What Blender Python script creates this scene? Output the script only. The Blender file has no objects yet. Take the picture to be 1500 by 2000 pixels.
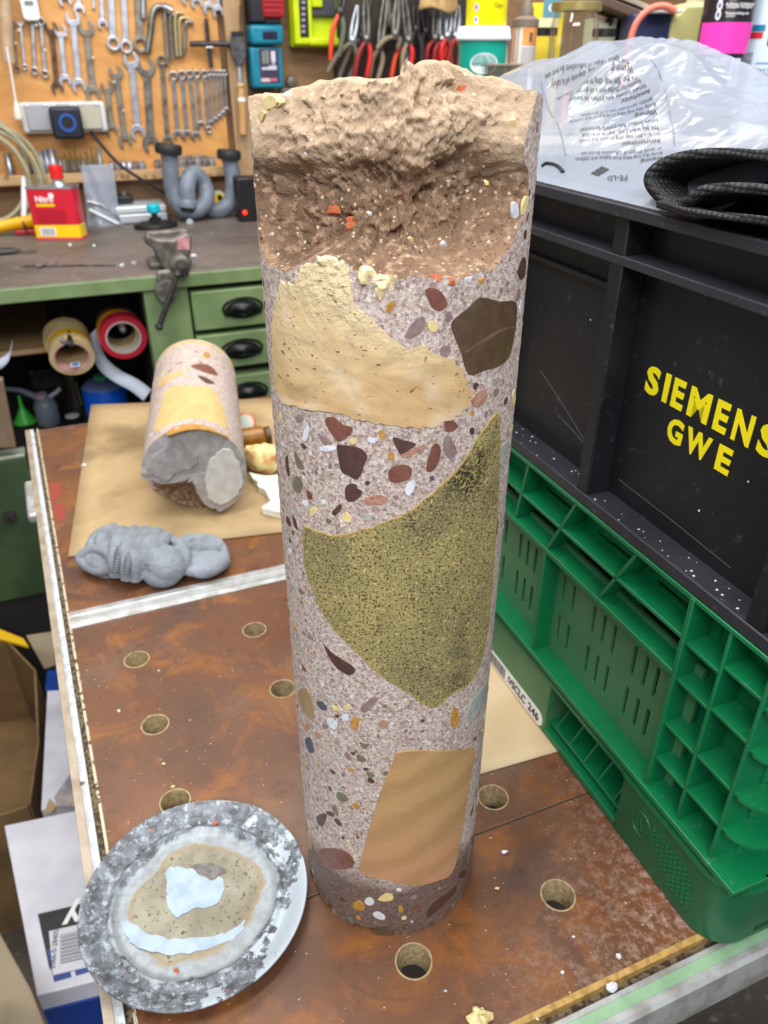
import bpy, bmesh, math, random
import numpy as np
from mathutils import Vector, Matrix

S = bpy.context.scene
C = S.collection
random.seed(7)
rng = np.random.default_rng(11)

# ------------------------------------------------------------------ camera, world, lights, exposure
FPX, CAMH = 1490.0, 0.445
PITCH = math.atan(885 / FPX)
cam_data = bpy.data.cameras.new('camera')
cam = bpy.data.objects.new('camera', cam_data)
C.objects.link(cam)
cam.location = (0, 0, CAMH)
cam.rotation_euler = (math.pi / 2 - PITCH, 0, 0)
cam_data.sensor_fit = 'VERTICAL'
cam_data.sensor_height = 36.0
cam_data.lens = 36.0 * FPX / 2000.0
cam_data.clip_start = 0.02
cam_data.dof.use_dof = True
cam_data.dof.focus_distance = 0.325
cam_data.dof.aperture_fstop = 17.0
S.camera = cam

world = bpy.data.worlds.new('workshop_air')
S.world = world
world.use_nodes = True
world.node_tree.nodes['Background'].inputs[0].default_value = (0.92, 0.96, 1.0, 1)
world.node_tree.nodes['Background'].inputs[1].default_value = 0.46

S.view_settings.view_transform = 'Standard'
S.view_settings.look = 'None'
S.view_settings.gamma = 1.0
S.view_settings.use_curve_mapping = False
S.view_settings.exposure = -0.08


def area(name, loc, target, sx, sy, power, col=(1, 1, 1)):
    d = bpy.data.lights.new(name, 'AREA')
    d.shape = 'RECTANGLE'
    d.size, d.size_y = sx, sy
    d.energy = power
    d.color = col
    o = bpy.data.objects.new(name, d)
    C.objects.link(o)
    o.location = loc
    o.rotation_euler = (Vector(target) - Vector(loc)).to_track_quat('-Z', 'Y').to_euler()
    return o


# ceiling strip lamps: one over the worktable (towards the camera's left), one over the bench; the last is an added fill
area('ceiling_or_fill_lamp', (-0.25, 0.30, 1.45), (0.0, 0.55, 0), 0.25, 1.3, 18, (1.0, 0.97, 0.93))
area('ceiling_or_fill_lamp', (-0.35, 1.25, 1.45), (-0.35, 1.9, 0.1), 1.5, 0.2, 21, (1.0, 0.96, 0.90))
area('ceiling_or_fill_lamp', (0.75, 0.9, 1.45), (0.6, 1.0, 0.2), 1.3, 0.2, 18, (0.96, 0.98, 1.0))
area('ceiling_or_fill_lamp', (0.10, -0.80, 1.25), (0.1, 0.4, 0.15), 1.2, 0.3, 25, (0.98, 0.98, 1.0))  # added fill behind the camera, brightens the upright core's front


# ------------------------------------------------------------------ measuring helpers (the calibrated camera)
_cp, _sp = math.cos(PITCH), math.sin(PITCH)


def ray(x, y):
    cx, cy = (x - 750) / FPX, -(y - 1000) / FPX
    return np.array([cx, cy * _sp + _cp, cy * _cp - _sp])


def onz(x, y, z=0.0):
    d = ray(x, y)
    t = (z - CAMH) / d[2]
    return Vector((d[0] * t, d[1] * t, z))


def onplane(x, y, o, n):
    d = ray(x, y)
    t = ((o[0]) * n[0] + (o[1]) * n[1]) / (d[0] * n[0] + d[1] * n[1])
    return Vector((d[0] * t, d[1] * t, CAMH + d[2] * t))


def depth(p):
    return p[1] * _cp - (p[2] - CAMH) * _sp


def kpx(p):
    """metres per pixel at p"""
    return depth(p) / FPX


def ztop(p, y):
    """height of the point straight above p that shows at image row y"""
    n = np.array([p[0], p[1]])
    d = ray(750, y)
    # facing plane through p perpendicular to the horizontal view direction
    t = (p[1]) / d[1]
    return CAMH + d[2] * t


# ------------------------------------------------------------------ mesh helpers
class MB:
    def __init__(s):
        s.v, s.f, s.m = [], [], []

    def add(s, vs, fs, m=0):
        o = len(s.v)
        s.v += [tuple(v) for v in vs]
        s.f += [tuple(i + o for i in f) for f in fs]
        s.m += [m] * len(fs)
        return s

    def box(s, c, d, m=0, R=None, taper=1.0):
        x, y, z = d[0] / 2, d[1] / 2, d[2] / 2
        vs = [Vector((sx * x * (taper if sz > 0 else 1), sy * y * (taper if sz > 0 else 1), sz * z)) for sz in (-1, 1) for sx, sy in ((-1, -1), (1, -1), (1, 1), (-1, 1))]
        if R is not None:
            vs = [R @ v for v in vs]
        c = Vector(c)
        return s.add([v + c for v in vs], [(3, 2, 1, 0), (4, 5, 6, 7), (0, 1, 5, 4), (1, 2, 6, 5), (2, 3, 7, 6), (3, 0, 4, 7)], m)

    def span(s, a, b, m=0):
        return s.box([(a[i] + b[i]) / 2 for i in range(3)], [abs(b[i] - a[i]) for i in range(3)], m)

    def prism(s, pts, z0, z1, m=0):
        n = len(pts)
        area2 = sum(pts[i][0] * pts[(i + 1) % n][1] - pts[(i + 1) % n][0] * pts[i][1] for i in range(n))
        if area2 < 0:
            pts = pts[::-1]
        vs = [(p[0], p[1], z0) for p in pts] + [(p[0], p[1], z1) for p in pts]
        fs = [tuple(range(n - 1, -1, -1)), tuple(range(n, 2 * n))] + [(i, (i + 1) % n, n + (i + 1) % n, n + i) for i in range(n)]
        return s.add(vs, fs, m)

    def tube(s, pts, r, n=10, m=0, closed=False, flat=1.0):
        pts = [Vector(p) for p in pts]
        N = len(pts)
        rr = r if hasattr(r, '__len__') else [r] * N
        vs, fs = [], []
        up = None
        for i, p in enumerate(pts):
            a = pts[(i - 1) % N] if (i or closed) else p
            b = pts[(i + 1) % N] if (i < N - 1 or closed) else p
            t = (b - a)
            t = t.normalized() if t.length > 1e-9 else Vector((0, 0, 1))
            if up is None:
                up = t.orthogonal().normalized()
            up = (up - t * up.dot(t))
            up = up.normalized() if up.length > 1e-6 else t.orthogonal().normalized()
            w = t.cross(up)
            for k in range(n):
                q = 2 * math.pi * k / n
                vs.append(p + (up * math.cos(q) + w * math.sin(q) * flat) * rr[i])
        M_ = N if closed else N - 1
        for i in range(M_):
            for k in range(n):
                a, b = i * n + k, i * n + (k + 1) % n
                j = ((i + 1) % N) * n
                fs.append((a, b, j + (k + 1) % n, j + k))
        if not closed:
            fs.append(tuple(range(n - 1, -1, -1)))
            fs.append(tuple((N - 1) * n + k for k in range(n)))
        return s.add(vs, fs, m)

    def lathe(s, prof, n=32, m=0, c=(0, 0, 0), R=None, ms=None, ell=1.0, cap=True):
        if prof[0] == prof[-1]:
            cap = False
        c = Vector(c)
        vs, fs, mm = [], [], []
        P = len(prof)
        for r, z in prof:
            for k in range(n):
                q = 2 * math.pi * k / n
                v = Vector((r * math.cos(q), r * math.sin(q) * ell, z))
                vs.append((R @ v if R is not None else v) + c)
        o = len(s.v)
        for i in range(P - 1):
            for k in range(n):
                fs.append((i * n + k, i * n + (k + 1) % n, (i + 1) * n + (k + 1) % n, (i + 1) * n + k))
                mm.append(ms[i] if ms else m)
        if cap and prof[0][0] > 1e-6:
            fs.append(tuple(range(n - 1, -1, -1))); mm.append(ms[0] if ms else m)
        if cap and prof[-1][0] > 1e-6:
            fs.append(tuple((P - 1) * n + k for k in range(n))); mm.append(ms[-1] if ms else m)
        s.v += [tuple(v) for v in vs]
        s.f += [tuple(i + o for i in f) for f in fs]
        s.m += mm
        return s

    def grid(s, fn, nu, nv, m=0, closed_u=False):
        vs = [fn(i / nu if closed_u else i / (nu - 1), j / (nv - 1)) for j in range(nv) for i in range(nu)]
        fs = []
        for j in range(nv - 1):
            for i in range(nu if closed_u else nu - 1):
                a, b = j * nu + i, j * nu + (i + 1) % nu
                fs.append((a, b, b + nu, a + nu))
        return s.add(vs, fs, m)

    def mesh(s, name):
        me = bpy.data.meshes.new(name)
        me.from_pydata(s.v, [], s.f)
        me.polygons.foreach_set('material_index', s.m)
        return me

    def build(s, name, mats, parent=None, smooth=35, bevel=0, solid=0, subsurf=0, label=None):
        return obj(name, s.mesh(name), mats, parent, smooth, bevel, solid, subsurf, label)


def obj(name, me, mats, parent=None, smooth=35, bevel=0, solid=0, subsurf=0, label=None):
    for m in (mats if isinstance(mats, (list, tuple)) else [mats]):
        me.materials.append(m)
    if smooth:
        me.shade_smooth()
        if smooth < 180:
            me.set_sharp_from_angle(angle=math.radians(smooth))
    o = bpy.data.objects.new(name, me)
    C.objects.link(o)
    if parent is not None:
        o.parent = parent
    if solid:
        md = o.modifiers.new('thickness', 'SOLIDIFY'); md.thickness = solid; md.offset = 0
    if bevel:
        md = o.modifiers.new('rounding', 'BEVEL'); md.width = bevel; md.segments = 2; md.limit_method = 'ANGLE'; md.angle_limit = math.radians(40)
    if subsurf:
        md = o.modifiers.new('smooth', 'SUBSURF'); md.levels = subsurf; md.render_levels = subsurf
    if label:
        o['label'] = label
    return o


def thing(name, label, cat, loc=(0, 0, 0), rz=0, group=None):
    o = bpy.data.objects.new(name, None)
    o.empty_display_size = 0.02
    C.objects.link(o)
    o.location = loc
    o.rotation_euler = (0, 0, rz)
    return tag(o, label, cat, group)


def tag(o, label, cat, group=None):
    o['label'] = label
    o['category'] = cat
    if group:
        o['group'] = group
    return o


def structure(o):
    o['kind'] = 'structure'
    return o


def curve_mesh(cu):
    o = bpy.data.objects.new('tmp', cu)
    C.objects.link(o)
    bpy.context.view_layer.update()
    me = bpy.data.meshes.new_from_object(o.evaluated_get(bpy.context.evaluated_depsgraph_get()))
    bpy.data.objects.remove(o)
    bpy.data.curves.remove(cu)
    return me


def plate(loops, t, bev=0.0):
    """flat plate with holes: first loop outside, others holes; lies in XY, thickness t from z=0 to z=t"""
    cu = bpy.data.curves.new('tmp', 'CURVE')
    cu.dimensions = '2D'
    cu.fill_mode = 'BOTH'
    cu.extrude = t / 2 - bev
    cu.bevel_depth = bev
    cu.bevel_resolution = 1
    if bev:
        cu.offset = -bev
    for lp in loops:
        sp = cu.splines.new('POLY')
        sp.points.add(len(lp) - 1)
        for p, q in zip(sp.points, lp):
            p.co = (q[0], q[1], 0, 1)
        sp.use_cyclic_u = True
    me = curve_mesh(cu)
    me.transform(Matrix.Translation((0, 0, t / 2)))
    me.materials.clear()
    return me


def text_mesh(body, size, bold=0.0, depth=0.0, align='CENTER', shear=0.0, wide=1.0, res=3):
    cu = bpy.data.curves.new('tmp', 'FONT')
    cu.body = body
    cu.size = size
    cu.offset = bold
    cu.extrude = depth
    cu.align_x = align
    cu.align_y = 'CENTER'
    cu.shear = shear
    cu.resolution_u = res
    me = curve_mesh(cu)
    if wide != 1.0:
        me.transform(Matrix.Scale(wide, 4, (1, 0, 0)))
    me.materials.clear()
    return me


def map_mesh(me, fn):
    n = len(me.vertices)
    a = np.empty(n * 3)
    me.vertices.foreach_get('co', a)
    a = a.reshape(-1, 3)
    b = np.array([fn(*p) for p in a], dtype=float)
    me.vertices.foreach_set('co', b.ravel())
    me.update()
    return me


def arc(cx, cy, r, a0, a1, n):
    return [(cx + r * math.cos(math.radians(a0 + (a1 - a0) * i / (n - 1))), cy + r * math.sin(math.radians(a0 + (a1 - a0) * i / (n - 1)))) for i in range(n)]


def circle(cx, cy, r, n=24, ry=None):
    return [(cx + r * math.cos(2 * math.pi * i / n), cy + (ry or r) * math.sin(2 * math.pi * i / n)) for i in range(n)]


def rrect(x0, y0, x1, y1, r, n=4):
    return arc(x1 - r, y1 - r, r, 0, 90, n) + arc(x0 + r, y1 - r, r, 90, 180, n) + arc(x0 + r, y0 + r, r, 180, 270, n) + arc(x1 - r, y0 + r, r, 270, 360, n)


def smooth_loop(P, k=4):
    P = [np.array(p, float) for p in P]
    n = len(P)
    out = []
    for i in range(n):
        p0, p1, p2, p3 = P[i - 1], P[i], P[(i + 1) % n], P[(i + 2) % n]
        for j in range(k):
            t = j / k
            out.append(0.5 * (2 * p1 + (p2 - p0) * t + (2 * p0 - 5 * p1 + 4 * p2 - p3) * t * t + (3 * p1 - p0 - 3 * p2 + p3) * t ** 3))
    return out


def smooth_line(P, k=6):
    P = [Vector(p) for p in P]
    out = []
    for i in range(len(P) - 1):
        p0, p1, p2, p3 = P[max(i - 1, 0)], P[i], P[i + 1], P[min(i + 2, len(P) - 1)]
        for j in range(k):
            t = j / k
            out.append(0.5 * (2 * p1 + (p2 - p0) * t + (2 * p0 - 5 * p1 + 4 * p2 - p3) * t * t + (3 * p1 - p0 - 3 * p2 + p3) * t ** 3))
    out.append(P[-1])
    return out


# value noise in numpy
_tab = rng.random(4096)


def vnoise(P, sc):
    P = np.asarray(P) * sc + 1000.0
    i = np.floor(P).astype(np.int64)
    f = P - i
    f = f * f * (3 - 2 * f)
    r = 0
    for dx in (0, 1):
        for dy in (0, 1):
            for dz in (0, 1):
                h = ((i[..., 0] + dx) * 73856093) ^ ((i[..., 1] + dy) * 19349663) ^ ((i[..., 2] + dz) * 83492791)
                w = (f[..., 0] if dx else 1 - f[..., 0]) * (f[..., 1] if dy else 1 - f[..., 1]) * (f[..., 2] if dz else 1 - f[..., 2])
                r = r + w * _tab[h & 4095]
    return r * 2 - 1


def fbm(P, sc, oc=4, g=0.5):
    a, t = 1.0, 0
    for _ in range(oc):
        t = t + a * vnoise(P, sc)
        sc *= 2.03
        a *= g
    return t


# ------------------------------------------------------------------ materials
def lin(c):
    return tuple(((x / 255) / 12.92 if x / 255 <= 0.04045 else ((x / 255 + 0.055) / 1.055) ** 2.4) for x in c[:3]) + (1,)


class NT:
    def __init__(s, name):
        s.m = bpy.data.materials.new(name)
        s.m.use_nodes = True
        s.t = s.m.node_tree
        s.b = s.t.nodes['Principled BSDF']
        s.tc = s.t.nodes.new('ShaderNodeTexCoord').outputs['Object']

    def n(s, kind, ins=None, **at):
        k = s.t.nodes.new('ShaderNode' + kind)
        for a, v in at.items():
            setattr(k, a, v)
        for i, v in (ins or {}).items():
            s.set(k.inputs[i], v)
        return k

    def set(s, sock, v):
        if isinstance(v, bpy.types.NodeSocket):
            s.t.links.new(v, sock)
        else:
            sock.default_value = v

    def noise(s, sc, det=4, rough=0.55, dist=0.0, vec=None):
        return s.n('TexNoise', {'Vector': vec or s.tc, 'Scale': sc, 'Detail': det, 'Roughness': rough, 'Distortion': dist}).outputs['Fac']

    def ramp(s, fac, stops, interp='LINEAR'):
        r = s.n('ValToRGB', {0: fac})
        e = r.color_ramp.elements
        while len(e) < len(stops):
            e.new(0.5)
        for k, (p, c) in zip(e, stops):
            k.position = p
            k.color = c if len(c) == 4 else lin(c)
        r.color_ramp.interpolation = interp
        return r.outputs[0]

    def step(s, fac, lo, hi):
        return s.n('MapRange', {0: fac, 1: lo, 2: hi, 3: 0.0, 4: 1.0}).outputs[0]

    def mix(s, fac, a, b, mode='MIX'):
        k = s.n('Mix', None, data_type='RGBA', blend_type=mode)
        s.set(k.inputs[0], fac)
        s.set(k.inputs[6], a if isinstance(a, bpy.types.NodeSocket) else (a if len(a) == 4 else lin(a)))
        s.set(k.inputs[7], b if isinstance(b, bpy.types.NodeSocket) else (b if len(b) == 4 else lin(b)))
        return k.outputs[2]

    def math(s, op, a, b=0.0, c=None):
        d = {0: a, 1: b}
        if c is not None:
            d[2] = c
        return s.n('Math', d, operation=op).outputs[0]

    def voro(s, sc, feature='F1', vec=None, rnd=1.0):
        return s.n('TexVoronoi', {'Vector': vec or s.tc, 'Scale': sc, 'Randomness': rnd}, feature=feature)

    def sep(s, vec=None):
        return s.n('SeparateXYZ', {0: vec or s.tc}).outputs

    def scaled(s, x, y, z):
        return s.n('Mapping', {'Vector': s.tc, 'Scale': (x, y, z)}).outputs[0]

    def bump(s, h, strength=0.3, dist=0.001, prev=None):
        d = {'Height': h, 'Strength': strength, 'Distance': dist}
        if prev:
            d['Normal'] = prev
        k = s.n('Bump', d).outputs[0]
        s.set(s.b.inputs['Normal'], k)
        return k

    def out(s, col=None, rough=0.5, metal=0.0, spec=None, coat=0.0):
        if col is not None:
            s.set(s.b.inputs['Base Color'], col if isinstance(col, bpy.types.NodeSocket) else lin(col))
        s.set(s.b.inputs['Roughness'], rough)
        s.set(s.b.inputs['Metallic'], metal)
        if spec is not None:
            s.set(s.b.inputs['Specular IOR Level'], spec)
        if coat:
            s.b.inputs['Coat Weight'].default_value = coat
        return s.m


_mc = {}


def mat(name, col, rough=0.5, metal=0.0, col2=None, vs=40, lo=0.42, hi=0.62, bump=0.0, bs=300, spec=None, coat=0.0, bd=0.001):
    if name in _mc:
        return _mc[name]
    k = NT(name)
    c = lin(col)
    if col2 is not None:
        c = k.mix(k.step(k.noise(vs, 6), lo, hi), col, col2)
    if bump:
        k.bump(k.noise(bs, 3), bump, bd)
    k.out(c if col2 is not None else col, rough, metal, spec, coat)
    _mc[name] = k.m
    return k.m


def glass(name, col, rough=0.02, ior=1.45, alpha=None):
    k = NT(name)
    k.out(col, rough)
    k.b.inputs['Transmission Weight'].default_value = 1.0
    k.b.inputs['IOR'].default_value = ior
    return k.m


def emis(name, col, st):
    k = NT(name)
    k.out(col, 0.4)
    k.b.inputs['Emission Color'].default_value = lin(col)
    k.b.inputs['Emission Strength'].default_value = st
    return k.m


BLACK = mat('black_plastic', (22, 22, 24), 0.42)
WHITE = mat('white_plastic', (225, 228, 232), 0.4)
CHROME = mat('worn_chrome', (188, 190, 196), 0.3, 0.9, (150, 150, 155), 60, bump=0.05)
STEEL = mat('grey_steel', (140, 138, 134), 0.42, 0.85, (100, 96, 90), 50, bump=0.08)
RUST = mat('rusty_steel', (104, 78, 62), 0.6, 0.5, (70, 48, 38), 60, bump=0.15)
DARKST = mat('dark_steel', (62, 60, 60), 0.5, 0.7, (85, 82, 80), 50)
INK = mat('printed_black', (20, 20, 22), 0.5)
INKW = mat('printed_white', (235, 235, 235), 0.5)
# ------------------------------------------------------------------ the stone of the drill cores
def mortar(name, wet=True):
    k = NT(name)
    v1, v2, v3 = k.voro(330), k.voro(900), k.voro(2100)
    pal = [(0.0, (190, 176, 168)), (0.14, (152, 132, 126)), (0.28, (208, 196, 188)), (0.42, (124, 98, 92)), (0.50, (220, 208, 198)), (0.64, (172, 152, 144)), (0.78, (104, 78, 72)), (0.84, (200, 180, 154)), (0.93, (234, 228, 224))]
    c1 = k.ramp(k.sep(v1.outputs['Color'])[0], pal, 'CONSTANT')
    c2 = k.ramp(k.sep(v2.outputs['Color'])[0], pal, 'CONSTANT')
    c3 = k.ramp(k.sep(v3.outputs['Color'])[1], pal, 'CONSTANT')
    base = k.mix(0.35, c2, c3)
    big = k.math('MULTIPLY', k.step(v1.outputs['Distance'], 0.36, 0.30), k.step(k.noise(70), 0.46, 0.56))
    col = k.mix(big, base, c1)
    tone = k.mix(k.step(k.noise(22, 3), 0.35, 0.7), (178, 158, 150), (150, 128, 124))
    col = k.mix(0.25, col, tone)
    col = k.mix(k.step(k.noise(1500, 2), 0.66, 0.72), col, (70, 52, 50))
    if wet:
        z = k.sep()[2]
        w = k.math('ADD', z, k.math('MULTIPLY', k.noise(35, 3), 0.03))
        col = k.mix(k.math('MULTIPLY', k.step(w, 0.074, 0.058), 0.80), col, (74, 50, 38))
    k.bump(k.math('ADD', k.noise(1300, 4), k.math('MULTIPLY', v2.outputs['Distance'], 0.4)), 0.35, 0.0006)
    return k.out(col, 0.62)


MORTAR = mortar('cut_concrete')
MORTAR2 = mortar('cut_concrete_dry', False)


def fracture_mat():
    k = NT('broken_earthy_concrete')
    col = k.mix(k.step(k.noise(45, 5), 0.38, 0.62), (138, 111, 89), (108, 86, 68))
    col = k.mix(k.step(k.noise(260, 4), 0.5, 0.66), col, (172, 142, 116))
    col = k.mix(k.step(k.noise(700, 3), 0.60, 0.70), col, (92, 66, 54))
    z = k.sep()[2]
    dust_light = k.math('ADD', z, k.math('MULTIPLY', k.noise(60, 4), 0.035))
    col = k.mix(k.math('MULTIPLY', k.step(dust_light, 0.424, 0.440), 0.55), col, (204, 180, 152))  # dust plus painted overhead light above, painted overhang shade in the recess below
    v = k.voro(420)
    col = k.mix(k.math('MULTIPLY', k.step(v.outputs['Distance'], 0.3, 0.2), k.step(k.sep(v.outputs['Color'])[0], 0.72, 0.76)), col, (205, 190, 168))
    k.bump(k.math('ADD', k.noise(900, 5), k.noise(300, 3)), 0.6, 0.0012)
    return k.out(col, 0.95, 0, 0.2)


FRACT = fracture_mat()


def stone(name, a, b, sc=120, speck=None, bump=0.2, rough=0.5, th=(0.6, 0.68), bs=700):
    k = NT(name)
    col = k.mix(k.step(k.noise(sc, 5), 0.38, 0.64), a, b)
    if speck:
        col = k.mix(k.step(k.noise(1100, 2), *th), col, speck)
    k.bump(k.noise(bs, 4), bump, 0.0005)
    return k.out(col, rough)


S_BROWN = stone('chocolate_stone', (80, 62, 46), (92, 72, 54), 200, bump=0.06, rough=0.38)
S_RED = stone('red_brown_stone', (108, 66, 54), (124, 80, 68), 260, bump=0.08, rough=0.42)
S_DRED = stone('dark_maroon_stone', (74, 50, 46), (88, 60, 54), 260, bump=0.08, rough=0.42)
S_MAUVE = stone('mauve_stone', (128, 104, 104), (146, 124, 120), 260, bump=0.1)
S_PINK = stone('pink_granular_stone', (164, 118, 100), (178, 138, 122), 400, (120, 80, 70), 0.2)
S_WHITE = stone('white_quartz', (222, 224, 230), (196, 200, 208), 300, bump=0.08, rough=0.3)
S_CREAM = stone('cream_stone', (226, 206, 150), (210, 188, 128), 300, bump=0.1)
S_OCHRE = stone('ochre_stone', (164, 118, 50), (190, 142, 62), 300, bump=0.1, rough=0.4)
S_GREY = stone('green_grey_stone', (104, 100, 84), (120, 112, 92), 300, bump=0.08, rough=0.4)
S_LGREY = stone('pale_grey_stone', (150, 158, 152), (172, 176, 170), 200, bump=0.08, rough=0.35)
S_BLUE = stone('blue_black_stone', (62, 66, 88), (88, 92, 108), 400, bump=0.1)
S_BUFF = stone('buff_stone', (160, 136, 100), (148, 128, 86), 120, bump=0.1)
S_ORANGE = stone('brick_crumb', (176, 92, 58), (196, 112, 72), 400, bump=0.3, rough=0.9)


def limestone():
    k = NT('cream_limestone')
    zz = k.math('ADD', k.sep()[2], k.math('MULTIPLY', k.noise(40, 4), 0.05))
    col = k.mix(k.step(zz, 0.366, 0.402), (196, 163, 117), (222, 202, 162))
    col = k.mix(k.step(k.noise(30, 5), 0.55, 0.75), col, (220, 206, 184))
    pit = k.math('MULTIPLY', k.step(k.noise(260, 2, vec=k.scaled(1, 1, 1.7)), 0.66, 0.70), k.step(k.noise(50, 3), 0.42, 0.52))
    col = k.mix(pit, col, (150, 112, 70))
    rg = k.math('MULTIPLY', k.noise(420, 5), k.step(zz, 0.374, 0.402))
    n1 = k.bump(rg, 1.0, 0.0016)
    k.bump(pit, 0.8, -0.001, n1)
    return k.out(col, 0.75, 0, 0.25)


LIME = limestone()


def olive():
    k = NT('olive_speckled_sandstone')
    col = k.mix(k.step(k.noise(34, 5), 0.40, 0.66), (164, 150, 98), (136, 126, 88))
    col = k.mix(k.step(k.noise(1000, 3, 0.65), 0.51, 0.61), col, (70, 62, 38))
    col = k.mix(k.math('MULTIPLY', k.step(k.noise(700, 2), 0.60, 0.66), 0.7), col, (202, 188, 128))
    st = k.noise(30, 4, vec=k.scaled(1, 1, 0.6))
    col = k.mix(k.math('MULTIPLY', k.step(st, 0.56, 0.68), k.step(k.noise(800, 3), 0.42, 0.56)), col, (52, 46, 36))
    k.bump(k.noise(1200, 3), 0.4, 0.0005)
    return k.out(col, 0.85, 0, 0.2)


OLIVE = olive()
RIM = stone('yellow_weathered_rim', (172, 148, 84), (140, 120, 70), 500, (60, 50, 30), 0.4, 0.85)
RIMD = stone('dark_weathered_rim', (92, 78, 48), (120, 102, 60), 500, (44, 36, 22), 0.4, 0.85)


def tanstone():
    k = NT('tan_banded_sandstone')
    w = k.n('TexWave', {'Vector': k.n('Mapping', {'Vector': k.tc, 'Rotation': (0.2, 0.45, 0.0)}).outputs[0], 'Scale': 14.0, 'Distortion': 5.0, 'Detail': 3.0, 'Detail Scale': 1.2}, bands_direction='Z').outputs['Fac']
    z = k.sep()[2]
    col = k.mix(k.step(z, 0.06, 0.12), (184, 138, 104), (180, 144, 98))
    col = k.mix(k.math('MULTIPLY', k.step(w, 0.2, 0.9), 0.55), col, (156, 122, 80))
    col = k.mix(k.math('MULTIPLY', k.step(k.noise(90, 4, vec=k.scaled(1, 1, 3)), 0.55, 0.7), 0.3), col, (196, 158, 116))
    k.bump(k.noise(900, 3), 0.12, 0.0004)
    return k.out(col, 0.6, 0, 0.3)


TAN = tanstone()
LIMEC = stone('cream_limestone_crumb', (228, 208, 164), (214, 192, 146), 200, bump=0.4, rough=0.8)
YELL = stone('smooth_yellow_sandstone', (200, 174, 118), (188, 160, 104), 60, bump=0.08, rough=0.6)

# ------------------------------------------------------------------ standing drill core
CR = 0.0525
CX, CY = 0.004, 0.312


def oncyl(x, y):
    d = ray(x, y)
    a = d[0] ** 2 + d[1] ** 2
    b = -2 * (d[0] * CX + d[1] * CY)
    c = CX ** 2 + CY ** 2 - CR ** 2
    disc = b * b - 4 * a * c
    t = (-b - math.sqrt(disc)) / (2 * a) if disc > 0 else -b / (2 * a)
    p = d * t
    return math.atan2(p[0] - CX, CY - p[1]), CAMH + p[2]


core = thing('drill_core', 'tall upright concrete drill core with broken top standing on the brown worktable', 'drill core', (CX, CY, 0))
NPH, NZ = 620, 640
# denser towards the camera
ph = np.concatenate([np.linspace(-100, 100, 520, endpoint=False), np.linspace(100, 260, 100, endpoint=False)]) * math.pi / 180
tz = np.linspace(0, 1, NZ)
PH, TZ = np.meshgrid(ph, tz)
Xn = np.sin(PH)
tops = [(-1.0, .4337), (-.8, .4337), (-.74, .4352), (-.55, .4374), (-.34, .4392), (-.18, .4378), (-.02, .4384), (.10, .4404), (.20, .4440), (.34, .4448), (.44, .4422), (.58, .4398), (.75, .4385), (.90, .4352), (1.0, .4335)]
zt = np.interp(Xn, *zip(*tops))
P0 = np.stack([CR * np.sin(PH), -CR * np.cos(PH), TZ * 0.44], -1)
zt = zt + 0.0006 * fbm(np.stack([P0[..., 0], P0[..., 1], 0 * PH], -1), 160, 3)
Z = TZ * zt
P0[..., 2] = Z
r = np.full_like(PH, CR)
r += 0.00012 * fbm(P0, 500, 3)
# chipped foot
chip = np.clip((0.007 + 0.006 * fbm(P0 * [1, 1, 0], 70, 3) - Z) / 0.007, 0, 1)
r -= chip * 0.0035 * np.clip(0.6 + fbm(P0, 200, 3), 0, 1.5)
# the broken-away front of the upper end
edge = [oncyl(*p) for p in [(503, 520), (516, 545), (532, 552), (560, 545), (600, 516), (640, 508), (685, 518), (715, 545), (760, 548), (830, 545), (880, 560), (925, 556), (965, 548), (990, 535), (1006, 500)]]
zb = np.interp(PH, [e[0] for e in edge], [e[1] for e in edge]) + 0.0012 * fbm(P0 * [1, 1, 0], 160, 3)
dz = Z - zb
a1 = np.interp(dz, [-0.004, 0.0, 0.002, 0.005, 0.009, 0.013, 0.017], [1.3, 1.04, 0.86, 0.64, 0.48, 0.39, 0.35])
Zw = Z + 0.0045 * fbm(P0 * [1, 1, .4], 32, 3)
a2 = np.interp(Zw, [0.395, 0.402, 0.406, 0.410, 0.414, 0.418, 0.424, 0.432, 0.440, 0.446], [0.35, 0.33, 0.33, 0.36, 0.44, 0.47, 0.43, 0.35, 0.28, 0.24])
a = np.where(dz < 0.017, np.maximum(a1, 0.35), a2)
den = np.cos(PH) - 0.142 * np.sin(PH)
r1 = np.minimum(CR, np.where(den > 0.02, a * CR / np.maximum(den, 0.02), CR))
P1 = np.stack([r1 * np.sin(PH), -r1 * np.cos(PH), Z], -1)
rough = 0.060 * fbm(P1 * [1, 1, 1.3], 34, 3) + 0.026 * fbm(P1, 140, 3) + 0.030 * fbm(P1, 430, 3) + 0.012 * fbm(P1, 900, 2)
ridge = 1 - np.abs(fbm(P1 + 3.3, 75, 3))
pit = np.clip(fbm(P1 + 7.7, 110, 2) - 0.55, 0, 1)
a = a + np.where(a < 0.98, rough + 0.02 * (ridge - 0.6) - 0.22 * pit, 0) * np.clip(den * 1.4, 0, 1) * np.clip((CR * 1.03 - r1) / (CR * .18), 0.12, 1)
rf = np.where(den > 0.02, np.clip(a, 0.16, 2) * CR / np.maximum(den, 0.02), 9)
broken = (rf < r - 0.0001)
r = np.minimum(r, rf)
X = r * np.sin(PH)
Y = -r * np.cos(PH)
verts = np.stack([X, Y, Z], -1).reshape(-1, 3)
# projected pixel of every vertex, for setting crumbs into the fracture
_q = verts + np.array([CX, CY, -CAMH])
_D = _q[:, 1] * _cp - _q[:, 2] * _sp
PXY = np.stack([750 + FPX * _q[:, 0] / _D, 1000 - FPX * (_q[:, 1] * _sp + _q[:, 2] * _cp) / _D], -1)
front = (np.cos(PH) > 0.0).ravel()


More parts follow.
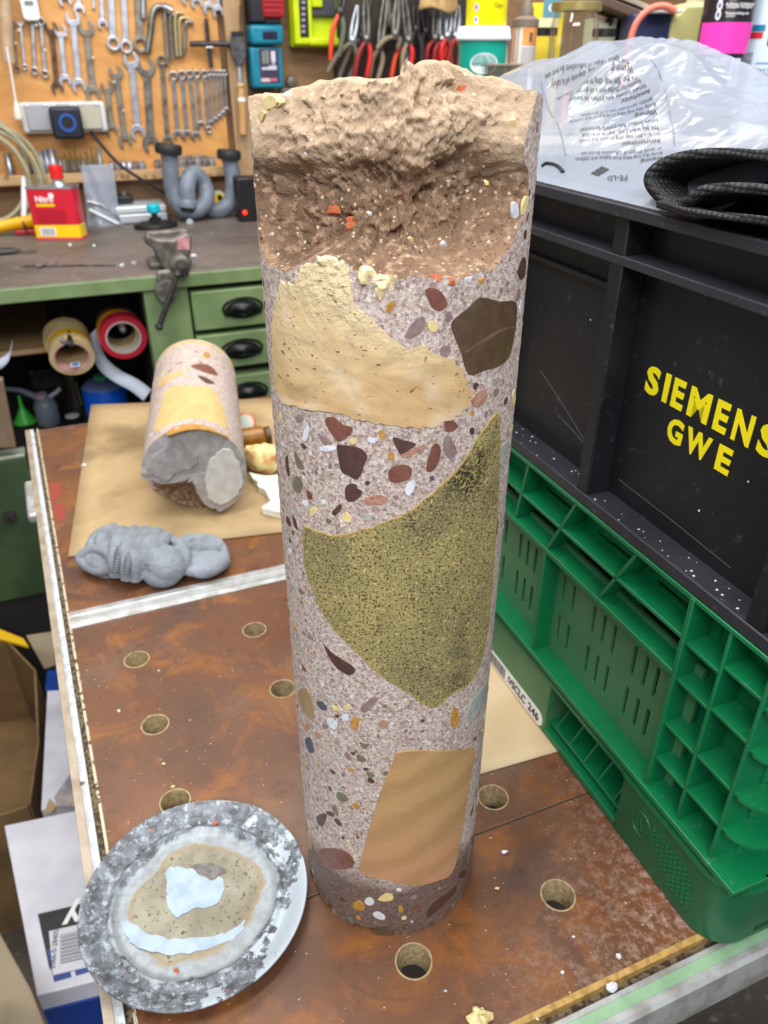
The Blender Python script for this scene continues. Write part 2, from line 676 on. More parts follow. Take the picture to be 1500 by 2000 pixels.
def fracture_point(x, y):
    d = np.hypot(PXY[:, 0] - x, PXY[:, 1] - y) + np.where(front, 0, 1e4)
    return Vector(verts[int(np.argmin(d))])


ii, jj = np.meshgrid(np.arange(NPH), np.arange(NZ - 1))
i2 = (ii + 1) % NPH
quads = np.stack([jj * NPH + ii, jj * NPH + i2, (jj + 1) * NPH + i2, (jj + 1) * NPH + ii], -1).reshape(-1, 4)
bq = broken.reshape(-1)[quads].mean(1) > 0.2


def np_mesh(name, v, q):
    used = np.unique(q)
    re = np.full(len(v), -1)
    re[used] = np.arange(len(used))
    me = bpy.data.meshes.new(name)
    me.vertices.add(len(used))
    me.vertices.foreach_set('co', v[used].ravel())
    me.loops.add(q.size)
    me.loops.foreach_set('vertex_index', re[q].ravel().astype(np.int32))
    me.polygons.add(len(q))
    me.polygons.foreach_set('loop_start', np.arange(0, q.size, q.shape[1], dtype=np.int32))
    me.update(calc_edges=True)
    me.validate()
    return me


# caps: concentric rings from the top rim inwards
rim = verts.reshape(NZ, NPH, 3)[-1]
NR = 40
capv = [rim]
for q in range(1, NR + 1):
    s_ = 1 - q / NR
    p = rim * [s_, s_, 1]
    nz = 0.0012 * fbm(p * [1, 1, 0], 120, 4)
    tgt = np.interp(p[:, 0] / CR, *zip(*tops)) + nz - 0.0008
    w = min(1, q / 6)
    p[:, 2] = rim[:, 2] * (1 - w) + tgt * w
    capv.append(p)
capv = np.concatenate(capv)
ci, cj = np.meshgrid(np.arange(NPH), np.arange(NR))
cq = np.stack([cj * NPH + ci, cj * NPH + (ci + 1) % NPH, (cj + 1) * NPH + (ci + 1) % NPH, (cj + 1) * NPH + ci], -1).reshape(-1, 4)
obj('drilled_surface', np_mesh('drilled_surface', verts, quads[~bq]), MORTAR, core, 180)
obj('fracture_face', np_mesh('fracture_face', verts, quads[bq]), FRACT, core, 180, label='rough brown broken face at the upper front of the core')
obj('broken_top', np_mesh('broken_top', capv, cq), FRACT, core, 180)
MB().lathe([(0.0005, 0.0), (CR - 0.006, 0.0)], 48).build('foot_face', MORTAR, core)


def patch(name, loop, m, h=0.0003, rings=5, rim=None, rimt=0.9, label=None, ctr=None, k=3, wob=0.0, R=CR, tf=None, par=None, amp=0):
    """a cut stone flush in the drilled surface: outline in (angle, height), filled with rings that follow the cylinder"""
    L = np.array(smooth_loop(loop, k))
    c = np.array(ctr) if ctr is not None else L.mean(0)
    if wob:
        L = L + (L - c) * (wob * vnoise(np.concatenate([L * [R, 1], L[:, :1] * 0], 1) + len(name), 700))[:, None]
    ts = list(np.linspace(0, rimt, rings)[1:]) + [0.985, 1.0]
    n = len(L)
    V, F, Mi = [], [], []
    def p3(q, rad):
        v = (rad * math.sin(q[0]), -rad * math.cos(q[0]), q[1])
        return tf(v) if tf else v
    V.append(p3(c, R + h))
    for t in ts:
        for q in L:
            s_ = c + (q - c) * t
            hh = h if t < 0.99 else -0.0006
            if amp and t < 0.9:
                hh += amp * float(fbm(np.array([[s_[0] * R, 0.0, s_[1]]]), 150, 3)[0])
            V.append(p3(s_, R + hh))
    for i in range(n):
        F.append((0, 1 + i, 1 + (i + 1) % n)); Mi.append(0)
    for j in range(len(ts) - 1):
        for i in range(n):
            a_, b_ = 1 + j * n + i, 1 + j * n + (i + 1) % n
            F.append((a_, a_ + n, b_ + n, b_)); Mi.append(1 if (rim and ts[j] >= rimt - 1e-6) else 0)
    ar = sum(L[i][0] * L[(i + 1) % n][1] - L[(i + 1) % n][0] * L[i][1] for i in range(n))
    if ar < 0:
        F = [f[::-1] for f in F]
    F = [f if len(f) == 3 else f[::-1] for f in F]
    mb = MB(); mb.v, mb.f, mb.m = V, F, Mi
    me = mb.mesh(name)
    bm = bmesh.new(); bm.from_mesh(me); bmesh.ops.recalc_face_normals(bm, faces=bm.faces)
    bm.faces.ensure_lookup_table()
    f0 = bm.faces[0]
    bm.to_mesh(me); bm.free()
    return obj(name, me, [m, rim] if rim else m, par or core, 40, label=label)


def pxl(pts):
    return [oncyl(*p) for p in pts]


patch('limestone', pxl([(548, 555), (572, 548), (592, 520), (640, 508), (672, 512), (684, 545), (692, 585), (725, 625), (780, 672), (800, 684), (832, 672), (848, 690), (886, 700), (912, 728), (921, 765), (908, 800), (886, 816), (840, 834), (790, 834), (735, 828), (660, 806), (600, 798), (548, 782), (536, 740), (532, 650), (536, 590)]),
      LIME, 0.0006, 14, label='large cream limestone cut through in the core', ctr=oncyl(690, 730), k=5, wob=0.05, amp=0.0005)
patch('sandstone', pxl([(590, 1030), (600, 1028), (640, 1042), (665, 1042), (740, 1022), (800, 996), (855, 950), (900, 905), (935, 850), (968, 806), (978, 830), (974, 960), (962, 1130), (950, 1250), (925, 1325), (880, 1360), (846, 1385), (800, 1358), (740, 1318), (690, 1270), (640, 1215), (612, 1160), (594, 1100)]),
      OLIVE, 0.0005, 14, RIM, 0.966, 'big olive speckled sandstone across the middle of the core', oncyl(815, 1150), 6, 0.012)
patch('sandstone', pxl([(783, 1466), (850, 1464), (925, 1460), (922, 1500), (912, 1560), (896, 1660), (882, 1706), (850, 1722), (810, 1730), (750, 1718), (703, 1702), (712, 1650), (738, 1560), (765, 1490)]),
      TAN, 0.0005, 12, label='smooth tan banded sandstone near the foot of the core', ctr=oncyl(815, 1590), k=4)
patch('stone', pxl([(882, 628), (912, 602), (938, 580), (975, 588), (1007, 590), (1006, 640), (996, 690), (980, 712), (945, 724), (914, 732), (900, 690), (886, 655)]),
      S_BROWN, 0.0004, 8, label='dark brown angular stone at the right of the limestone', ctr=oncyl(945, 655), k=3)
patch('vein', pxl([(906, 686.5), (924, 675), (940, 664.5), (956, 653), (970, 645), (986, 640), (1003, 636), (1003, 637.6), (986, 642), (971, 647), (957, 655.5), (941, 667), (925, 677.5), (907, 688.5)]), mat('stone_vein', (112, 92, 70), .5), 0.0005, 2, k=1)
hand = [
    (S_RED, [(635, 818), (650, 814), (662, 822), (672, 830), (688, 834), (686, 848), (665, 862), (655, 856), (642, 838)]),
    (S_DRED, [(658, 872), (664, 868), (690, 872), (706, 876), (718, 890), (714, 902), (704, 930), (694, 936), (684, 930), (668, 922), (662, 900)]),
    (S_RED, [(758, 924), (766, 912), (784, 907), (800, 910), (805, 920), (800, 934), (780, 942), (762, 940)]),
    (S_RED, [(834, 905), (842, 875), (850, 866), (859, 870), (860, 890), (852, 912), (840, 922), (832, 918)]),
    (S_DRED, [(767, 858), (772, 854), (790, 860), (812, 866), (806, 874), (786, 886), (778, 882)]),
    (S_DRED, [(674, 954), (684, 944), (696, 946), (698, 954), (708, 960), (700, 974), (684, 980), (676, 974)]),
    (S_RED, [(868, 822), (878, 816), (890, 826), (894, 834), (882, 842), (870, 842)]),
    (S_DRED, [(632, 1258), (650, 1276), (676, 1292), (692, 1304), (692, 1314), (680, 1318), (658, 1304), (644, 1284)]),
    (S_RED, [(622, 1664), (634, 1656), (668, 1658), (690, 1676), (688, 1694), (652, 1696), (632, 1686)]),
    (S_DRED, [(832, 1788), (846, 1762), (880, 1738), (892, 1730), (888, 1744), (864, 1768), (838, 1792)]),
    (S_GREY, [(577, 880), (596, 914), (582, 914), (578, 898)]),
    (S_GREY, [(576, 932), (584, 930), (592, 944), (588, 960), (580, 962), (572, 948)]),
    (S_DRED, [(650, 998), (664, 984), (668, 992), (656, 1006), (650, 1004)]),
    (S_RED, [(600, 958), (608, 962), (610, 974), (602, 974)]),
    (S_CREAM, [(668, 1008), (676, 1000), (686, 1010), (684, 1020), (670, 1016)]),
    (S_WHITE, [(592, 848), (600, 832), (605, 836), (600, 858), (594, 862)]),
    (S_MAUVE, [(624, 852), (632, 850), (646, 862), (642, 868), (630, 864)]),
    (S_WHITE, [(626, 872), (654, 872), (656, 878), (636, 882), (626, 878)]),
    (S_WHITE, [(718, 856), (736, 856), (734, 864), (722, 864)]),
    (S_CREAM, [(682, 858), (692, 856), (698, 862), (688, 868)]),
    (S_OCHRE, [(758, 884), (768, 884), (770, 894), (760, 896)]),
    (S_MAUVE, [(578, 814), (586, 808), (594, 818), (586, 824), (579, 822)]),
    (S_PINK, [(708, 976), (736, 966), (758, 972), (750, 984), (720, 986)]),
    (S_MAUVE, [(866, 858), (874, 850), (886, 864), (892, 884), (878, 896), (866, 880)]),
    (S_WHITE, [(790, 955), (800, 940), (812, 940), (806, 960), (796, 968)]),
    (S_BLUE, [(840, 930), (848, 930), (846, 938), (839, 936)]),
    (S_PINK, [(782, 888), (800, 880), (828, 868), (832, 874), (806, 888), (790, 894)]),
    (S_MAUVE, [(790, 656), (806, 630), (822, 618), (830, 622), (826, 644), (804, 660)]),
    (S_CREAM, [(834, 632), (846, 626), (856, 632), (852, 648), (840, 646)]),
    (S_RED, [(830, 566), (846, 562), (862, 570), (874, 592), (866, 604), (850, 606), (838, 590)]),
    (S_MAUVE, [(860, 680), (872, 674), (880, 684), (872, 696), (860, 692)]),
    (S_PINK, [(922, 780), (934, 764), (950, 762), (950, 780), (936, 794), (924, 792)]),
    (S_DRED, [(1010, 530), (1020, 502), (1026, 510), (1024, 538), (1016, 546)]),
    (S_LGREY, [(976, 880), (982, 868), (994, 858), (990, 880), (982, 908), (975, 906)]),
    (S_DRED, [(966, 1024), (972, 1010), (970, 1042), (965, 1046)]),
    (S_LGREY, [(912, 1400), (920, 1370), (944, 1340), (952, 1330), (948, 1360), (934, 1392), (918, 1410)]),
    (S_OCHRE, [(880, 1410), (886, 1378), (894, 1392), (896, 1412), (886, 1422)]),
    (S_OCHRE, [(684, 1412), (694, 1398), (702, 1408), (698, 1422), (688, 1422)]),
    (S_BUFF, [(582, 1350), (600, 1344), (610, 1370), (614, 1392), (612, 1408), (598, 1396), (586, 1376)]),
    (S_WHITE, [(638, 1406), (648, 1402), (660, 1414), (656, 1424), (646, 1420)]),
    (S_BLUE, [(618, 1372), (630, 1370), (640, 1384), (630, 1386)]),
    (S_BLUE, [(596, 1444), (606, 1440), (614, 1466), (606, 1470), (600, 1460)]),
    (S_WHITE, [(668, 1398), (678, 1394), (682, 1404), (672, 1408)]),
    (S_CREAM, [(648, 1378), (660, 1380), (662, 1388), (652, 1386)]),
    (S_CREAM, [(672, 1380), (682, 1374), (684, 1382), (676, 1386)]),
    (S_GREY, [(702, 1448), (712, 1452), (722, 1454), (712, 1462), (706, 1458)]),
    (S_GREY, [(697, 1476), (704, 1474), (716, 1484), (706, 1488), (698, 1484)]),
    (S_GREY, [(658, 1548), (670, 1548), (682, 1562), (670, 1566), (659, 1560)]),
    (S_DRED, [(618, 1596), (632, 1588), (638, 1594), (632, 1612), (624, 1612)]),
    (S_GREY, [(648, 1576), (654, 1572), (660, 1584), (660, 1594), (652, 1586)]),
    (S_DRED, [(638, 1586), (646, 1584), (654, 1594), (642, 1592)]),
    (S_OCHRE, [(688, 1570), (696, 1568), (704, 1576), (696, 1580)]),
    (S_GREY, [(717, 1508), (724, 1508), (732, 1516), (720, 1518)]),
    (S_DRED, [(718, 1520), (726, 1520), (732, 1528), (722, 1528)]),
    (S_OCHRE, [(690, 1764), (700, 1758), (712, 1766), (712, 1776), (700, 1778), (690, 1772)]),
    (S_CREAM, [(738, 1756), (752, 1744), (766, 1746), (768, 1756), (752, 1760)]),
    (S_WHITE, [(713, 1756), (724, 1752), (732, 1762), (724, 1768), (714, 1764)]),
    (S_WHITE, [(728, 1784), (738, 1780), (752, 1788), (750, 1796), (734, 1792)]),
    (S_OCHRE, [(778, 1772), (784, 1768), (788, 1778), (780, 1782)]),
    (S_WHITE, [(774, 1736), (782, 1734), (784, 1740), (776, 1740)]),
    (S_CREAM, [(784, 1792), (792, 1788), (794, 1794), (786, 1796)]),
    (S_BROWN, [(728, 1816), (740, 1808), (760, 1812), (768, 1824), (750, 1828), (734, 1826)]),
    (S_DRED, [(896, 1706), (908, 1698), (910, 1708), (898, 1716)]),
    (S_GREY, [(912, 1680), (920, 1650), (924, 1664), (916, 1690)]),
    (S_MAUVE, [(704, 1382), (724, 1364), (738, 1362), (730, 1378), (712, 1392)]),
    (S_DRED, [(558, 900), (562, 890), (566, 930), (562, 924)]),
    (S_DRED, [(560, 1008), (566, 1014), (568, 1028), (562, 1022)]),
    (S_DRED, [(572, 1008), (578, 1016), (582, 1034), (576, 1028)]),
    (S_RED, [(590, 1296), (596, 1304), (600, 1312), (592, 1308)]),
    (S_WHITE, [(1000, 398), (1010, 396), (1012, 420), (1002, 426)]),
    (S_CREAM, [(1020, 400), (1026, 384), (1032, 386), (1026, 412), (1020, 420)]),
    (S_CREAM, [(512, 202), (526, 186), (540, 192), (540, 206), (522, 214)]),
    (S_CREAM, [(504, 226), (512, 216), (518, 222), (510, 240)]),
    (S_CREAM, [(1000, 774), (1004, 760), (1006, 780), (1002, 796)]),
    (S_BUFF, [(598, 1640), (602, 1620), (610, 1650), (606, 1660)]),
]
zones = []
for m, pts in hand:
    lp = pxl(pts)
    patch('pebble', lp, m, 0.0003, 3, k=2)
    q = np.array(lp)
    zones.append((q[:, 0].mean(), q[:, 1].mean(), max(np.ptp(q[:, 0]) * CR, np.ptp(q[:, 1])) * 0.6))


def inpoly(p, poly):
    c = False
    n = len(poly)
    for i in range(n):
        a_, b_ = poly[i], poly[(i + 1) % n]
        if (a_[1] > p[1]) != (b_[1] > p[1]) and p[0] < (b_[0] - a_[0]) * (p[1] - a_[1]) / (b_[1] - a_[1]) + a_[0]:
            c = not c
    return c


big = [pxl([(545, 540), (600, 500), (700, 500), (740, 620), (840, 660), (930, 730), (925, 800), (860, 845), (640, 815), (530, 795), (520, 640)]),
       pxl([(580, 1015), (660, 1030), (800, 985), (960, 795), (990, 810), (975, 1130), (960, 1260), (930, 1340), (848, 1400), (690, 1285), (600, 1165)]),
       pxl([(775, 1455), (935, 1450), (920, 1600), (890, 1720), (820, 1740), (695, 1712)]),
       pxl([(875, 620), (940, 570), (1015, 580), (1000, 715), (910, 740)])]
pal = [S_DRED, S_RED, S_MAUVE, S_MAUVE, S_WHITE, S_CREAM, S_GREY, S_PINK, S_LGREY, S_DRED, S_MAUVE, S_OCHRE]
made = 0
R2 = random.Random(5)
while made < 205:
    f_, z_ = R2.uniform(-1.5, 1.5), R2.uniform(0.008, 0.425)
    if z_ > float(np.interp(f_, [e[0] for e in edge], [e[1] for e in edge])) - 0.004 and -1.25 < f_ < 1.0:
        continue
    if any(inpoly((f_, z_), b) for b in big):
        continue
    s_ = R2.choice([0.0011, 0.0013, 0.0015, 0.0018, 0.0022, 0.0028])
    if any(math.hypot((f_ - q[0]) * CR, z_ - q[1]) < q[2] + s_ for q in zones):
        continue
    zones.append((f_, z_, s_))
    el, th = R2.uniform(0.5, 1.0), R2.uniform(0, 3.14)
    lp = []
    for i in range(7):
        q = 2 * math.pi * i / 7
        rr = s_ * R2.uniform(0.75, 1.2)
        x_, y_ = rr * math.cos(q), rr * el * math.sin(q)
        lp.append((f_ + (x_ * math.cos(th) - y_ * math.sin(th)) / CR, z_ + x_ * math.sin(th) + y_ * math.cos(th)))
    patch('pebble', lp, R2.choice(pal), 0.0002, 2, k=1)
    made += 1


def nugget(name, p, s_, m, par, seed, flat=0.7):
    bm = bmesh.new()
    bmesh.ops.create_icosphere(bm, subdivisions=1 if s_ < .0029 else 3, radius=1)
    rr = random.Random(seed)
    o_ = rr.random() * 50
    for v in bm.verts:
        k = 1 + 0.55 * float(fbm(np.array([[v.co.x + o_, v.co.y, v.co.z]]), 1.3, 2)[0])
        k = k if s_ < .008 else 1 + (k - 1) * .45
        v.co = Vector((v.co.x * k * s_, v.co.y * k * s_ * flat, v.co.z * k * s_ * rr.uniform(0.7, 1)))
    me = bpy.data.meshes.new(name)
    bm.to_mesh(me); bm.free()
    o = obj(name, me, m, par, 28)
    o.location = p
    return o


for i, (x, y, s_, m) in enumerate([(652, 410, .0026, S_ORANGE), (690, 440, .0030, S_ORANGE), (672, 432, .0016, S_ORANGE), (865, 478, .002, S_WHITE), (800, 470, .0018, S_CREAM), (850, 545, .002, S_ORANGE), (880, 552, .0022, S_ORANGE),
                                   (910, 545, .0018, S_WHITE), (935, 548, .0022, S_OCHRE), (720, 420, .0015, S_WHITE), (955, 360, .002, S_CREAM), (600, 300, .0015, S_WHITE), (960, 290, .0022, S_PINK), (880, 225, .002, S_PINK), (905, 170, .002, S_ORANGE), (1000, 240, .0024, S_CREAM),
                                   (560, 190, .002, S_WHITE), (535, 200, .0032, S_CREAM), (740, 560, .004, LIMEC), (710, 548, .0035, LIMEC), (765, 552, .003, LIMEC), (640, 520, .004, LIMEC), (665, 530, .0035, LIMEC), (930, 420, .0016, S_MAUVE), (770, 500, .0018, S_RED), (620, 470, .0018, S_PINK)]):
    nugget('crumb', fracture_point(x, y) + Vector((0, s_ * 0.45, 0)), s_, m, core, i)
# ------------------------------------------------------------------ floor and back wall
BA = math.radians(21.5)                       # bench and wall direction
BO = onz(284, 538, 0.1)
BU, BV = Vector((math.cos(BA), math.sin(BA), 0)), Vector((-math.sin(BA), math.cos(BA), 0))
WD = 0.64                                     # bench depth, front edge to wall
WO = BO + BV * WD
FLOOR = -0.82


def floor_mat():
    k = NT('dirty_concrete_floor')
    c = k.mix(k.step(k.noise(5, 6), 0.35, 0.7), (78, 68, 58), (52, 46, 42))
    c = k.mix(k.step(k.noise(60, 5), 0.6, 0.72), c, (110, 98, 84))
    k.bump(k.noise(90, 5), 0.2, 0.002)
    return k.out(c, 0.7)


structure(MB().box((0.3, 1.0, FLOOR - 0.02), (5, 4.4, 0.04)).build('floor', floor_mat(), smooth=0))


def wood(name, a, b, sc=(3, 30, 30), rough=0.55, bump=0.1, c=None):
    k = NT(name)
    v = k.scaled(*sc)
    g = k.noise(1.0, 6, 0.6, 1.5, vec=v)
    col = k.mix(k.step(g, 0.35, 0.65), a, b)
    g2 = k.noise(4.0, 4, 0.6, 0.6, vec=v)
    col = k.mix(k.math('MULTIPLY', k.step(g2, 0.5, 0.75), 0.5), col, c or b)
    k.bump(g2, bump, 0.001)
    return k.out(col, rough)


W_WALL = wood('brown_panel_wall', (150, 116, 80), (128, 96, 64), (4, 4, 20))
W_BOARD = wood('orange_plywood', (212, 158, 92), (192, 134, 70), (6, 30, 16), 0.5, c=(170, 112, 56))
W_POST = wood('pale_post', (178, 148, 112), (152, 120, 84), (40, 40, 3))
W_RAIL = wood('pale_batten', (206, 170, 124), (186, 148, 100), (4, 40, 40))
W_HANDLE = wood('beech_handle', (200, 158, 106), (176, 130, 78), (30, 30, 4), 0.4)

mw = MB().box((1.0, 0.03, 0.1), (5.0, 0.06, 1.9)).build('wall_back', W_WALL, smooth=0)
mw.location = WO + Vector((0, 0, 0)) + BV * 0.012
mw.location.z = 0.0
mw.rotation_euler = (0, 0, BA)
structure(mw)


def wl(x, y, off=0.0):
    """pixel -> wall frame (along the wall, height); off = distance in front of the wall face"""
    p = onplane(x, y, WO - BV * off, BV)
    q = p - WO
    return q.dot(BU), p.z


def wthing(name, label, cat, x, y, off=0.0, group=None):
    p = onplane(x, y, WO - BV * off, BV)
    return thing(name, label, cat, p, BA, group)


def wsize(x0, y0, x1, y1, off=0.0):
    a, b = wl(x0, y0, off), wl(x1, y1, off)
    return abs(b[0] - a[0]), abs(b[1] - a[1])


# ------------------------------------------------------------------ worktable
TU = Vector((math.sin(math.radians(67.6)), math.cos(math.radians(67.6)), 0))
LP0, LP1 = onz(75, 840), onz(270, 1996)
LD = (LP1 - LP0).normalized()
LN = Vector((-LD.y, LD.x, 0))
if LN.x > 0:
    LN = -LN                                  # pointing off the table, to the left


def leftat(p):
    """point of the table's left board edge on the crosswise line through p"""
    # p + TU*s = LP0 + LD*t
    m = Matrix(((TU.x, -LD.x), (TU.y, -LD.y))).inverted()
    s_, t_ = m @ Vector((LP0.x - p.x, LP0.y - p.y))
    return LP0 + LD * t_


def phenol():
    k = NT('worn_brown_phenolic_board')
    c = k.mix(k.step(k.noise(9, 6, 0.6), 0.36, 0.66), (112, 70, 42), (80, 54, 42))
    c = k.mix(k.step(k.noise(26, 6, 0.65, 0.6), 0.50, 0.72), c, (140, 86, 36))
    c = k.mix(k.math('MULTIPLY', k.step(k.noise(14, 5), 0.52, 0.70), 0.75), c, (106, 82, 68))
    c = k.mix(k.math('MULTIPLY', k.step(k.noise(40, 6, 0.7), 0.58, 0.74), 0.8), c, (52, 36, 28))
    sc = k.noise(60, 2, 0.5, vec=k.n('Mapping', {'Vector': k.tc, 'Rotation': (0, 0, 0.9), 'Scale': (1, 14, 1)}).outputs[0])
    c = k.mix(k.math('MULTIPLY', k.math('MULTIPLY', k.step(sc, 0.69, 0.73), k.step(k.noise(16, 3), 0.5, 0.62)), 0.5), c, (150, 116, 96))
    x, y, _ = k.sep()
    # chalky stone dust rubbed into the front right part
    d = k.step(k.math('ADD', k.math('ADD', x, k.math('MULTIPLY', y, -0.35)), k.math('MULTIPLY', k.noise(24, 5), 0.10)), 0.03, 0.12)
    c = k.mix(k.math('MULTIPLY', d, k.step(k.noise(180, 6, 0.75), 0.46, 0.66)), c, (164, 136, 122))
    c = k.mix(k.step(k.noise(420, 2), 0.735, 0.75), c, (200, 188, 172))
    k.bump(k.math('ADD', k.noise(350, 4), k.noise(60, 3)), 0.12, 0.0006)
    k.out(c, k.n('MapRange', {0: k.noise(18, 5), 1: 0.35, 2: 0.7, 3: 0.30, 4: 0.55}).outputs[0])
    return k.m


PHEN = phenol()
PLY = mat('plywood_edge', (176, 156, 116), 0.7, 0, (140, 122, 88), 300, bump=0.1)
ALU = mat('dull_aluminium', (196, 198, 198), 0.42, 0.55, (164, 162, 156), 60, bump=0.06)
ALUD = mat('dirty_groove', (120, 104, 80), 0.8, 0.1, (64, 50, 40), 250, 0.45, 0.55, bump=0.3)
SCALE = mat('white_scale', (206, 212, 216), 0.4, 0.1, (180, 184, 186), 120)
SEAM = mat('dark_joint', (46, 36, 32), 0.8)

table = thing('worktable', 'brown worktable with round holes, ruler edge and aluminium rails', 'table', (0, 0, FLOOR))
TB = Vector((0, 0, -FLOOR))                   # parts are given in world coordinates and shifted
holes = [(1090, 1748), (963, 1557), (808, 1877), (303, 1415), (267, 1288), (497, 1230), (552, 1345), (342, 1565), (478, 2012)]
W = 0.93
farL = LP0
stripT, stripB = onz(136, 1198), onz(140, 1230)
seam, trim = onz(937, 1625), onz(1002, 1996)
TT = 0.021


def tboard(name, pa, pb, hs, label=None, gap=0.0008):
    la, lb = leftat(pa), leftat(pb)
    out = [(p.x, p.y) for p in (la, lb, lb + TU * W, la + TU * W)]
    loops = [out]
    hp = []
    for h in hs:
        c = onz(*h)
        if h == (303, 1415) or h == (342, 1565):
            hp.append(circle(c.x, c.y, 0.0108, 22, 0.0112))
        else:
            hp.append(circle(c.x, c.y, 0.0098, 22))
    me = plate(loops + hp, TT, 0.0)
    me.transform(Matrix.Translation((0, 0, -TT) ) )
    me.transform(Matrix.Translation(TB))
    o = obj(name, me, [PHEN, PLY], table, 30, label=label)
    for p in me.polygons:
        p.material_index = 0 if p.normal.z > 0.5 else 1
    # worn bore: a plywood ring around every hole, a little below the surface
    for h in hp:
        c = np.mean(np.array(h), 0)
        mb = MB()
        mb.lathe([(0.0112, -0.0004), (0.0108, 0.00022), (0.0099, 0.0002), (0.0095, -0.003), (0.0095, -TT)], 24, c=(c[0], c[1], -FLOOR), cap=False)
        mb.build('hole_lining', PLY, table)
    return o


tboard('board', farL, stripT, [])
tboard('board', stripB, seam + TU.orthogonal() * 0, [h for h in holes if h in ((303, 1415), (267, 1288), (497, 1230), (552, 1345), (342, 1565), (963, 1557))])
SD = Vector((TU.y, -TU.x, 0)) * 0.0016        # towards the camera
tboard('board', seam + SD, trim, [h for h in holes if h in ((1090, 1748), (808, 1877))])
mb = MB()
ls = leftat(seam)
mb.prism([(p.x, p.y) for p in (ls, ls + SD, ls + SD + TU * W, ls + TU * W)], -0.02 - FLOOR, -0.0006 - FLOOR)
mb.build('joint_filler', SEAM, table, 0)


def cross_bar(name, p, prof, m, label=None, length=W, start=0.0):
    """bar across the table: profile points (distance towards camera, height)"""
    mb = MB()
    a = leftat(p) + TU * start
    n = len(prof)
    e = SD.normalized()
    vs = []
    for q in (a, a + TU * length):
        for d, z in prof:
            v = q + e * d
            vs.append((v.x, v.y, z - FLOOR))
    fs = [(i, (i + 1) % n, n + (i + 1) % n, n + i) for i in range(n)] + [tuple(range(n - 1, -1, -1)), tuple(range(n, 2 * n))]
    mb.add(vs, fs)
    o = mb.build(name, m, table, 30, label=label)
    bm = bmesh.new(); bm.from_mesh(o.data); bmesh.ops.recalc_face_normals(bm, faces=bm.faces); bm.to_mesh(o.data); bm.free()
    return o


wS = (stripB - stripT).dot(SD.normalized())
wS = max(wS, 0.012)
cross_bar('clamping_strip', stripT, [(0, -.018), (0, .0012), (wS * .25, .0016), (wS * .28, .0004), (wS * .36, .0004), (wS * .39, .0016), (wS * .66, .0016), (wS * .69, .0002), (wS * .80, .0002), (wS * .83, .0016), (wS, .0012), (wS, -.018)], ALU, 'bright aluminium strip across the table')
cross_bar('edge_band', trim, [(0, -.02), (0, .0006), (.0035, .0006), (.0035, -.02)], mat('ochre_edge_band', (186, 150, 84), 0.6, 0, (150, 116, 62), 200), 'ochre edge band of the front board')
cross_bar('groove', trim, [(.0035, -.02), (.0035, -.005), (.0085, -.005), (.0085, -.02)], ALUD)
cross_bar('front_rail', trim, [(.0085, -.03), (.0085, -.0005), (.0115, -.0003), (.0115, -.0012), (.0178, -.0012), (.0178, -.0003), (.0212, -.0005), (.0235, -.003), (.0250, -.016), (.0250, -.03)], ALU, 'aluminium rail along the front edge', W + 0.02, -0.02)
cross_bar('green_inlay', trim, [(.0116, -.0014), (.0116, -.0004), (.0177, -.0004), (.0177, -.0014)], mat('pale_green_inlay', (150, 184, 150), 0.5, 0.2, (130, 166, 132), 60), 'pale green inlay strip', W + 0.02, -0.02)

# left rail with the ruler
LL = (leftat(trim + SD.normalized() * 0.025) - LP0).length + 0.004
for name, d0, d1, z0, z1, m, lb in [('inner_lip', .0000, .0022, -.02, .0006, mat('rust_spotted_lip', (196, 186, 160), 0.55, 0.3, (96, 70, 44), 160, 0.55, 0.6), None),
                                    ('groove', .0022, .0062, -.02, -.004, ALUD, None), ('ruler', .0062, .0114, -.02, .0002, SCALE, 'white ruler scale set in the left rail'),
                                    ('side_rail', .0114, .0172, -.03, .0005, mat('beige_rail', (176, 162, 144), 0.45, 0.35, (150, 136, 118), 50), 'beige outer side rail')]:
    a, b = LP0 + LD * -0.006, LP0 + LD * LL
    MB().prism([(p.x, p.y) for p in (a + LN * d0, b + LN * d0, b + LN * d1, a + LN * d1)], z0 - FLOOR, z1 - FLOOR).build(name, m, table, 0, 0.0003, label=lb)
mb = MB()
for i in range(int(LL / 0.001) - 4):
    p = LP0 + LD * (0.004 + i * 0.001)
    ln = 0.0034 if i % 10 == 0 else (0.0026 if i % 5 == 0 else 0.0017)
    q = [p + LN * .0112, p + LN * (.0112 - ln), p + LN * (.0112 - ln) + LD * .0002, p + LN * .0112 + LD * .0002]
    mb.add([(v.x, v.y, .00024 - FLOOR) for v in q], [(0, 1, 2, 3)])
o = mb.build('scale_marks', INK, table, 0)
o['kind'] = 'stuff'
ang = math.atan2(-LD.y, -LD.x)
for i in range(1, 64):
    p = LP0 + LD * (0.004 + i * 0.01) + LN * .0075
    if (p - LP1).length > 0.42:
        continue
    me = text_mesh(str(70 - i), 0.0022, 0, 0, 'CENTER', res=1)
    me.transform(Matrix.Translation((p.x, p.y, .00026 - FLOOR)) @ Matrix.Rotation(ang, 4, 'Z'))
    obj('scale_number', me, INK, table, 0)
p = onz(161, 1531) 
MB().lathe([(0.0018, -.0004), (0.0018, .0006), (0.0012, .001), (0, .001)], 14, c=(p.x, p.y, -FLOOR)).build('rivet', STEEL, table)
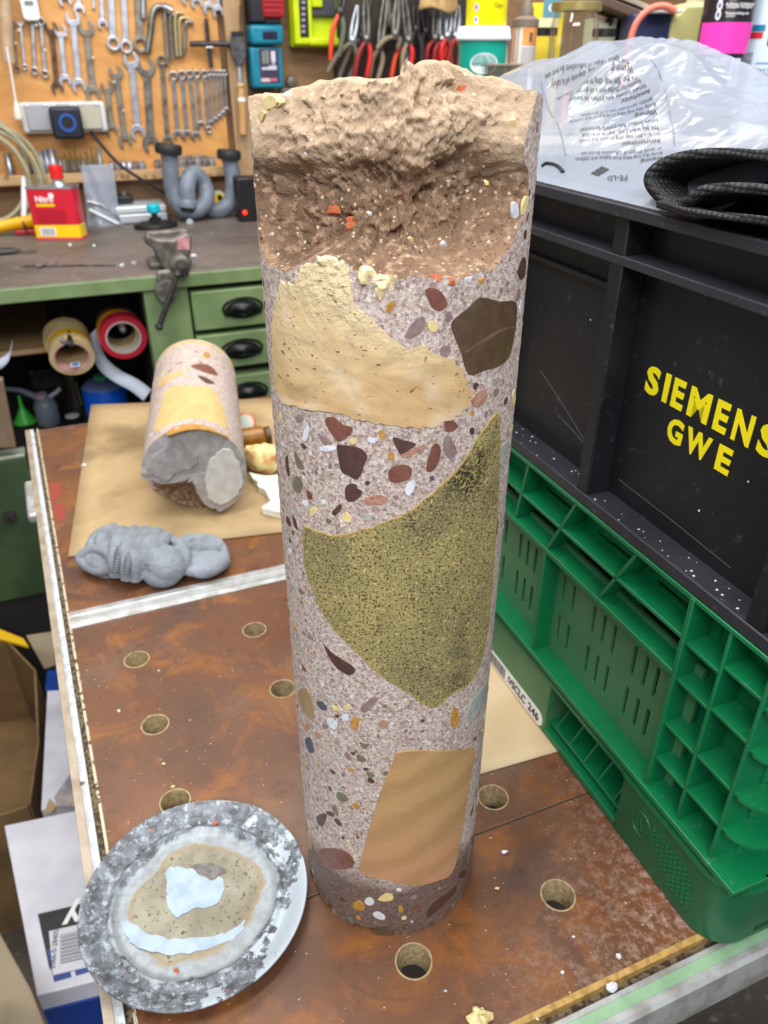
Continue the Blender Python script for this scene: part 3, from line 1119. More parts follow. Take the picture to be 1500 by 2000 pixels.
# clip on the outer side of the left rail and the folded leg frame
p = onz(60, 970)
MB().box((p.x, p.y, -0.006 - FLOOR), (0.012, 0.09, 0.012), R=Matrix.Rotation(math.radians(24.5), 3, 'Z')).build('side_grip', ALU, table, 30, 0.003)
fl = leftat(trim)
corners = [LP0 + LD * .06 + TU * .05, LP0 + LD * .06 + TU * (W - .05), fl - LD * .05 + TU * .05, fl - LD * .05 + TU * (W - .05)]
for c in corners:
    mb = MB().span((c.x - .02, c.y - .02, 0.0), (c.x + .02, c.y + .02, -FLOOR - .021))
    mb.build('leg', DARKST, table, 0, 0.002)
for a, b in ((0, 1), (2, 3), (0, 2), (1, 3)):
    MB().tube([Vector((corners[a].x, corners[a].y, -FLOOR - .06)), Vector((corners[b].x, corners[b].y, -FLOOR - .06))], 0.016, 8).build('frame_bar', DARKST, table)

# red paint marks on the far board (flat print)
for pts in ([(95, 945), (118, 943), (120, 965), (100, 982)], [(100, 985), (125, 985), (127, 1015), (112, 1020)]):
    mb = MB().prism([(onz(*q).x, onz(*q).y) for q in pts], .0001 - FLOOR, .0003 - FLOOR)
    mb.build('paint_mark', mat('red_chalk_paint', (150, 52, 44), 0.8, 0, (110, 62, 42), 200, 0.4, 0.7), table, 0, label='faded red paint mark')

# crumbs of mortar on the table
for i, (x, y, s_, m) in enumerate([(984, 1664, .0026, S_WHITE), (938, 1985, .0055, S_CREAM), (1210, 1868, .0022, S_WHITE), (1194, 1928, .003, S_WHITE), (970, 1735, .0016, S_CREAM), (1098, 1900, .0011, S_WHITE), (310, 1310, .001, S_WHITE),
                                   (232, 1388, .0013, S_WHITE), (320, 1492, .0013, S_CREAM), (338, 1537, .0015, S_CREAM), (165, 910, .003, S_WHITE), (870, 1935, .0012, S_WHITE), (1050, 1990, .001, S_WHITE), (1120, 1830, .001, S_WHITE)]):
    o = nugget('mortar_crumb', onz(x, y, s_ * 0.5), s_, m, None, 40 + i, 0.8)
    tag(o, ['white crumb beside the foot of the upright core', 'largest pale crumb at the very front edge of the table', 'tiny white grain below the right-hand table hole', 'white grain lying in the front groove', 'small cream grain between core and right-hand hole', 'speck between front hole and right-hand hole',
            'speck near the far left table hole', 'speck left of the worn table hole', 'cream speck below the worn table hole', 'cream speck just above the metal lid', 'white lump on the left edge of the paper sheet', 'speck right of the front table hole', 'speck near the front rail middle', 'speck left of the front groove'][i], 'crumb')

# ------------------------------------------------------------------ paper sheets
def kraft(name, a, b, st):
    k = NT(name)
    c = k.mix(k.step(k.noise(11, 4), 0.38, 0.66), a, b)
    c = k.mix(k.math('MULTIPLY', k.step(k.noise(9, 4), 0.50, 0.64), 0.75), c, st)
    k.bump(k.noise(260, 3), 0.1, 0.0006)
    return k.out(c, 0.75)


KRAFT = kraft('stained_kraft_board', (176, 150, 110), (156, 130, 92), (112, 88, 56))
KRAFT2 = kraft('clean_kraft_board', (208, 186, 150), (198, 174, 138), (188, 164, 126))


def sheet(name, pts, z0, z1, m, label, cat, n=14):
    P = [onz(*q, z1) for q in pts]
    c = sum(P, Vector()) / 4
    t = thing(name, label, cat, (c.x, c.y, z0))
    mb = MB()
    def fn(u, v):
        p = (P[0] * (1 - u) + P[1] * u) * (1 - v) + (P[3] * (1 - u) + P[2] * u) * v
        return (p.x - c.x, p.y - c.y, (z1 - z0) / 2 + 0.0012 * max(0, float(vnoise(np.array([[p.x, p.y, 0]]), 9)[0])) * min(1, 4 * v * (1 - v) + .3))
    mb.grid(fn, n, n)
    o = mb.build('sheet', m, t, 60, solid=(z1 - z0))
    return t


sheet('cardboard_sheet', [(178, 790), (575, 776), (585, 1034), (133, 1085)], 0.0002, 0.0026, KRAFT, 'brown stained cardboard sheet under the lying core and behind the sock', 'cardboard')
sheet('cardboard_sheet', [(905, 1250), (1130, 1185), (1180, 1440), (925, 1514)], 0.0002, 0.0016, KRAFT2, 'clean beige cardboard lying under the corner of the green crate', 'cardboard')

# ------------------------------------------------------------------ lying drill core
R2C = 0.0555
A0 = onz(380, 925, R2C + .003)
AF = onz(372, 663, 2 * R2C + .003)
ax = Vector((AF.x - A0.x, AF.y - A0.y, 0))
L2 = ax.length
ax.normalize()
dn = Vector((0, 0, -1))
xx = dn.cross(ax)
core2 = thing('drill_core', 'shorter concrete drill core lying on the brown cardboard with its grey broken end forward', 'drill core', A0)
M2 = Matrix((xx, dn, ax)).transposed()
core2.rotation_euler = M2.to_euler()
nph, nz = 200, 130
ph = np.linspace(-math.pi, math.pi, nph, endpoint=False)
tz = np.concatenate([np.linspace(0, 0.07, 60, endpoint=False), np.linspace(0.07, L2, nz - 60)])
PH2, Z2 = np.meshgrid(ph, tz)
deg = np.degrees(PH2)
deg = np.where(deg > 150, deg - 360, deg)
pts = np.stack([R2C * np.sin(PH2), -R2C * np.cos(PH2), Z2], -1)
rn = np.interp(deg, [-204, -200, -190, -182, -172, -155, -130, -116, -108, -98, -87], [1, .97, .74, .50, .28, .17, .19, .32, .50, .76, 1])
rn = np.clip(rn + 0.12 * fbm(pts, 90, 3) * (rn < .97), 0.1, 1)
dep = np.clip(1 - Z2 / (0.034 + 0.015 * fbm(pts * [1, 1, 0], 40, 2)), 0, 1) ** 0.6
r2 = R2C * (1 - (1 - rn) * dep)
r2 = r2 + 0.0002 * fbm(pts, 400, 3)
V2 = np.stack([r2 * np.sin(PH2), -r2 * np.cos(PH2), Z2], -1)
V2[0, :, 2] += 0.0008 * fbm(V2[0], 130, 3)
v2 = V2.reshape(-1, 3)
ii, jj = np.meshgrid(np.arange(nph), np.arange(nz - 1))
q2 = np.stack([jj * nph + ii, jj * nph + (ii + 1) % nph, (jj + 1) * nph + (ii + 1) % nph, (jj + 1) * nph + ii], -1).reshape(-1, 4)
bq2 = (r2 < R2C - 0.0012).reshape(-1)[q2].mean(1) > 0.5
obj('drilled_surface', np_mesh('drilled_surface', v2, q2[~bq2]), MORTAR2, core2, 180)
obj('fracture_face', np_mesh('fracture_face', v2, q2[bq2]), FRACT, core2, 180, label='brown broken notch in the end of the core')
rim2 = V2[0]
cv = [rim2]
ctr2 = np.array([-0.004 + 0.02, 0.0, 0])
for i in range(1, 13):
    s_ = 1 - i / 12
    p = (rim2 - ctr2) * s_ + ctr2
    p[:, 2] = 0.0010 * fbm(p * [1, 1, 0], 150, 3)
    cv.append(p)
cv = np.concatenate(cv)
ci, cj = np.meshgrid(np.arange(nph), np.arange(12))
cq = np.stack([cj * nph + ci, (cj + 1) * nph + ci, (cj + 1) * nph + (ci + 1) % nph, cj * nph + (ci + 1) % nph], -1).reshape(-1, 4)
ENDM = stone('smooth_grey_cement_skin', (168, 164, 162), (146, 142, 140), 60, (124, 118, 116), 0.2, 0.7, (0.66, 0.72))
ENDL = stone('pale_cement_skin', (208, 206, 200), (190, 188, 182), 80, (160, 156, 150), 0.25, 0.75, (0.64, 0.7))
obj('end_face', np_mesh('end_face', cv, cq), ENDM, core2, 60, label='smooth grey end face with a broken notch')


def endpt(x, y):
    n = ax
    p = onplane(x, y, A0, n)
    q = p - A0
    return q.dot(xx), q.dot(dn)


def endpatch(pts, m, label=None):
    lp = smooth_loop([endpt(*p) for p in pts], 3)
    lp = [tuple(np.array(q) + 0.0020 * np.array([vnoise(np.array([[q[0], q[1], 3.]]), 300)[0], vnoise(np.array([[q[0], q[1], 9.]]), 300)[0]])) for q in lp]
    mb = MB().prism(lp, -0.0016, 0.001)
    return mb.build('cement_skin', m, core2, 30, 0.0006, label=label)


endpatch([(412, 900), (424, 884), (440, 876), (458, 886), (468, 912), (474, 940), (466, 964), (450, 978), (425, 984), (408, 970), (402, 945), (404, 922)], ENDL, 'pale cement patch on the end face')
endpatch([(292, 905), (318, 874), (350, 862), (372, 878), (388, 892), (372, 916), (346, 922), (330, 936), (306, 928), (286, 918)], mat('dark_cement_skin', (142, 138, 138), 0.6, 0, (160, 158, 156), 90, bump=0.2))


def oncyl2(x, y):
    d = Vector(ray(x, y))
    o_ = Vector((0, 0, CAMH)) - A0
    dl = Vector((d.dot(xx), d.dot(dn), d.dot(ax)))
    ol = Vector((o_.dot(xx), o_.dot(dn), o_.dot(ax)))
    a = dl.x ** 2 + dl.y ** 2
    b = 2 * (dl.x * ol.x + dl.y * ol.y)
    c = ol.x ** 2 + ol.y ** 2 - R2C ** 2
    disc = max(0, b * b - 4 * a * c)
    t = (-b - math.sqrt(disc)) / (2 * a)
    p = ol + dl * t
    return math.atan2(p.x, -p.y), p.z


def pxl2(pts):
    return [oncyl2(*p) for p in pts]


patch('sandstone', pxl2([(300, 846), (312, 800), (326, 760), (370, 754), (415, 760), (432, 790), (446, 838), (420, 826), (380, 818), (345, 824)]), YELL, 0.0004, 8, R=R2C, par=core2, label='smooth yellow sandstone band across the lying core', k=3)
patch('stone', pxl2([(372, 716), (392, 711), (412, 716), (426, 734), (400, 728)]), S_RED, 0.0004, 3, R=R2C, par=core2)
patch('stone', pxl2([(386, 734), (402, 738), (420, 750), (402, 748)]), S_BROWN, 0.0004, 3, R=R2C, par=core2)
patch('sandstone', pxl2([(308, 748), (340, 728), (366, 726), (340, 738), (314, 756)]), YELL, 0.0004, 3, R=R2C, par=core2)
patch('sandstone', [(-1.15, L2 - .004), (0, L2 - .004), (1.2, L2 - .004), (1.1, L2 - .022), (0.2, L2 - .016), (-1.0, L2 - .012)], YELL, 0.0004, 4, R=R2C, par=core2, k=6)
patch('stone', pxl2([(398, 690), (408, 690), (410, 698), (400, 698)]), S_OCHRE, 0.0004, 3, R=R2C, par=core2)
patch('sandstone', pxl2([(330, 840), (380, 828), (436, 846), (445, 856), (385, 838), (330, 850)]), S_OCHRE, 0.0003, 3, R=R2C, par=core2)
for i in range(46):
    f_, z_ = R2.uniform(-1.4, 1.4), R2.uniform(0.01, L2 - .03)
    if 0.03 < z_ < 0.125:
        continue
    s_ = R2.uniform(.0018, .0045)
    patch('pebble', [(f_ + s_ * R2.uniform(.7, 1.2) * math.cos(a_) / R2C, z_ + s_ * R2.uniform(.6, 1.1) * math.sin(a_)) for a_ in np.linspace(0, 6.28, 7)[:-1]], R2.choice([S_WHITE, S_CREAM, S_MAUVE, S_PINK, S_LGREY, S_WHITE]), 0.0003, 2, k=1, R=R2C, par=core2)
MB().lathe([(0.0005, 0.0), (R2C, 0.0)], 32, c=(0, 0, L2)).build('far_face', MORTAR2, core2)

# ------------------------------------------------------------------ small things behind the core
p = onz(497, 876, .003)
t = thing('amber_jar', 'small amber brown jar lying between the lying core and the upright core', 'jar', (p.x, p.y, .003 + .015), 0.35)
RX = Matrix.Rotation(math.pi / 2, 3, 'Y')
AMB = mat('amber_plastic', (150, 100, 22), 0.3, 0, (120, 76, 16), 60)
MB().lathe([(0.013, -.021), (.0148, -.019), (.0148, .012), (.012, .015), (.010, .016)], 26, R=RX).build('body', AMB, t)
MB().lathe([(.0125, .016), (.0128, .0175), (.0128, .022), (.011, .0225), (0, .0225)], 26, R=RX).build('lid', mat('dark_brown_lid', (70, 46, 16), .4), t)
p = onz(482, 846, .003)
t = thing('bottle_cap', 'pale bottle cap with an orange rim beside the lying core', 'cap', (p.x, p.y, .003), 0)
RT = Matrix.Rotation(math.radians(-60), 3, 'X') @ Matrix.Rotation(math.radians(15), 3, 'Y')
MB().lathe([(.013, 0), (.0135, .002), (.0135, .007), (.012, .008)], 26, c=(0, .004, .0125), R=Matrix.Rotation(math.radians(62), 3, 'X')).build('rim', mat('orange_plastic', (226, 96, 52), .4), t)
MB().lathe([(.0115, 0.004), (.0115, .0088), (.0, .0092)], 26, c=(0, .004, .0125), R=Matrix.Rotation(math.radians(62), 3, 'X')).build('cap', mat('pale_mint_plastic', (206, 214, 204), .4), t)
p = onz(519, 916, .003)
o = nugget('foam_lump', Vector((p.x, p.y, .018)), .024, mat('yellowed_foam', (232, 214, 150), .9, 0, (206, 150, 96), 70, bump=.3, bs=200), None, 71, .8)
tag(o, 'yellowed lump of hardened foam in front of the amber jar', 'foam')


def torn_sheet(name, pts, z, th, m, label, cat):
    P = [onz(*q, z) for q in pts]
    c = sum(P, Vector()) / len(P)
    lp = smooth_loop([(q.x - c.x, q.y - c.y) for q in P], 4)
    lp = [(q[0] + .002 * float(vnoise(np.array([[q[0], q[1], 1.]]), 160)[0]), q[1] + .002 * float(vnoise(np.array([[q[0], q[1], 7.]]), 160)[0])) for q in lp]
    me = plate([lp], th)
    o = obj(name, me, m, None, 30)
    o.location = (c.x, c.y, z - th)
    return tag(o, label, cat)


torn_sheet('polystyrene_piece', [(488, 922), (520, 930), (570, 925), (600, 930), (600, 1000), (560, 1002), (520, 994), (514, 988), (527, 978), (520, 960), (505, 950), (498, 936)], .011, .008, mat('white_foam', (236, 236, 226), .85, 0, (220, 214, 190), 60, bump=.2, bs=150), 'torn white foam sheet lying on the cardboard behind the upright core', 'foam')

# ------------------------------------------------------------------ grey sock
SOCKK = NT('grey_knit')
cc = SOCKK.mix(SOCKK.step(SOCKK.noise(55, 5), .35, .68), (146, 152, 160), (118, 121, 127))
cc = SOCKK.mix(SOCKK.math('MULTIPLY', SOCKK.step(SOCKK.noise(28, 4), .5, .7), .6), cc, (168, 177, 190))
SOCKK.bump(SOCKK.math('ADD', SOCKK.noise(900, 3), SOCKK.noise(240, 3)), .8, .0016)
SOCK = SOCKK.out(cc, .95, 0, .1)
sa, sb = onz(150, 1112), onz(446, 1100)
sx = (sb - sa).normalized()
sc_ = (sa + sb) / 2
SL_ = (sb - sa).length
sock = thing('grey_sock', 'crumpled grey knitted sock lying on the worktable in front of the cardboard', 'sock', (sc_.x, sc_.y, 0), math.atan2(sx.y, sx.x))
kk = SL_ / 297.0                              # metres per picture pixel across the sock
sy = Vector((-sx.y, sx.x, 0))


def sl(px, py, z):
    q = onz(px, py, z) - sc_
    return Vector((q.dot(sx), q.dot(sy), z))


mb = MB()


def lobe(px, py, z, rx, ry, rz, rot=0.0, tilt=0.0):
    """rounded lump: centre at a picture point and height, radii in metres"""
    R_ = Matrix.Rotation(rot, 3, 'Z') @ Matrix.Rotation(tilt, 3, 'Y')
    c_ = sl(px, py, z)
    n_ = 24
    vs = []
    for a_ in range(13):
        pr, pz = math.sin(math.pi * a_ / 12) + 1e-9, -math.cos(math.pi * a_ / 12)
        for q in range(n_):
            t_ = 2 * math.pi * q / n_
            v = R_ @ Vector((pr * math.cos(t_) * rx, pr * math.sin(t_) * ry, pz * rz)) + c_
            v.z = max(v.z, .0006)
            vs.append(v)
    mb.add(vs, [(a_ * n_ + q, a_ * n_ + (q + 1) % n_, (a_ + 1) * n_ + (q + 1) % n_, (a_ + 1) * n_ + q) for a_ in range(12) for q in range(n_)])


def fold(pts, r_):
    P_ = smooth_line([sl(*q) for q in pts], 7)
    N_ = len(P_) - 1
    mb.tube(P_, [r_ * (.55 + .45 * math.sin(math.pi * min(max(a_ / N_, .12), .88))) for a_ in range(N_ + 1)], 14)


lobe(300, 1095, .010, .062, .026, .012)
lobe(222, 1085, .013, .030, .026, .014)
fold([(205, 1036, .016), (188, 1056, .020), (172, 1078, .016)], .0085)
fold([(222, 1030, .018), (204, 1050, .025), (192, 1066, .022)], .0080)
fold([(240, 1036, .014), (233, 1052, .030), (226, 1090, .026), (226, 1126, .008)], .0088)
fold([(262, 1036, .014), (256, 1052, .031), (247, 1092, .028), (247, 1132, .008)], .0092)
fold([(284, 1036, .014), (278, 1054, .032), (264, 1094, .028), (266, 1134, .008)], .0088)
fold([(308, 1040, .014), (302, 1052, .032), (282, 1084, .030), (279, 1126, .010)], .0098)
fold([(330, 1046, .016), (318, 1058, .031), (300, 1080, .032), (295, 1104, .024)], .0075)
lobe(326, 1103, .018, .020, .021, .019, rot=.35)
lobe(318, 1122, .011, .019, .015, .012)
fold([(332, 1052, .018), (352, 1066, .024), (362, 1090, .022), (362, 1116, .010)], .0070)
lobe(392, 1066, .017, .027, .013, .0125, rot=-.22)
lobe(398, 1102, .010, .027, .015, .0105, rot=.18)
fold([(356, 1058, .024), (392, 1054, .025), (424, 1062, .020), (440, 1084, .012)], .0070)
fold([(366, 1116, .010), (400, 1116, .011), (432, 1102, .012), (441, 1086, .010)], .0075)
o = mb.build('knit', SOCK, sock, 180)
md = o.modifiers.new('merge', 'REMESH'); md.mode = 'VOXEL'; md.voxel_size = 0.0011; md.use_smooth_shade = True
md = o.modifiers.new('relax', 'SMOOTH'); md.factor = 0.5; md.iterations = 4
tx = bpy.data.textures.new('knit_wrinkle', 'CLOUDS'); tx.noise_scale = 0.009
md = o.modifiers.new('wrinkle', 'DISPLACE'); md.texture = tx; md.strength = 0.0018; md.mid_level = 0.5
# open cuff: a rolled rim around a dark hollow at the left end
rimp = smooth_line([sl(*q) for q in [(158, 1092, .012), (172, 1106, .010), (196, 1114, .010), (217, 1106, .016), (216, 1086, .024), (200, 1074, .026), (178, 1076, .021), (162, 1084, .016), (158, 1092, .012)]], 5)[:-1]
mbc = MB().tube(rimp, .0058, 12, closed=True)
lo = [Vector((v.x * .92 - .004, v.y, max(v.z - .012, .001))) for v in rimp]
n_ = len(rimp)
mbc.add(list(rimp) + lo, [(a_, (a_ + 1) % n_, n_ + (a_ + 1) % n_, n_ + a_) for a_ in range(n_)])
mbc.build('cuff', SOCK, sock, 180, label='rolled open cuff of the sock')
mbr = MB()
for a_ in range(15):
    f_ = .10 + a_ * .058
    for (b0, b1) in (((238, 1040, .030), (226, 1122, .012)), ((258, 1042, .031), (247, 1126, .012))):
        px_, py_ = b0[0] + (b1[0] - b0[0]) * f_, b0[1] + (b1[1] - b0[1]) * f_
        z_ = .0105 + .026 * math.sin(math.pi * min(.28 + f_ * .62, 1))
        mbr.tube([sl(px_ - 7, py_ + 1, z_ - .001), sl(px_, py_, z_ + .0012), sl(px_ + 7, py_ - 1, z_ - .001)], .0011, 6)
mbr.build('ribbing', SOCK, sock, 180)

# ------------------------------------------------------------------ round metal lid
def lidmat():
    k = NT('zinc_lid_with_paint_remains')
    x, y, z = k.sep()
    rr = k.math('SQRT', k.math('ADD', k.math('MULTIPLY', x, x), k.math('MULTIPLY', y, y)))
    n1, n2, n3 = k.noise(45, 6, .6), k.noise(120, 6, .65), k.noise(22, 5)
    zinc = k.mix(k.step(n2, .42, .6), (118, 124, 132), (78, 80, 84))
    zinc = k.mix(k.step(k.noise(190, 6, .75), .52, .60), zinc, (158, 168, 178))
    pale = k.mix(k.step(n2, .4, .62), (160, 168, 174), (138, 144, 146))
    crust = k.mix(k.step(n1, .4, .62), (152, 148, 132), (128, 122, 104))
    crust = k.mix(k.step(k.noise(420, 4), .60, .66), crust, (90, 78, 58))
    rn = k.math('ADD', rr, k.math('MULTIPLY', k.math('SUBTRACT', n3, .5), .030))
    rn = k.math('ADD', rn, k.math('MULTIPLY', k.math('SUBTRACT', n2, .5), .008))
    c = k.mix(k.step(rn, .0375, .0385), crust, pale)
    edge = k.math('MULTIPLY', k.step(rn, .0345, .0375), k.step(rn, .0400, .0380))
    c = k.mix(k.math('MULTIPLY', edge, .7), c, (150, 132, 100))
    c = k.mix(k.step(rn, .0475, .0495), c, zinc)
    wht = k.math('MULTIPLY', k.step(k.math('ADD', k.math('MULTIPLY', x, .7), k.math('MULTIPLY', n1, .18)), .124, .128), k.step(rr, .046, .050))
    c = k.mix(wht, c, (182, 194, 204))
    c = k.mix(k.step(k.noise(300, 2), .745, .755), c, (206, 110, 70))
    k.bump(k.math('ADD', n2, k.noise(500, 4)), .35, .0008)
    return k.out(c, .5, .25)


lc = onz(383, 1750, .008)
lid = thing('round_metal_lid', 'round dented zinc lid with flaking pale blue paint at the front left of the table', 'lid', (lc.x, lc.y, .0005), 0)
LM = lidmat()
mb = MB()
mb.lathe([(0.0006, .0032), (.020, .0031), (.034, .0030), (.044, .0030), (.0470, .0034), (.0490, .0062), (.0505, .0068), (.0520, .0056), (.0540, .0050), (.0570, .0062), (.0610, .0085), (.0655, .0110), (.0672, .0112), (.0675, .0104), (.0662, .0094), (.0600, .0070), (.0555, .0036), (.0500, .0032), (.0440, .0012), (.0006, .0012)], 96)
o = mb.build('lid_plate', LM, lid, 70)
me = o.data
for v in me.vertices:
    v.co.z += .0010 * float(vnoise(np.array([[v.co.x, v.co.y, 0.]]), 35)[0]) * min(1, math.hypot(v.co.x, v.co.y) / .05)
    v.co.z = max(v.co.z, 0.0)


def lidpt(x, y):
    p = onz(x, y, .0036)
    return p.x - lc.x, p.y - lc.y


def flake(pts, m, h=.0004, label=None, jag=.0011):
    lp = smooth_loop([lidpt(*p) for p in pts], 4)
    lp = [(q[0] + jag * float(vnoise(np.array([[q[0], q[1], 1.]]), 500)[0]), q[1] + jag * float(vnoise(np.array([[q[0], q[1], 7.]]), 500)[0])) for q in lp]
    me = plate([lp], h)
    o = obj('paint_flake', me, m, lid, 0, label=label)
    o.location = (0, 0, .0033)
    return o


PBLUE = mat('pale_blue_paint', (168, 186, 202), .5, 0, (150, 170, 186), 90, bump=.1)
flake([(326, 1700), (348, 1694), (372, 1698), (395, 1710), (412, 1722), (432, 1712), (436, 1732), (428, 1762), (400, 1772), (372, 1778), (344, 1794), (334, 1780), (326, 1755), (328, 1725)], PBLUE, .0005, 'pale blue paint flake in the middle of the lid')
flake([(372, 1696), (400, 1686), (428, 1692), (440, 1704), (414, 1716), (396, 1706)], mat('bare_grey_spot', (104, 102, 98), .6, .3, (130, 128, 124), 200), .0003)
flake([(240, 1800), (262, 1806), (290, 1822), (330, 1834), (380, 1832), (430, 1826), (460, 1812), (476, 1800), (470, 1822), (430, 1846), (370, 1862), (310, 1862), (262, 1846), (246, 1826)], PBLUE, .0003, 'pale blue paint left along the near side of the lid')
for i, (x, y) in enumerate([(421, 1608), (344, 1896)]):
    p = onz(x, y, .008)
    nugget('orange_crumb', Vector((p.x - lc.x, p.y - lc.y, .0075)), .0022, S_ORANGE, lid, 90 + i, .8)
# ------------------------------------------------------------------ crates: local x runs along the side facing the core, y points out of that side
GA = math.radians(-21.4)
GO = onz(1385, 1868)
GRZ = math.atan2(math.cos(GA), math.sin(GA))
GX = Vector((math.sin(GA), math.cos(GA), 0))
GY = Vector((-GX.y, GX.x, 0))


def plastic(name, col, col2, dust_light, rough=.4):
    k = NT(name)
    c = k.mix(k.step(k.noise(18, 4), .4, .7), col, col2)
    c = k.mix(k.math('MULTIPLY', k.step(k.noise(140, 6, .7), .60, .78), .5), c, dust_light)
    c = k.mix(k.step(k.noise(520, 2), .76, .77), c, dust_light)
    k.bump(k.noise(500, 3), .06, .0006)
    return k.out(c, rough)


GREEN = plastic('green_crate_plastic', (10, 112, 66), (12, 100, 60), (96, 150, 112), .36)
GREEND = plastic('faded_green_panel', (72, 126, 86), (58, 114, 76), (110, 140, 112), .45)
SKIRT = plastic('dark_green_foot', (22, 92, 58), (18, 84, 52), (70, 120, 90), .4)
BLK = plastic('black_crate_plastic', (20, 21, 25), (26, 27, 31), (92, 94, 100), .42)
Z0 = 0.0018
green = thing('green_crate', 'green slotted plastic crate at the bottom of the stack on the table edge', 'crate', (GO.x, GO.y, Z0), GRZ)
PLN = Matrix(((1, 0, 0, 0), (0, 0, -1, 0), (0, 1, 0, 0), (0, 0, 0, 1)))   # plate in XY -> standing, thickness inwards
SLEN, DEP = 0.415, 0.56


def gp(name, loops, t, y0, m=GREEN, bev=0.0006, par=green, label=None):
    me = plate(loops, t, bev)
    me.transform(Matrix.Translation((0, y0, 0)) @ PLN)
    return obj(name, me, m, par, 30, label=label)


def gb(name, a, b, m=GREEN, bev=.0006, par=green, label=None):
    return MB().span(a, b).build(name, m, par, 30, bev, label=label)


# slotted wall
cols = [.097, .107, .118, .139, .150, .161, .185, .197, .207, .235, .246, .257, .279, .290, .301]
loops = [[(.066, .058), (.35, .058), (.35, .156), (.066, .156)]]
for s_ in cols:
    for a, b in ((.109, .1325), (.074, .0985)):
        loops.append(rrect(s_ - .0016, a, s_ + .0016, b, .0014, 3))
gp('slotted_wall', loops, .0025, -.012, GREEND, 0, label='faded green wall with rows of upright slots')
# hand holes
loops = [[(.066, .150), (.35, .150), (.35, .205), (.066, .205)]]
for a, b in ((.083, .127), (.149, .193), (.213, .265), (.279, .33)):
    loops.append(rrect(a, .1535, b, .1715, .004, 4))
for a, b in ((.080, .118), (.130, .176), (.190, .24)):
    loops.append(rrect(a, .179, b, .1825, .001, 2))
gp('handle_wall', loops, .0025, -.016, GREEN, 0)
gb('top_rim', (-.004, -.016, .2015), (SLEN, .001, .2045))
gb('rail', (.074, -.018, .1745), (.35, .0, .1772))
gb('rail', (.074, -.014, .1495), (.35, .0015, .1535))
gb('ledge', (-.002, -.03, .0590), (SLEN, .0035, .0630))
gb('ledge', (.075, -.03, .0490), (SLEN, .0005, .0530))
gb('ledge_seam', (.0, -.03, .0528), (SLEN, -.001, .0592), mat('green_shadow_gap', (8, 44, 28), .6))
for a, b in (((.182, .2015), (.206, .1535)), ((.121, .2015), (.146, .1535)), ((.240, .2015), (.250, .1535)), ((.30, .2015), (.302, .1535))):
    mb = MB()
    w = .0012
    vs = []
    for y in (.0, -.016):
        for q, e in ((a, -w), (a, w), (b, w), (b, -w)):
            vs.append((q[0] + e, y, q[1]))
    mb.add(vs, [(0, 1, 2, 3), (7, 6, 5, 4), (0, 4, 5, 1), (1, 5, 6, 2), (2, 6, 7, 3), (3, 7, 4, 0)])
    o = mb.build('rib', GREEN, green, 0)
    bm = bmesh.new(); bm.from_mesh(o.data); bmesh.ops.recalc_face_normals(bm, faces=bm.faces); bm.to_mesh(o.data); bm.free()
for s_ in (.074, .2065, .343):
    gb('rib', (s_ - .0016, -.014, .060), (s_ + .0016, .0015, .2035 if s_ != .2065 else .152))
# corner grid
CR_ = .022                                     # corner radius
gp('corner_wall', [[(.018, .058), (.076, .058), (.076, .203), (.018, .203)]] + [rrect(s_ - .0018, z_, s_ + .0018, z_ + .008, .0015, 3) for s_ in (.031, .057) for z_ in (.186, .16, .098)] + [rrect(.029, .122, .032, .144, .0013, 3), rrect(.055, .126, .058, .146, .0013, 3)], .002, -.017, GREEN, 0)
for s_ in (.047, .020):
    gb('rib', (s_ - .0011, -.018, .0625), (s_ + .0011, .0005, .2025))
for a, b, zs in ((.0745, .047, (.1745, .1490, .1150, .0870)), (.047, .020, (.1800, .1510, .1160, .0880))):
    for z_ in zs:
        gb('shelf', (b, -.017, z_ - .0011), (a, .0, z_ + .0011), bev=.0003)


def corner_sheet(name, z0, z1, out, th, m, s_end, y_end, label=None, rad=CR_):
    """vertical sheet that runs along the front, round the corner and back along the near side"""
    L = [(s_end, out)] + [(-out + rad - rad * math.sin(t), out - rad + rad * math.cos(t)) for t in np.linspace(0, math.pi / 2, 9)] + [(-out, y_end)]
    I = [(s_end, out - th)] + [(-out + rad - (rad - th) * math.sin(t), out - rad + (rad - th) * math.cos(t)) for t in np.linspace(0, math.pi / 2, 9)] + [(-out + th, y_end)]
    mb = MB().prism(L + I[::-1], z0, z1)
    o = mb.build(name, m, green, 25, label=label)
    bm = bmesh.new(); bm.from_mesh(o.data); bmesh.ops.recalc_face_normals(bm, faces=bm.faces); bm.to_mesh(o.data); bm.free()
    return o


corner_sheet('foot', 0.0, .0500, .0, .0025, SKIRT, .092, -DEP, 'smooth dark green rounded foot of the crate')
corner_sheet('foot_lip', .0500, .0545, .0018, .006, GREEN, .092, -DEP)
for z_ in (.1760, .1480, .1160, .0880, .0620):
    # rounded shelves of the corner
    L = [(.020, .0), (.016, .0)] + [(.018 - .018 * math.sin(t), -.018 + .018 * math.cos(t)) for t in np.linspace(0, math.pi / 2, 8)] + [(.0, -.045), (.017, -.045), (.017, -.020), (.020, -.017)]
    o = MB().prism(L, z_ - .0011, z_ + .0011).build('shelf', GREEN, green, 25)
corner_sheet('corner_wall', .055, .2035, -.017, .002, GREEN, .02, -DEP, rad=.006)
for y_ in (-.045, -.075, -.11, -.16, -.22, -.3, -.4, -.5):
    gb('rib', (.0, y_ - .0011, .0625), (.018, y_ + .0011, .2025))
for z_ in (.1760, .1480, .1160, .0880):
    gb('shelf', (.0, -DEP, z_ - .001), (.018, -.045, z_ + .001), bev=.0003)
gb('top_rim', (-.003, -DEP, .2015), (.014, -.014, .2045))
gb('ledge', (-.003, -DEP, .0590), (.018, -.020, .0630))
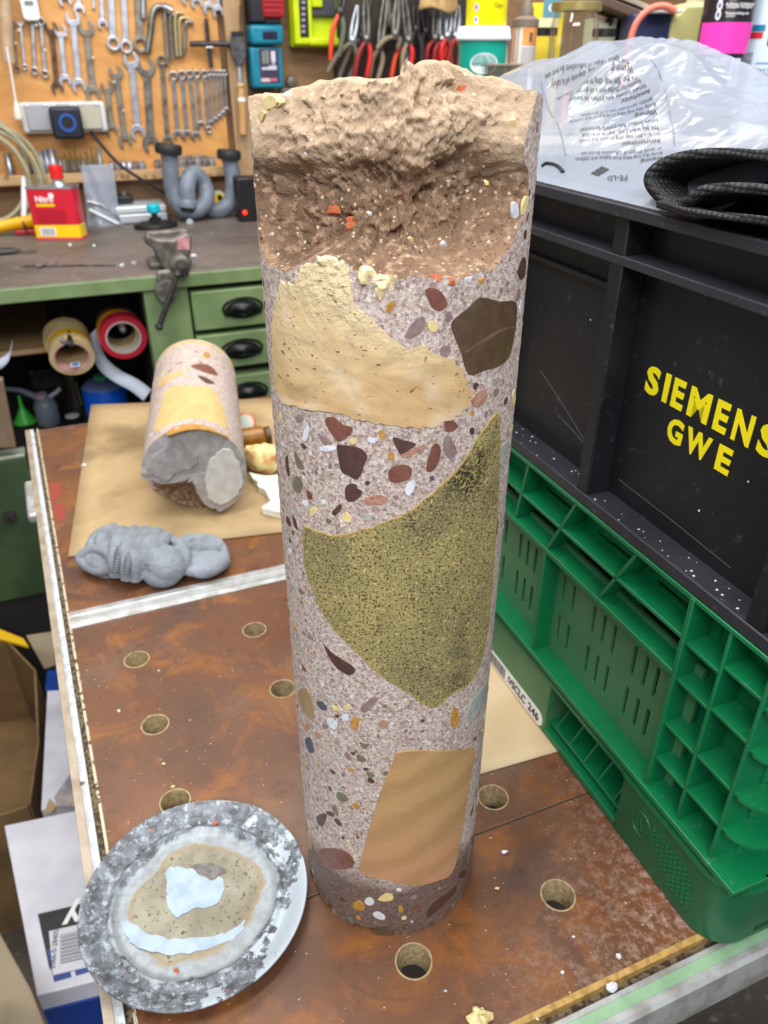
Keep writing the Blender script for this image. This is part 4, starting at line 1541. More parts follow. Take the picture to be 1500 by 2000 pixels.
# base between the feet
gb('base_rail', (.090, -.009, .0), (.182, .0, .0055))
gb('base_rail', (.090, -.030, .0100), (.182, -.004, .0125))
gb('base_wall', (.090, -.034, .0), (.182, -.030, .05))
for i in range(5):
    s_ = .101 + i * .0175
    mb = MB()
    vs = [(s_, -.005, .0125), (s_, -.030, .0125), (s_, -.030, .049), (s_ + .0018, -.005, .0125), (s_ + .0018, -.030, .0125), (s_ + .0018, -.030, .049)]
    mb.add(vs, [(0, 1, 2), (5, 4, 3), (0, 3, 4, 1), (1, 4, 5, 2), (2, 5, 3, 0)])
    mb.build('gusset', GREEN, green, 0)
gb('label_plate', (.180, -.030, .0), (.325, .0, .0495), GREEND)
lab = rrect(.183, .0015, .318, .0155, .0068, 6)
stg = gp('sticker', [lab], .0004, .0006, mat('white_sticker', (238, 240, 240), .4), 0, label='white label strip with bar code')
TXF = Matrix(((-1, 0, 0, 0), (0, 0, 1, 0), (0, 1, 0, 0), (0, 0, 0, 1)))   # text facing +y, reading along -x


def ftext(body, size, x, y, z, m, par, bold=0.0, wide=1.0, name='lettering', d=0.0002, align='CENTER', label=None, tf=TXF, rot=0.0):
    me = text_mesh(body, size, bold, d, align, wide=wide)
    if rot:
        me.transform(Matrix.Rotation(rot, 4, 'Z'))
    me.transform(Matrix.Translation((x, y, z)) @ tf)
    return obj(name, me, m, par, 0, label=label)


ftext('246', .0105, .1955, .0008, .0082, INK, stg, .0001)
ftext('VSCLC', .0105, .2205, .0008, .0082, INK, stg, .0001, .85)
ftext(':', .0105, .2345, .0008, .0082, INK, stg, .0001)
rb = random.Random(3)
x_ = .240
while x_ < .272:
    w = rb.choice([.0005, .0009, .0014])
    gb('bar', (x_, .0006, .0035), (x_ + w, .0009, .0135), mat('grey_print', (120, 116, 120), .6), 0, par=stg)
    x_ += w + rb.choice([.0006, .001])
# moulded grid and ring on the foot
mb = MB()
for r_ in range(8):
    z_ = .0105 + r_ * .0036
    for c_ in range(9):
        s_ = .0215 + c_ * .0040 + (r_ * .0006)
        if (r_ < 2 and c_ > 4) or (r_ < 4 and c_ > 6) or (r_ > 6 and c_ < 1):
            continue
        mb.span((s_, -.0002, z_), (s_ + .0026, .0006, z_ + .0007))
        mb.span((s_, -.0002, z_), (s_ + .0007, .0006, z_ + .0022))
o = mb.build('moulded_grid', GREEN, green, 0)
mb = MB()
mb.tube([(.0700 + .0085 * math.cos(t), .0002, .0290 + .0095 * math.sin(t)) for t in np.linspace(0, 6.28, 25)[:-1]], .0006, 6, closed=True)
for q in ((.066, .036, .071, .030), (.071, .034, .069, .026), (.074, .030, .072, .024), (.068, .026, .072, .022)):
    mb.tube([(q[0], .0002, q[1]), (q[2], .0002, q[3])], .0008, 6)
mb.build('moulded_mark', SKIRT, green, 40)
# remaining shell: back, far side, floor
MB().span((.0, -DEP, .004), (SLEN, -.03, .010)).build('crate_floor', GREEN, green, 0)
MB().span((.0, -DEP, .055), (SLEN, -DEP + .003, .2)).build('back_wall', GREEN, green, 0)
MB().span((SLEN - .003, -DEP, .0), (SLEN, -.016, .2)).build('side_wall', GREEN, green, 0)
gb('corner_wall', (.348, -.014, .0), (SLEN, -.010, .2))
# something stored in the green crate, seen through the hand holes
t = thing('packed_tool', 'black and amber tool case inside the green crate behind the hand holes', 'tool case', GO + GX * .14 - GY * .15 + Vector((0, 0, Z0 + .011)), GRZ)
MB().box((0, 0, .055), (.20, .14, .11)).build('case', BLACK, t, 30, .006)
MB().box((-.02, .066, .130), (.09, .012, .040), R=Matrix.Rotation(.25, 3, 'Y')).build('grip', mat('amber_grip', (188, 116, 24), .5), t, 30, .004)
MB().box((.0, 0, .124), (.17, .10, .028), taper=.8).build('lid', DARKST, t, 30, .006)
t = thing('blue_cloth', 'dark blue folded cloth inside the green crate behind the slots', 'cloth', GO + GX * .14 - GY * .05 + Vector((0, 0, Z0 + .011)), GRZ)
mb = MB()
mb.grid(lambda u, v: ((u - .5) * .20, .010 * math.sin(u * 9 + v * 3), .004 + v * .115), 24, 12)
mb.build('fold', mat('navy_cloth', (34, 48, 84), .9), t, 60, solid=.006)

# black crate on top
BZ = Z0 + .2048
blk = thing('black_crate', 'black plastic crate with yellow lettering stacked on the green crate', 'crate', GO + Vector((0, 0, BZ)), GRZ)
BLK_PALE = plastic('paler_black_plastic', (38, 40, 46), (48, 50, 57), (120, 122, 128), .45)  # paler copy of the crate black for front flanges and rim
B0, B1, BD, BH = -.022, .392, .57, .175


def bb(name, a, b, bev=.0008, m=BLK, label=None):
    return MB().span(a, b).build(name, m, blk, 30, bev, label=label)


bb('side_wall', (B0 + .004, -.020, .002), (B1 - .004, -.0165, BH - .002))
bb('side_wall', (B0 + .002, -BD, .002), (B0 + .005, -.02, BH - .002))
bb('side_wall', (B1 - .005, -BD, .002), (B1 - .002, -.02, BH - .002))
bb('side_wall', (B0 + .004, -BD, .002), (B1 - .004, -BD + .004, BH - .002))
bb('crate_floor', (B0 + .004, -BD, .0), (B1 - .004, -.018, .004))
bb('flange', (B0, -.022, .0), (B1, .0005, .0075), m=BLK_PALE)
bb('flange', (B0, -.018, .1450), (B1, .0, .1500), m=BLK_PALE)
bb('top_rim', (B0, -.020, .1690), (B1, .0035, BH), m=BLK_PALE)
bb('top_rim', (B0 - .003, -BD, .1690), (B0 + .010, -.02, BH))
bb('top_rim', (B1 - .010, -BD, .1690), (B1 + .003, -.02, BH))
bb('top_rim', (B0, -BD - .002, .1690), (B1, -BD + .012, BH))
bb('flange', (B0 - .002, -BD, .0), (B0 + .010, -.02, .0075))
for s_ in (.042, .184, .326):
    bb('rib', (s_ - .0105, -.017, .0075), (s_ + .0005, -.0005, .169), .001)
bb('thin_rib', (.185, -.017, .1265), (.316, -.0115, .1295))
for y_ in (-.16, -.30, -.44):
    bb('rib', (B0 + .0, y_ - .005, .0075), (B0 + .016, y_ + .005, .169), .001)
bb('rib', (B0, -.017, .0075), (B0 + .008, -.0005, .169))
bb('rib', (B1 - .008, -.017, .0075), (B1, -.0005, .169))
YEL = mat('yellow_print', (250, 234, 10), .45)
zz = lambda z: z - BZ
YT = -.0163
# letter cells measured along the crate: (letter, centre, width)
for ch, s_, w in (('S', .1525, .0110), ('I', .1412, .0040), ('E', .1318, .0090), ('M', .1160, .0150), ('E', .1002, .0090), ('N', .0860, .0118), ('S', .0705, .0110)):
    me = text_mesh(ch, .0205, .0008, .00015)
    xs = [v.co.x for v in me.vertices]; ys = [v.co.y for v in me.vertices]
    me.transform(Matrix.Diagonal((w / (max(xs) - min(xs)), .0160 / (max(ys) - min(ys)), 1, 1)) @ Matrix.Translation((-(max(xs) + min(xs)) / 2, -(max(ys) + min(ys)) / 2, 0)))
    me.transform(Matrix.Translation((s_, YT, zz(.2935))) @ TXF)
    obj('letter', me, YEL, blk, 0, label='yellow printed letter ' + ch)
for ch, s_, w in (('G', .1285, .0118), ('W', .1110, .0180), ('E', .0925, .0095)):
    me = text_mesh(ch, .0205, .0008, .00015)
    xs = [v.co.x for v in me.vertices]; ys = [v.co.y for v in me.vertices]
    me.transform(Matrix.Diagonal((w / (max(xs) - min(xs)), .0140 / (max(ys) - min(ys)), 1, 1)) @ Matrix.Translation((-(max(xs) + min(xs)) / 2, -(max(ys) + min(ys)) / 2, 0)))
    me.transform(Matrix.Translation((s_, YT, zz(.2735))) @ TXF)
    obj('letter', me, YEL, blk, 0, label='yellow printed letter ' + ch)
# scratches and droplets on the black side
SCR = mat('pale_scratch', (120, 120, 122), .6)
for a, b in (((.166, .226), (.071, .222)), ((.236, .240), (.200, .232)), ((.262, .262), (.205, .236))):
    mb = MB().tube([(a[0], YT + .0001, zz(a[1])), ((a[0] + b[0]) / 2, YT + .0001, zz((a[1] + b[1]) / 2 + .0006)), (b[0], YT + .0001, zz(b[1]))], .00012, 5)
    mb.build('scratch', SCR, blk, 0)
mb = MB()
for i in range(60):
    s_, y_ = rb.uniform(-.02, .30), rb.uniform(-.014, -.001)
    r_ = rb.choice([.0003, .0005, .0008])
    mb.lathe([(r_, 0), (r_ * .7, r_ * .4), (0, r_ * .55)], 8, c=(s_, y_, .0075))
for s_, z_, r_ in ((.128, .347, .0011), (.183, .336, .0009), (.215, .31, .0006), (.075, .27, .0006), (.1, .24, .0008), (.062, .284, .0006), (.232, .356, .0004)):
    mb.lathe([(r_, 0), (r_ * .7, r_ * .4), (0, r_ * .55)], 8, c=(s_, YT, zz(z_)), R=Matrix.Rotation(-math.pi / 2, 3, 'X'))
o = mb.build('splashes', mat('white_splash', (206, 210, 214), .4), blk, 60)
o['kind'] = 'stuff'

# ------------------------------------------------------------------ clear plastic bag on the black crate
bagk = NT('clear_film')
lw = bagk.t.nodes.new('ShaderNodeBsdfTransparent')
lw.inputs[0].default_value = (.93, .94, .96, 1)
bagk.out((176, 184, 200), .16, 0, .8)
bagk.bump(bagk.math('ADD', bagk.noise(16, 3, .5, 1.5), bagk.math('MULTIPLY', bagk.noise(60, 2, .5, 1.0), .2)), .5, .005)
fr = bagk.n('LayerWeight', {0: .35}).outputs['Facing']
fac = bagk.n('MapRange', {0: fr, 1: 0.0, 2: 1.0, 3: .38, 4: .70}).outputs[0]
ms = bagk.n('MixShader', {0: fac, 1: lw.outputs[0], 2: bagk.b.outputs[0]})
bagk.t.links.new(ms.outputs[0], bagk.t.nodes['Material Output'].inputs[0])
FILM = bagk.m
bag = thing('plastic_bag', 'clear crumpled plastic bag with printed warnings lying on the black crate', 'bag', GO + Vector((0, 0, BZ + BH)), GRZ)


def bagpt(u, v, off=0.0):
    """u 0..1 along the crate from the far end to the near end, v 0 at the front rim, 1 at the back"""
    s_ = .455 - u * .33
    n = .002 - v * .27
    env = np.interp(s_, [.10, .15, .20, .222, .25, .275, .31, .355, .404, .447, .46], [.036, .040, .044, .047, .058, .066, .071, .073, .066, .056, .044])
    prof = np.interp(v, [0, .05, .15, .27, .38, .5, .65, .8, 1], [.0, .13, .42, .84, 1.0, .97, .78, .5, .2])
    p = np.array([[s_, n, 2.0]])
    wr = .0030 * float(fbm(p * [1.3, 1, 1], 14, 2)[0]) + .0030 * (1 - abs(float(vnoise(p * [.8, 1.6, 1], 22)[0])) * 2.4) + .0006 * float(fbm(p * [2.5, .8, 1], 80, 2)[0])
    z = env * prof + wr * min(1, v * 4 + .06)
    return Vector((s_ + .004 * math.sin(v * 6 + u * 4), n + .003 * math.sin(u * 11) * v, max(z, .0) + .0012 + off))


mb = MB()
mb.grid(lambda u, v: bagpt(u, v), 150, 110)
mb.build('film', FILM, bag, 180)


def bag_uv(x, y):
    """film parameters whose point shows nearest a picture position"""
    best = None
    for (u, v, px, py) in _bgrid:
        d = (px - x) ** 2 + (py - y) ** 2
        if best is None or d < best[0]:
            best = (d, u, v)
    return best[1], best[2]


def to_px(p):
    q = Vector(p) - Vector((0, 0, CAMH))
    D = q.y * _cp - q.z * _sp
    return 750 + FPX * q.x / D, 1000 - FPX * (q.y * _sp + q.z * _cp) / D


def b2w(p):
    return GO + GX * p.x + GY * p.y + Vector((0, 0, p.z + BZ + BH))


_bgrid = []
for i in range(90):
    for j in range(50):
        u, v = i / 89, j / 49 * .46
        px, py = to_px(b2w(bagpt(u, v)))
        _bgrid.append((u, v, px, py))


_bg = np.array(_bgrid)


def bagtext(body, x, y, size_px, tau, align='LEFT', bold=0.0):
    """print lying on the film: local affine fit of the film parameters around the line, text upside down"""
    d = np.hypot((_bg[:, 2] - x + 60), (_bg[:, 3] - y) * 1.6)
    w = np.exp(-(d / 60) ** 2) * (_bg[:, 1] < .40) + 1e-9
    A = np.stack([np.ones(len(_bg)), _bg[:, 2] - x, _bg[:, 3] - y], -1)
    Wt = A * w[:, None]
    cu_, cv_ = np.linalg.solve(A.T @ Wt, Wt.T @ _bg[:, 0]), np.linalg.solve(A.T @ Wt, Wt.T @ _bg[:, 1])
    me = text_mesh(body, size_px, bold, 0, align, res=1)
    ct, st = math.cos(tau), math.sin(tau)

    def fn(a, b, c):
        q = np.array([1.0, -a * ct + b * st, a * st + b * ct])
        return bagpt(min(max(float(cu_ @ q), 0), 1), min(max(float(cv_ @ q), 0.0), 1.0), .0007)
    map_mesh(me, fn)
    obj('printed_warning', me, INK, bag, 0)


bagtext('PE-LD', 1224, 350, 15, -.05)
WT = ['Keep this bag away from babies and children', 'to avoid danger of suffocation do not use', 'the thin film may cling to nose and mouth', 'This bag is not a toy, dispose of it safely', 'tenere lontano dalla portata dei bambini', 'questo sacchetto non e un giocattolo']
for i, (x, y, ti) in enumerate([(1294, 312, 'Warning!'), (1292, 300, 0), (1291, 289, 1), (1290, 272, 'Avvertissement!'), (1288, 260, 2), (1286, 249, 3), (1284, 237, 4), (1281, 222, 'Warning!'), (1278, 210, 0), (1273, 199, 5), (1268, 181, 'Avvertenza!'), (1260, 170, 4), (1252, 159, 5), (1244, 147, 2), (1234, 131, 'Warning!'), (1226, 121, 3), (1218, 111, 1)]):
    bagtext(ti if isinstance(ti, str) else WT[ti], x, y, 11.5 if isinstance(ti, str) else 9.6, float(np.interp(y, [100, 180, 240, 290, 320], [.30, .24, .17, .09, .06])), bold=.12 if isinstance(ti, str) else .03)
# recycling symbol: small grid block, bow
u0, v0 = bag_uv(1150, 340)
mb = MB()
for i in range(3):
    for j in range(3):
        a, b = u0 + i * .0075, v0 + j * .0085
        mb.add([bagpt(a, b, .0006), bagpt(a + .006, b, .0006), bagpt(a + .006, b + .007, .0006), bagpt(a, b + .007, .0006)], [(0, 1, 2, 3)])
mb.build('printed_symbol', INK, bag, 0)
mb = MB().tube(smooth_line([bagpt(*bag_uv(*q), .0006) for q in ((1058, 326), (1070, 320), (1086, 322), (1098, 334))], 4), .0010, 6)
mb.build('printed_bow', INK, bag, 60)
# fold lines of the film (welded seams)
SEAMB = mat('film_seam', (120, 124, 134), .3)
for pts in ([(1245, 92), (1280, 130), (1302, 190), (1312, 250), (1314, 312)], [(1060, 160), (1070, 215), (1090, 250), (1104, 300)]):
    P_ = [bagpt(*bag_uv(*q), .0004) for q in pts]
    MB().tube(smooth_line(P_, 5), .00035, 5).build('film_seam', SEAMB, bag, 60)

# black textured cloth on the rim of the black crate
ck = NT('black_studded_rubber')
vv = ck.voro(330, rnd=.15)
ck.bump(ck.math('SUBTRACT', 1.0, vv.outputs['Distance']), .9, .0022)
CLOTH = ck.out(ck.mix(ck.step(vv.outputs['Distance'], .5, .2), (26, 27, 29), (52, 53, 56)), .65)
cl = thing('studded_glove_cloth', 'folded black studded rubber cloth over the near rim of the black crate', 'cloth', GO + Vector((0, 0, BZ + BH)), GRZ)


def strip(name, path, width0, width1, th, ya, yb):
    """a folded band: path in (x,z) swept from y=ya to y=yb"""
    P_ = smooth_line([(q[0], 0, q[1]) for q in path], 8)
    N_ = len(P_)
    mb = MB()
    def fn(u, v):
        i = min(int(u * (N_ - 1)), N_ - 1)
        p = P_[i]
        y = ya + (yb - ya) * v
        return (p.x + .008 * v * math.sin(u * 5), y + .006 * math.sin(u * 6), max(p.z * (1 - .15 * v) + .002 * math.sin(v * 7 + u * 6), .0005))
    mb.grid(fn, N_, 16)
    return mb.build(name, CLOTH, cl, 180, solid=th)


strip('fold', [(.128, .003), (.150, .004), (.163, .013), (.150, .024), (.118, .030), (.06, .030), (-.01, .022)], 0, 0, .004, -.004, -.11)
strip('fold', [(.145, .004), (.128, .006), (.116, .014), (.085, .019), (.04, .017), (-.01, .012)], 0, 0, .004, .002, -.09)
strip('fold', [(.15, .004), (.118, .0035), (.07, .008), (.02, .006), (-.02, .004)], 0, 0, .003, .004, -.06)

# ------------------------------------------------------------------ boxes below the table on the left
CARD = kraft('brown_carton', (128, 100, 64), (112, 86, 54), (88, 66, 40))
CARDG = kraft('grey_carton', (150, 136, 112), (132, 118, 96), (110, 96, 76))
WBOX = mat('white_glossy_carton', (212, 212, 220), .35, 0, (198, 198, 208), 20)
BLUEC = mat('blue_carton_print', (14, 58, 140), .35, 0, (10, 48, 124), 20)


def poly_box(name, pts, z1, z0, mats, parent, label=None, bev=.002, o0=Vector((0, 0, 0))):
    P = [onz(*q, z1) for q in pts]
    return MB().prism([(p.x - o0.x, p.y - o0.y) for p in P], z0 - o0.z, z1 - o0.z).build(name, mats, parent, 0, bev, label=label)


zb1 = -.40
P = [onz(*q, zb1) for q in ((8, 1612), (152, 1582), (225, 1905), (72, 1945))]
c0 = Vector((P[0].x, P[0].y, FLOOR))
wb = thing('white_carton', 'white carton with black and blue print and a bar code label beside the table', 'box', c0)
e1, e2 = (P[1] - P[0]).normalized(), (P[3] - P[0]).normalized()
q4 = [P[0], P[0] + e1 * .26, P[3] + e1 * .26, P[3]]
MB().prism([(p.x - c0.x, p.y - c0.y) for p in q4], 0, zb1 - FLOOR).build('carton', [WBOX], wb, 0, .0015)
ZT = zb1 - FLOOR


def wquad(name, pts, m, dz, label=None, par=None):
    Q = [onz(*q, zb1) - c0 for q in pts]
    mb = MB().prism([(p.x, p.y) for p in Q], ZT - .001, ZT + dz)
    return mb.build(name, m, par or wb, 0, label=label)


wquad('black_print', [(74, 1786), (205, 1755), (232, 1860), (96, 1890)], mat('black_carton_print', (20, 20, 24), .35), .0006, 'black printed field')
wquad('blue_print', [(92, 1856), (226, 1826), (240, 1880), (106, 1918)], BLUEC, .0009, 'blue printed field')
wquad('white_bar', [(138, 1900), (146, 1897), (150, 1911), (142, 1914)], WBOX, .0012)
stk = wquad('sticker', [(96, 1820), (176, 1802), (188, 1886), (104, 1906)], mat('grey_white_sticker', (206, 206, 214), .4), .0014, 'bar code sticker')
tb = []
for i in range(16):
    y_ = 1828 + i * 3.6
    d_ = (1.0, 1.8, 1.2, 2.2)[i % 4]
    wquad('bar', [(118, y_), (168, y_ - 11), (168.5, y_ - 11 + d_), (118.5, y_ + d_)], mat('grey_bars', (104, 100, 112), .5), .0017, par=stk)
def wtext(body, x, y, size, m, rot, bold=0.0, dz=.0015):
    p = onz(x, y, zb1) - c0
    me = text_mesh(body, size, bold, .0001, 'CENTER')
    me.transform(Matrix.Translation((p.x, p.y, ZT + dz)) @ Matrix.Rotation(rot, 4, 'Z'))
    obj('lettering', me, m, wb, 0)
e1a = math.atan2(e1.y, e1.x)
wtext('ny', 158, 1788, .040, INKW, e1a + math.pi, .0008, .0008)
wtext('2066-0-28405', 107, 1855, .008, INK, e1a + math.pi / 2, 0, .0017)
# lower blue front
MB().prism([(p.x - c0.x, p.y - c0.y) for p in (P[3] + e2 * .0005, P[3] + e1 * .26 + e2 * .0005, P[3] + e1 * .26 + e2 * .003, P[3] + e2 * .003)], .02, ZT - .028).build('blue_front', BLUEC, wb, 0)

za = -.55
c1 = onz(110, 1450, za); c1 = Vector((c1.x, c1.y, FLOOR))
bx = thing('white_blue_carton', 'white carton with a blue top end and a printed picture standing behind the lettered carton', 'box', c1)
P2 = [onz(*q, za) for q in ((94, 1312), (150, 1302), (170, 1572), (80, 1582))]
f1 = (P2[1] - P2[0]).normalized()
MB().prism([(p.x - c1.x, p.y - c1.y) for p in (P2[0], P2[0] + f1 * .10, P2[3] + f1 * .10, P2[3])], 0, za - FLOOR).build('carton', WBOX, bx, 0, .0015)
def bquad(name, pts, m, dz, label=None):
    Q = [onz(*q, za) - c1 for q in pts]
    MB().prism([(p.x, p.y) for p in Q], za - FLOOR - .001, za - FLOOR + dz).build(name, m, bx, 0, label=label)
bquad('blue_end', [(92, 1311), (150, 1301), (152, 1346), (88, 1350)], BLUEC, .0006, 'blue printed end')
bquad('picture', [(106, 1556), (146, 1500), (150, 1575), (112, 1577)], mat('grey_printed_picture', (132, 128, 138), .4, 0, (176, 166, 160), 50), .0006)
bquad('picture', [(86, 1590), (96, 1560), (112, 1574), (100, 1588)], mat('tan_printed_picture', (176, 150, 110), .4), .0007)

# open brown carton
zc = -.55
c2 = onz(20, 1420, zc); c2 = Vector((c2.x, c2.y, FLOOR))
oc = thing('brown_carton', 'large open brown cardboard carton at the left edge beside the table', 'box', c2)
ring = [onz(*q, zc) for q in ((-150, 1275), (10, 1252), (66, 1310), (72, 1450), (54, 1572), (-150, 1640))]
for i in range(len(ring)):
    a, b = ring[i] - c2, ring[(i + 1) % len(ring)] - c2
    d_ = (b - a); d_.z = 0
    n_ = Vector((-d_.y, d_.x, 0)).normalized() * .004
    MB().prism([(q.x, q.y) for q in (a, b, b + n_, a + n_)], 0, zc - FLOOR).build('carton_wall', CARD, oc, 0)
MB().prism([((p - c2).x, (p - c2).y) for p in ring], .02, .06).build('filling', CARD, oc, 0)
t = thing('yellow_board', 'yellow edged board sticking up from the brown carton', 'board', onz(25, 1235, -.54))
o0 = onz(25, 1235, -.54)
poly_box('board', [(-40, 1212), (46, 1246), (56, 1262), (-40, 1236)], -.541, -.549, mat('yellow_paint_board', (222, 176, 24), .5), t, o0=o0)
t = thing('carton_flap', 'small beige carton flap between the brown carton and the ruler rail', 'flap', onz(75, 1265, -.40))
poly_box('flap', [(50, 1240), (104, 1232), (108, 1296), (86, 1304)], -.40, -.405, CARDG, t, o0=onz(75, 1265, -.40))
t = thing('grey_carton_flap', 'dusty grey carton flap in the bottom left corner', 'flap', onz(20, 1950, -.34))
poly_box('flap', [(-60, 1770), (0, 1822), (60, 1930), (100, 2030), (-60, 2060)], -.34, -.346, CARDG, t, o0=onz(20, 1950, -.34))
# ------------------------------------------------------------------ green workbench behind
def bf(x, y, v=0.0):
    """pixel on the upright plane at depth v of the bench -> (along, height above floor)"""
    o_ = BO + BV * v
    p = onplane(x, y, o_, BV)
    return (p - BO).dot(BU), p.z - FLOOR


BENCHG = mat('green_bench_paint', (122, 144, 98), .5, 0, (104, 126, 82), 14, .4, .66, bump=.1, bs=200)
SLAB = NT('dark_worn_slab')
c_ = SLAB.mix(SLAB.step(SLAB.noise(7, 6, .6), .36, .66), (112, 102, 96), (86, 78, 72))
c_ = SLAB.mix(SLAB.step(SLAB.noise(60, 5, .7), .60, .70), c_, (146, 136, 128))
c_ = SLAB.mix(SLAB.step(SLAB.noise(230, 2), .73, .75), c_, (190, 186, 180))
SLAB.bump(SLAB.noise(120, 4), .2, .001)
SLAB = SLAB.out(c_, .5)
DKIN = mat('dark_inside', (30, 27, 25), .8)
bench = thing('green_workbench', 'old green workbench with dark top and drawers against the tool wall', 'workbench', (BO.x, BO.y, FLOOR), BA)
TH = .1 - FLOOR
xL, xR = -1.05, 2.3
def bp(name, a, b, m=BENCHG, bev=.002, label=None, par=bench):
    return MB().span(a, b).build(name, m, par, 30, bev, label=label)
bp('bench_top', (xL, 0.0, TH - .024), (xR, WD, TH), SLAB, label='dark worn bench top')
_, za_ = bf(150, 583 + 2)
bp('apron', (xL, -.004, TH - .028), (xR, .0, TH - .002), label='green front edge strip')
px0, _ = bf(291, 640); px1, _ = bf(374, 620)
bp('post', (px0, .004, 0), (px1, .06, TH - .024))
bp('side_panel', (px0, .06, 0), (px0 + .02, WD, TH - .024), DKIN)
bp('back_panel', (xL, WD - .02, 0), (xR, WD - .004, TH - .024), DKIN)
bp('end_panel', (xL, .01, 0), (xL + .03, WD - .02, TH - .024))
drx1 = px1 + .40
bp('drawer_housing', (px1, .03, 0), (drx1 + .02, WD - .02, TH - .03), DKIN)
bp('post', (drx1, .004, 0), (drx1 + .06, .06, TH - .024))
bp('end_panel', (xR - .03, .01, 0), (xR, WD - .02, TH - .024))
HND = mat('black_cup_handle', (34, 34, 38), .3, .6)
for (ya, yb, hx0, hx1, hy0, hy1) in ((564, 640, 436, 510, 582, 618), (650, 718, 434, 510, 664, 696), (735, 800, 452, 520, 746, 784), (815, 880, 470, 540, 830, 866)):
    zt_ = bf(450, ya)[1]; zb_ = bf(450, yb)[1]
    d = MB().span((px1 + .004, -.002, zb_), (drx1 - .004, .03, zt_)).build('drawer', BENCHG, bench, 30, .003)
    xa, xb = bf(hx0, (hy0 + hy1) / 2)[0], bf(hx1, (hy0 + hy1) / 2)[0]
    zc_ = (bf(470, hy0)[1] + bf(470, hy1)[1]) / 2
    w_, h_ = (xb - xa) / 2, .018
    mb = MB()
    def cup(u, v):
        a = math.pi * u
        t_ = math.pi / 2 * v
        return ((xa + xb) / 2 + w_ * math.cos(a) * math.cos(t_ * .9), -.003 - .020 * math.sin(t_) * (.35 + .65 * math.sin(a)), zc_ + h_ * (math.sin(a) * 1.5 * math.cos(t_ * .8) - .7))
    mb.grid(cup, 20, 8)
    mb.build('cup_handle', HND, d, 60, solid=.0015)
    mb = MB().tube([((xa + xb) / 2 + w_ * 1.04 * math.cos(a), -.004, zc_ + h_ * 1.05 * math.sin(a)) for a in np.linspace(0, 6.28, 33)[:-1]], .0025, 6, closed=True)
    mb.build('handle_rim', HND, d, 60)
# inner shelf and lower floor of the open bay
sh = bf(60, 676, .22)
bp('inner_shelf', (xL + .03, .20, sh[1] - .012), (bf(95, 676, .22)[0], WD - .02, sh[1]), W_RAIL)
ZSH = .53
bp('bay_floor', (xL + .03, .03, ZSH - .015), (px0, WD - .02, ZSH), DKIN)
bp('lower_front', (xL, .006, .10), (px0, .02, ZSH - .05), BENCHG, label='lower green front of the bench')


def bpos(x, y, z):
    """bench thing standing at height z above the floor, foot at picture position"""
    return onz(x, y, z + FLOOR)


def standing(name, label, cat, x, y, z, group=None, rz=None):
    p = onz(x, y, z)
    return thing(name, label, cat, p, BA if rz is None else rz, group), p, kpx(p)


ZB = 0.1 + 0.0005
# --- red and yellow can
t, p, k_ = standing('red_can', 'red and yellow metal solvent can with a red cap on the bench', 'can', 122, 464, ZB, rz=BA - .35)
hc = ztop(p, 366) - ZB
w_, d_ = 88 * k_, 44 * k_
CANR, CANY = mat('red_can_paint', (206, 30, 52), .3), mat('yellow_can_paint', (244, 204, 20), .3)
TIN = mat('bright_tin', (196, 200, 206), .25, .85)
def rbox(w, d, r): return rrect(-w / 2, -d / 2, w / 2, d / 2, r, 4)
MB().prism(rbox(w_, d_, .008), .004, hc * .30).build('yellow_band', CANY, t, 30)
MB().prism(rbox(w_, d_, .008), hc * .30, hc).build('body', CANR, t, 30)
MB().prism(rbox(w_ * 1.03, d_ * 1.05, .008), 0, .005).build('foot_rim', mat('rose_rim', (214, 70, 84), .35), t, 30)
MB().prism(rbox(w_ * 1.02, d_ * 1.04, .008), hc, hc + .004).build('top_rim', TIN, t, 30)
cx_ = w_ * .15
MB().lathe([(.0165, 0), (.015, .006), (.011, .010), (.011, .016)], 20, c=(cx_, 0, hc + .003)).build('neck', TIN, t)
MB().lathe([(.0135, 0), (.0145, .003), (.0125, .010), (.0150, .020), (.0135, .026), (0, .027)], 20, c=(cx_, 0, hc + .018)).build('cap', mat('red_cap', (216, 32, 30), .35), t)
FF = Matrix(((1, 0, 0, 0), (0, 0, -1, 0), (0, 1, 0, 0), (0, 0, 0, 1)))   # text facing -y
yf = -d_ / 2 - .0004
def fquad(par, name, x0, z0, x1, z1, y, m, label=None):
    return MB().span((x0, y - .0004, z0), (x1, y + .0002, z1)).build(name, m, par, 0, label=label)
ftext('Nitro', .017, -w_ * .13, yf, hc * .80, INKW, t, .0005, tf=FF)
MB().lathe([(.006, 0), (.006, .0005), (0, .0006)], 14, c=(w_ * .03, yf, hc * .87), R=Matrix.Rotation(math.pi / 2, 3, 'X')).build('white_spot', INKW, t)
fquad(t, 'yellow_print', -w_ * .32, hc * .66, w_ * .07, hc * .715, yf, CANY)
MB().span((-w_ * .36, yf - .0003, hc * .33), (w_ * .26, yf + .0002, hc * .60)).build('dark_print', mat('dark_red_print', (180, 22, 44), .35), t, 0)
fquad(t, 'bar_code_field', -w_ * .36, hc * .08, -w_ * .02, hc * .25, yf, INKW)
for i in range(9):
    fquad(t, 'bar', -w_ * .32 + i * w_ * .032, hc * .10, -w_ * .32 + i * w_ * .032 + w_ * (.010, .018)[i % 2], hc * .23, yf - .0004, mat('grey_bars', (104, 100, 112), .5))
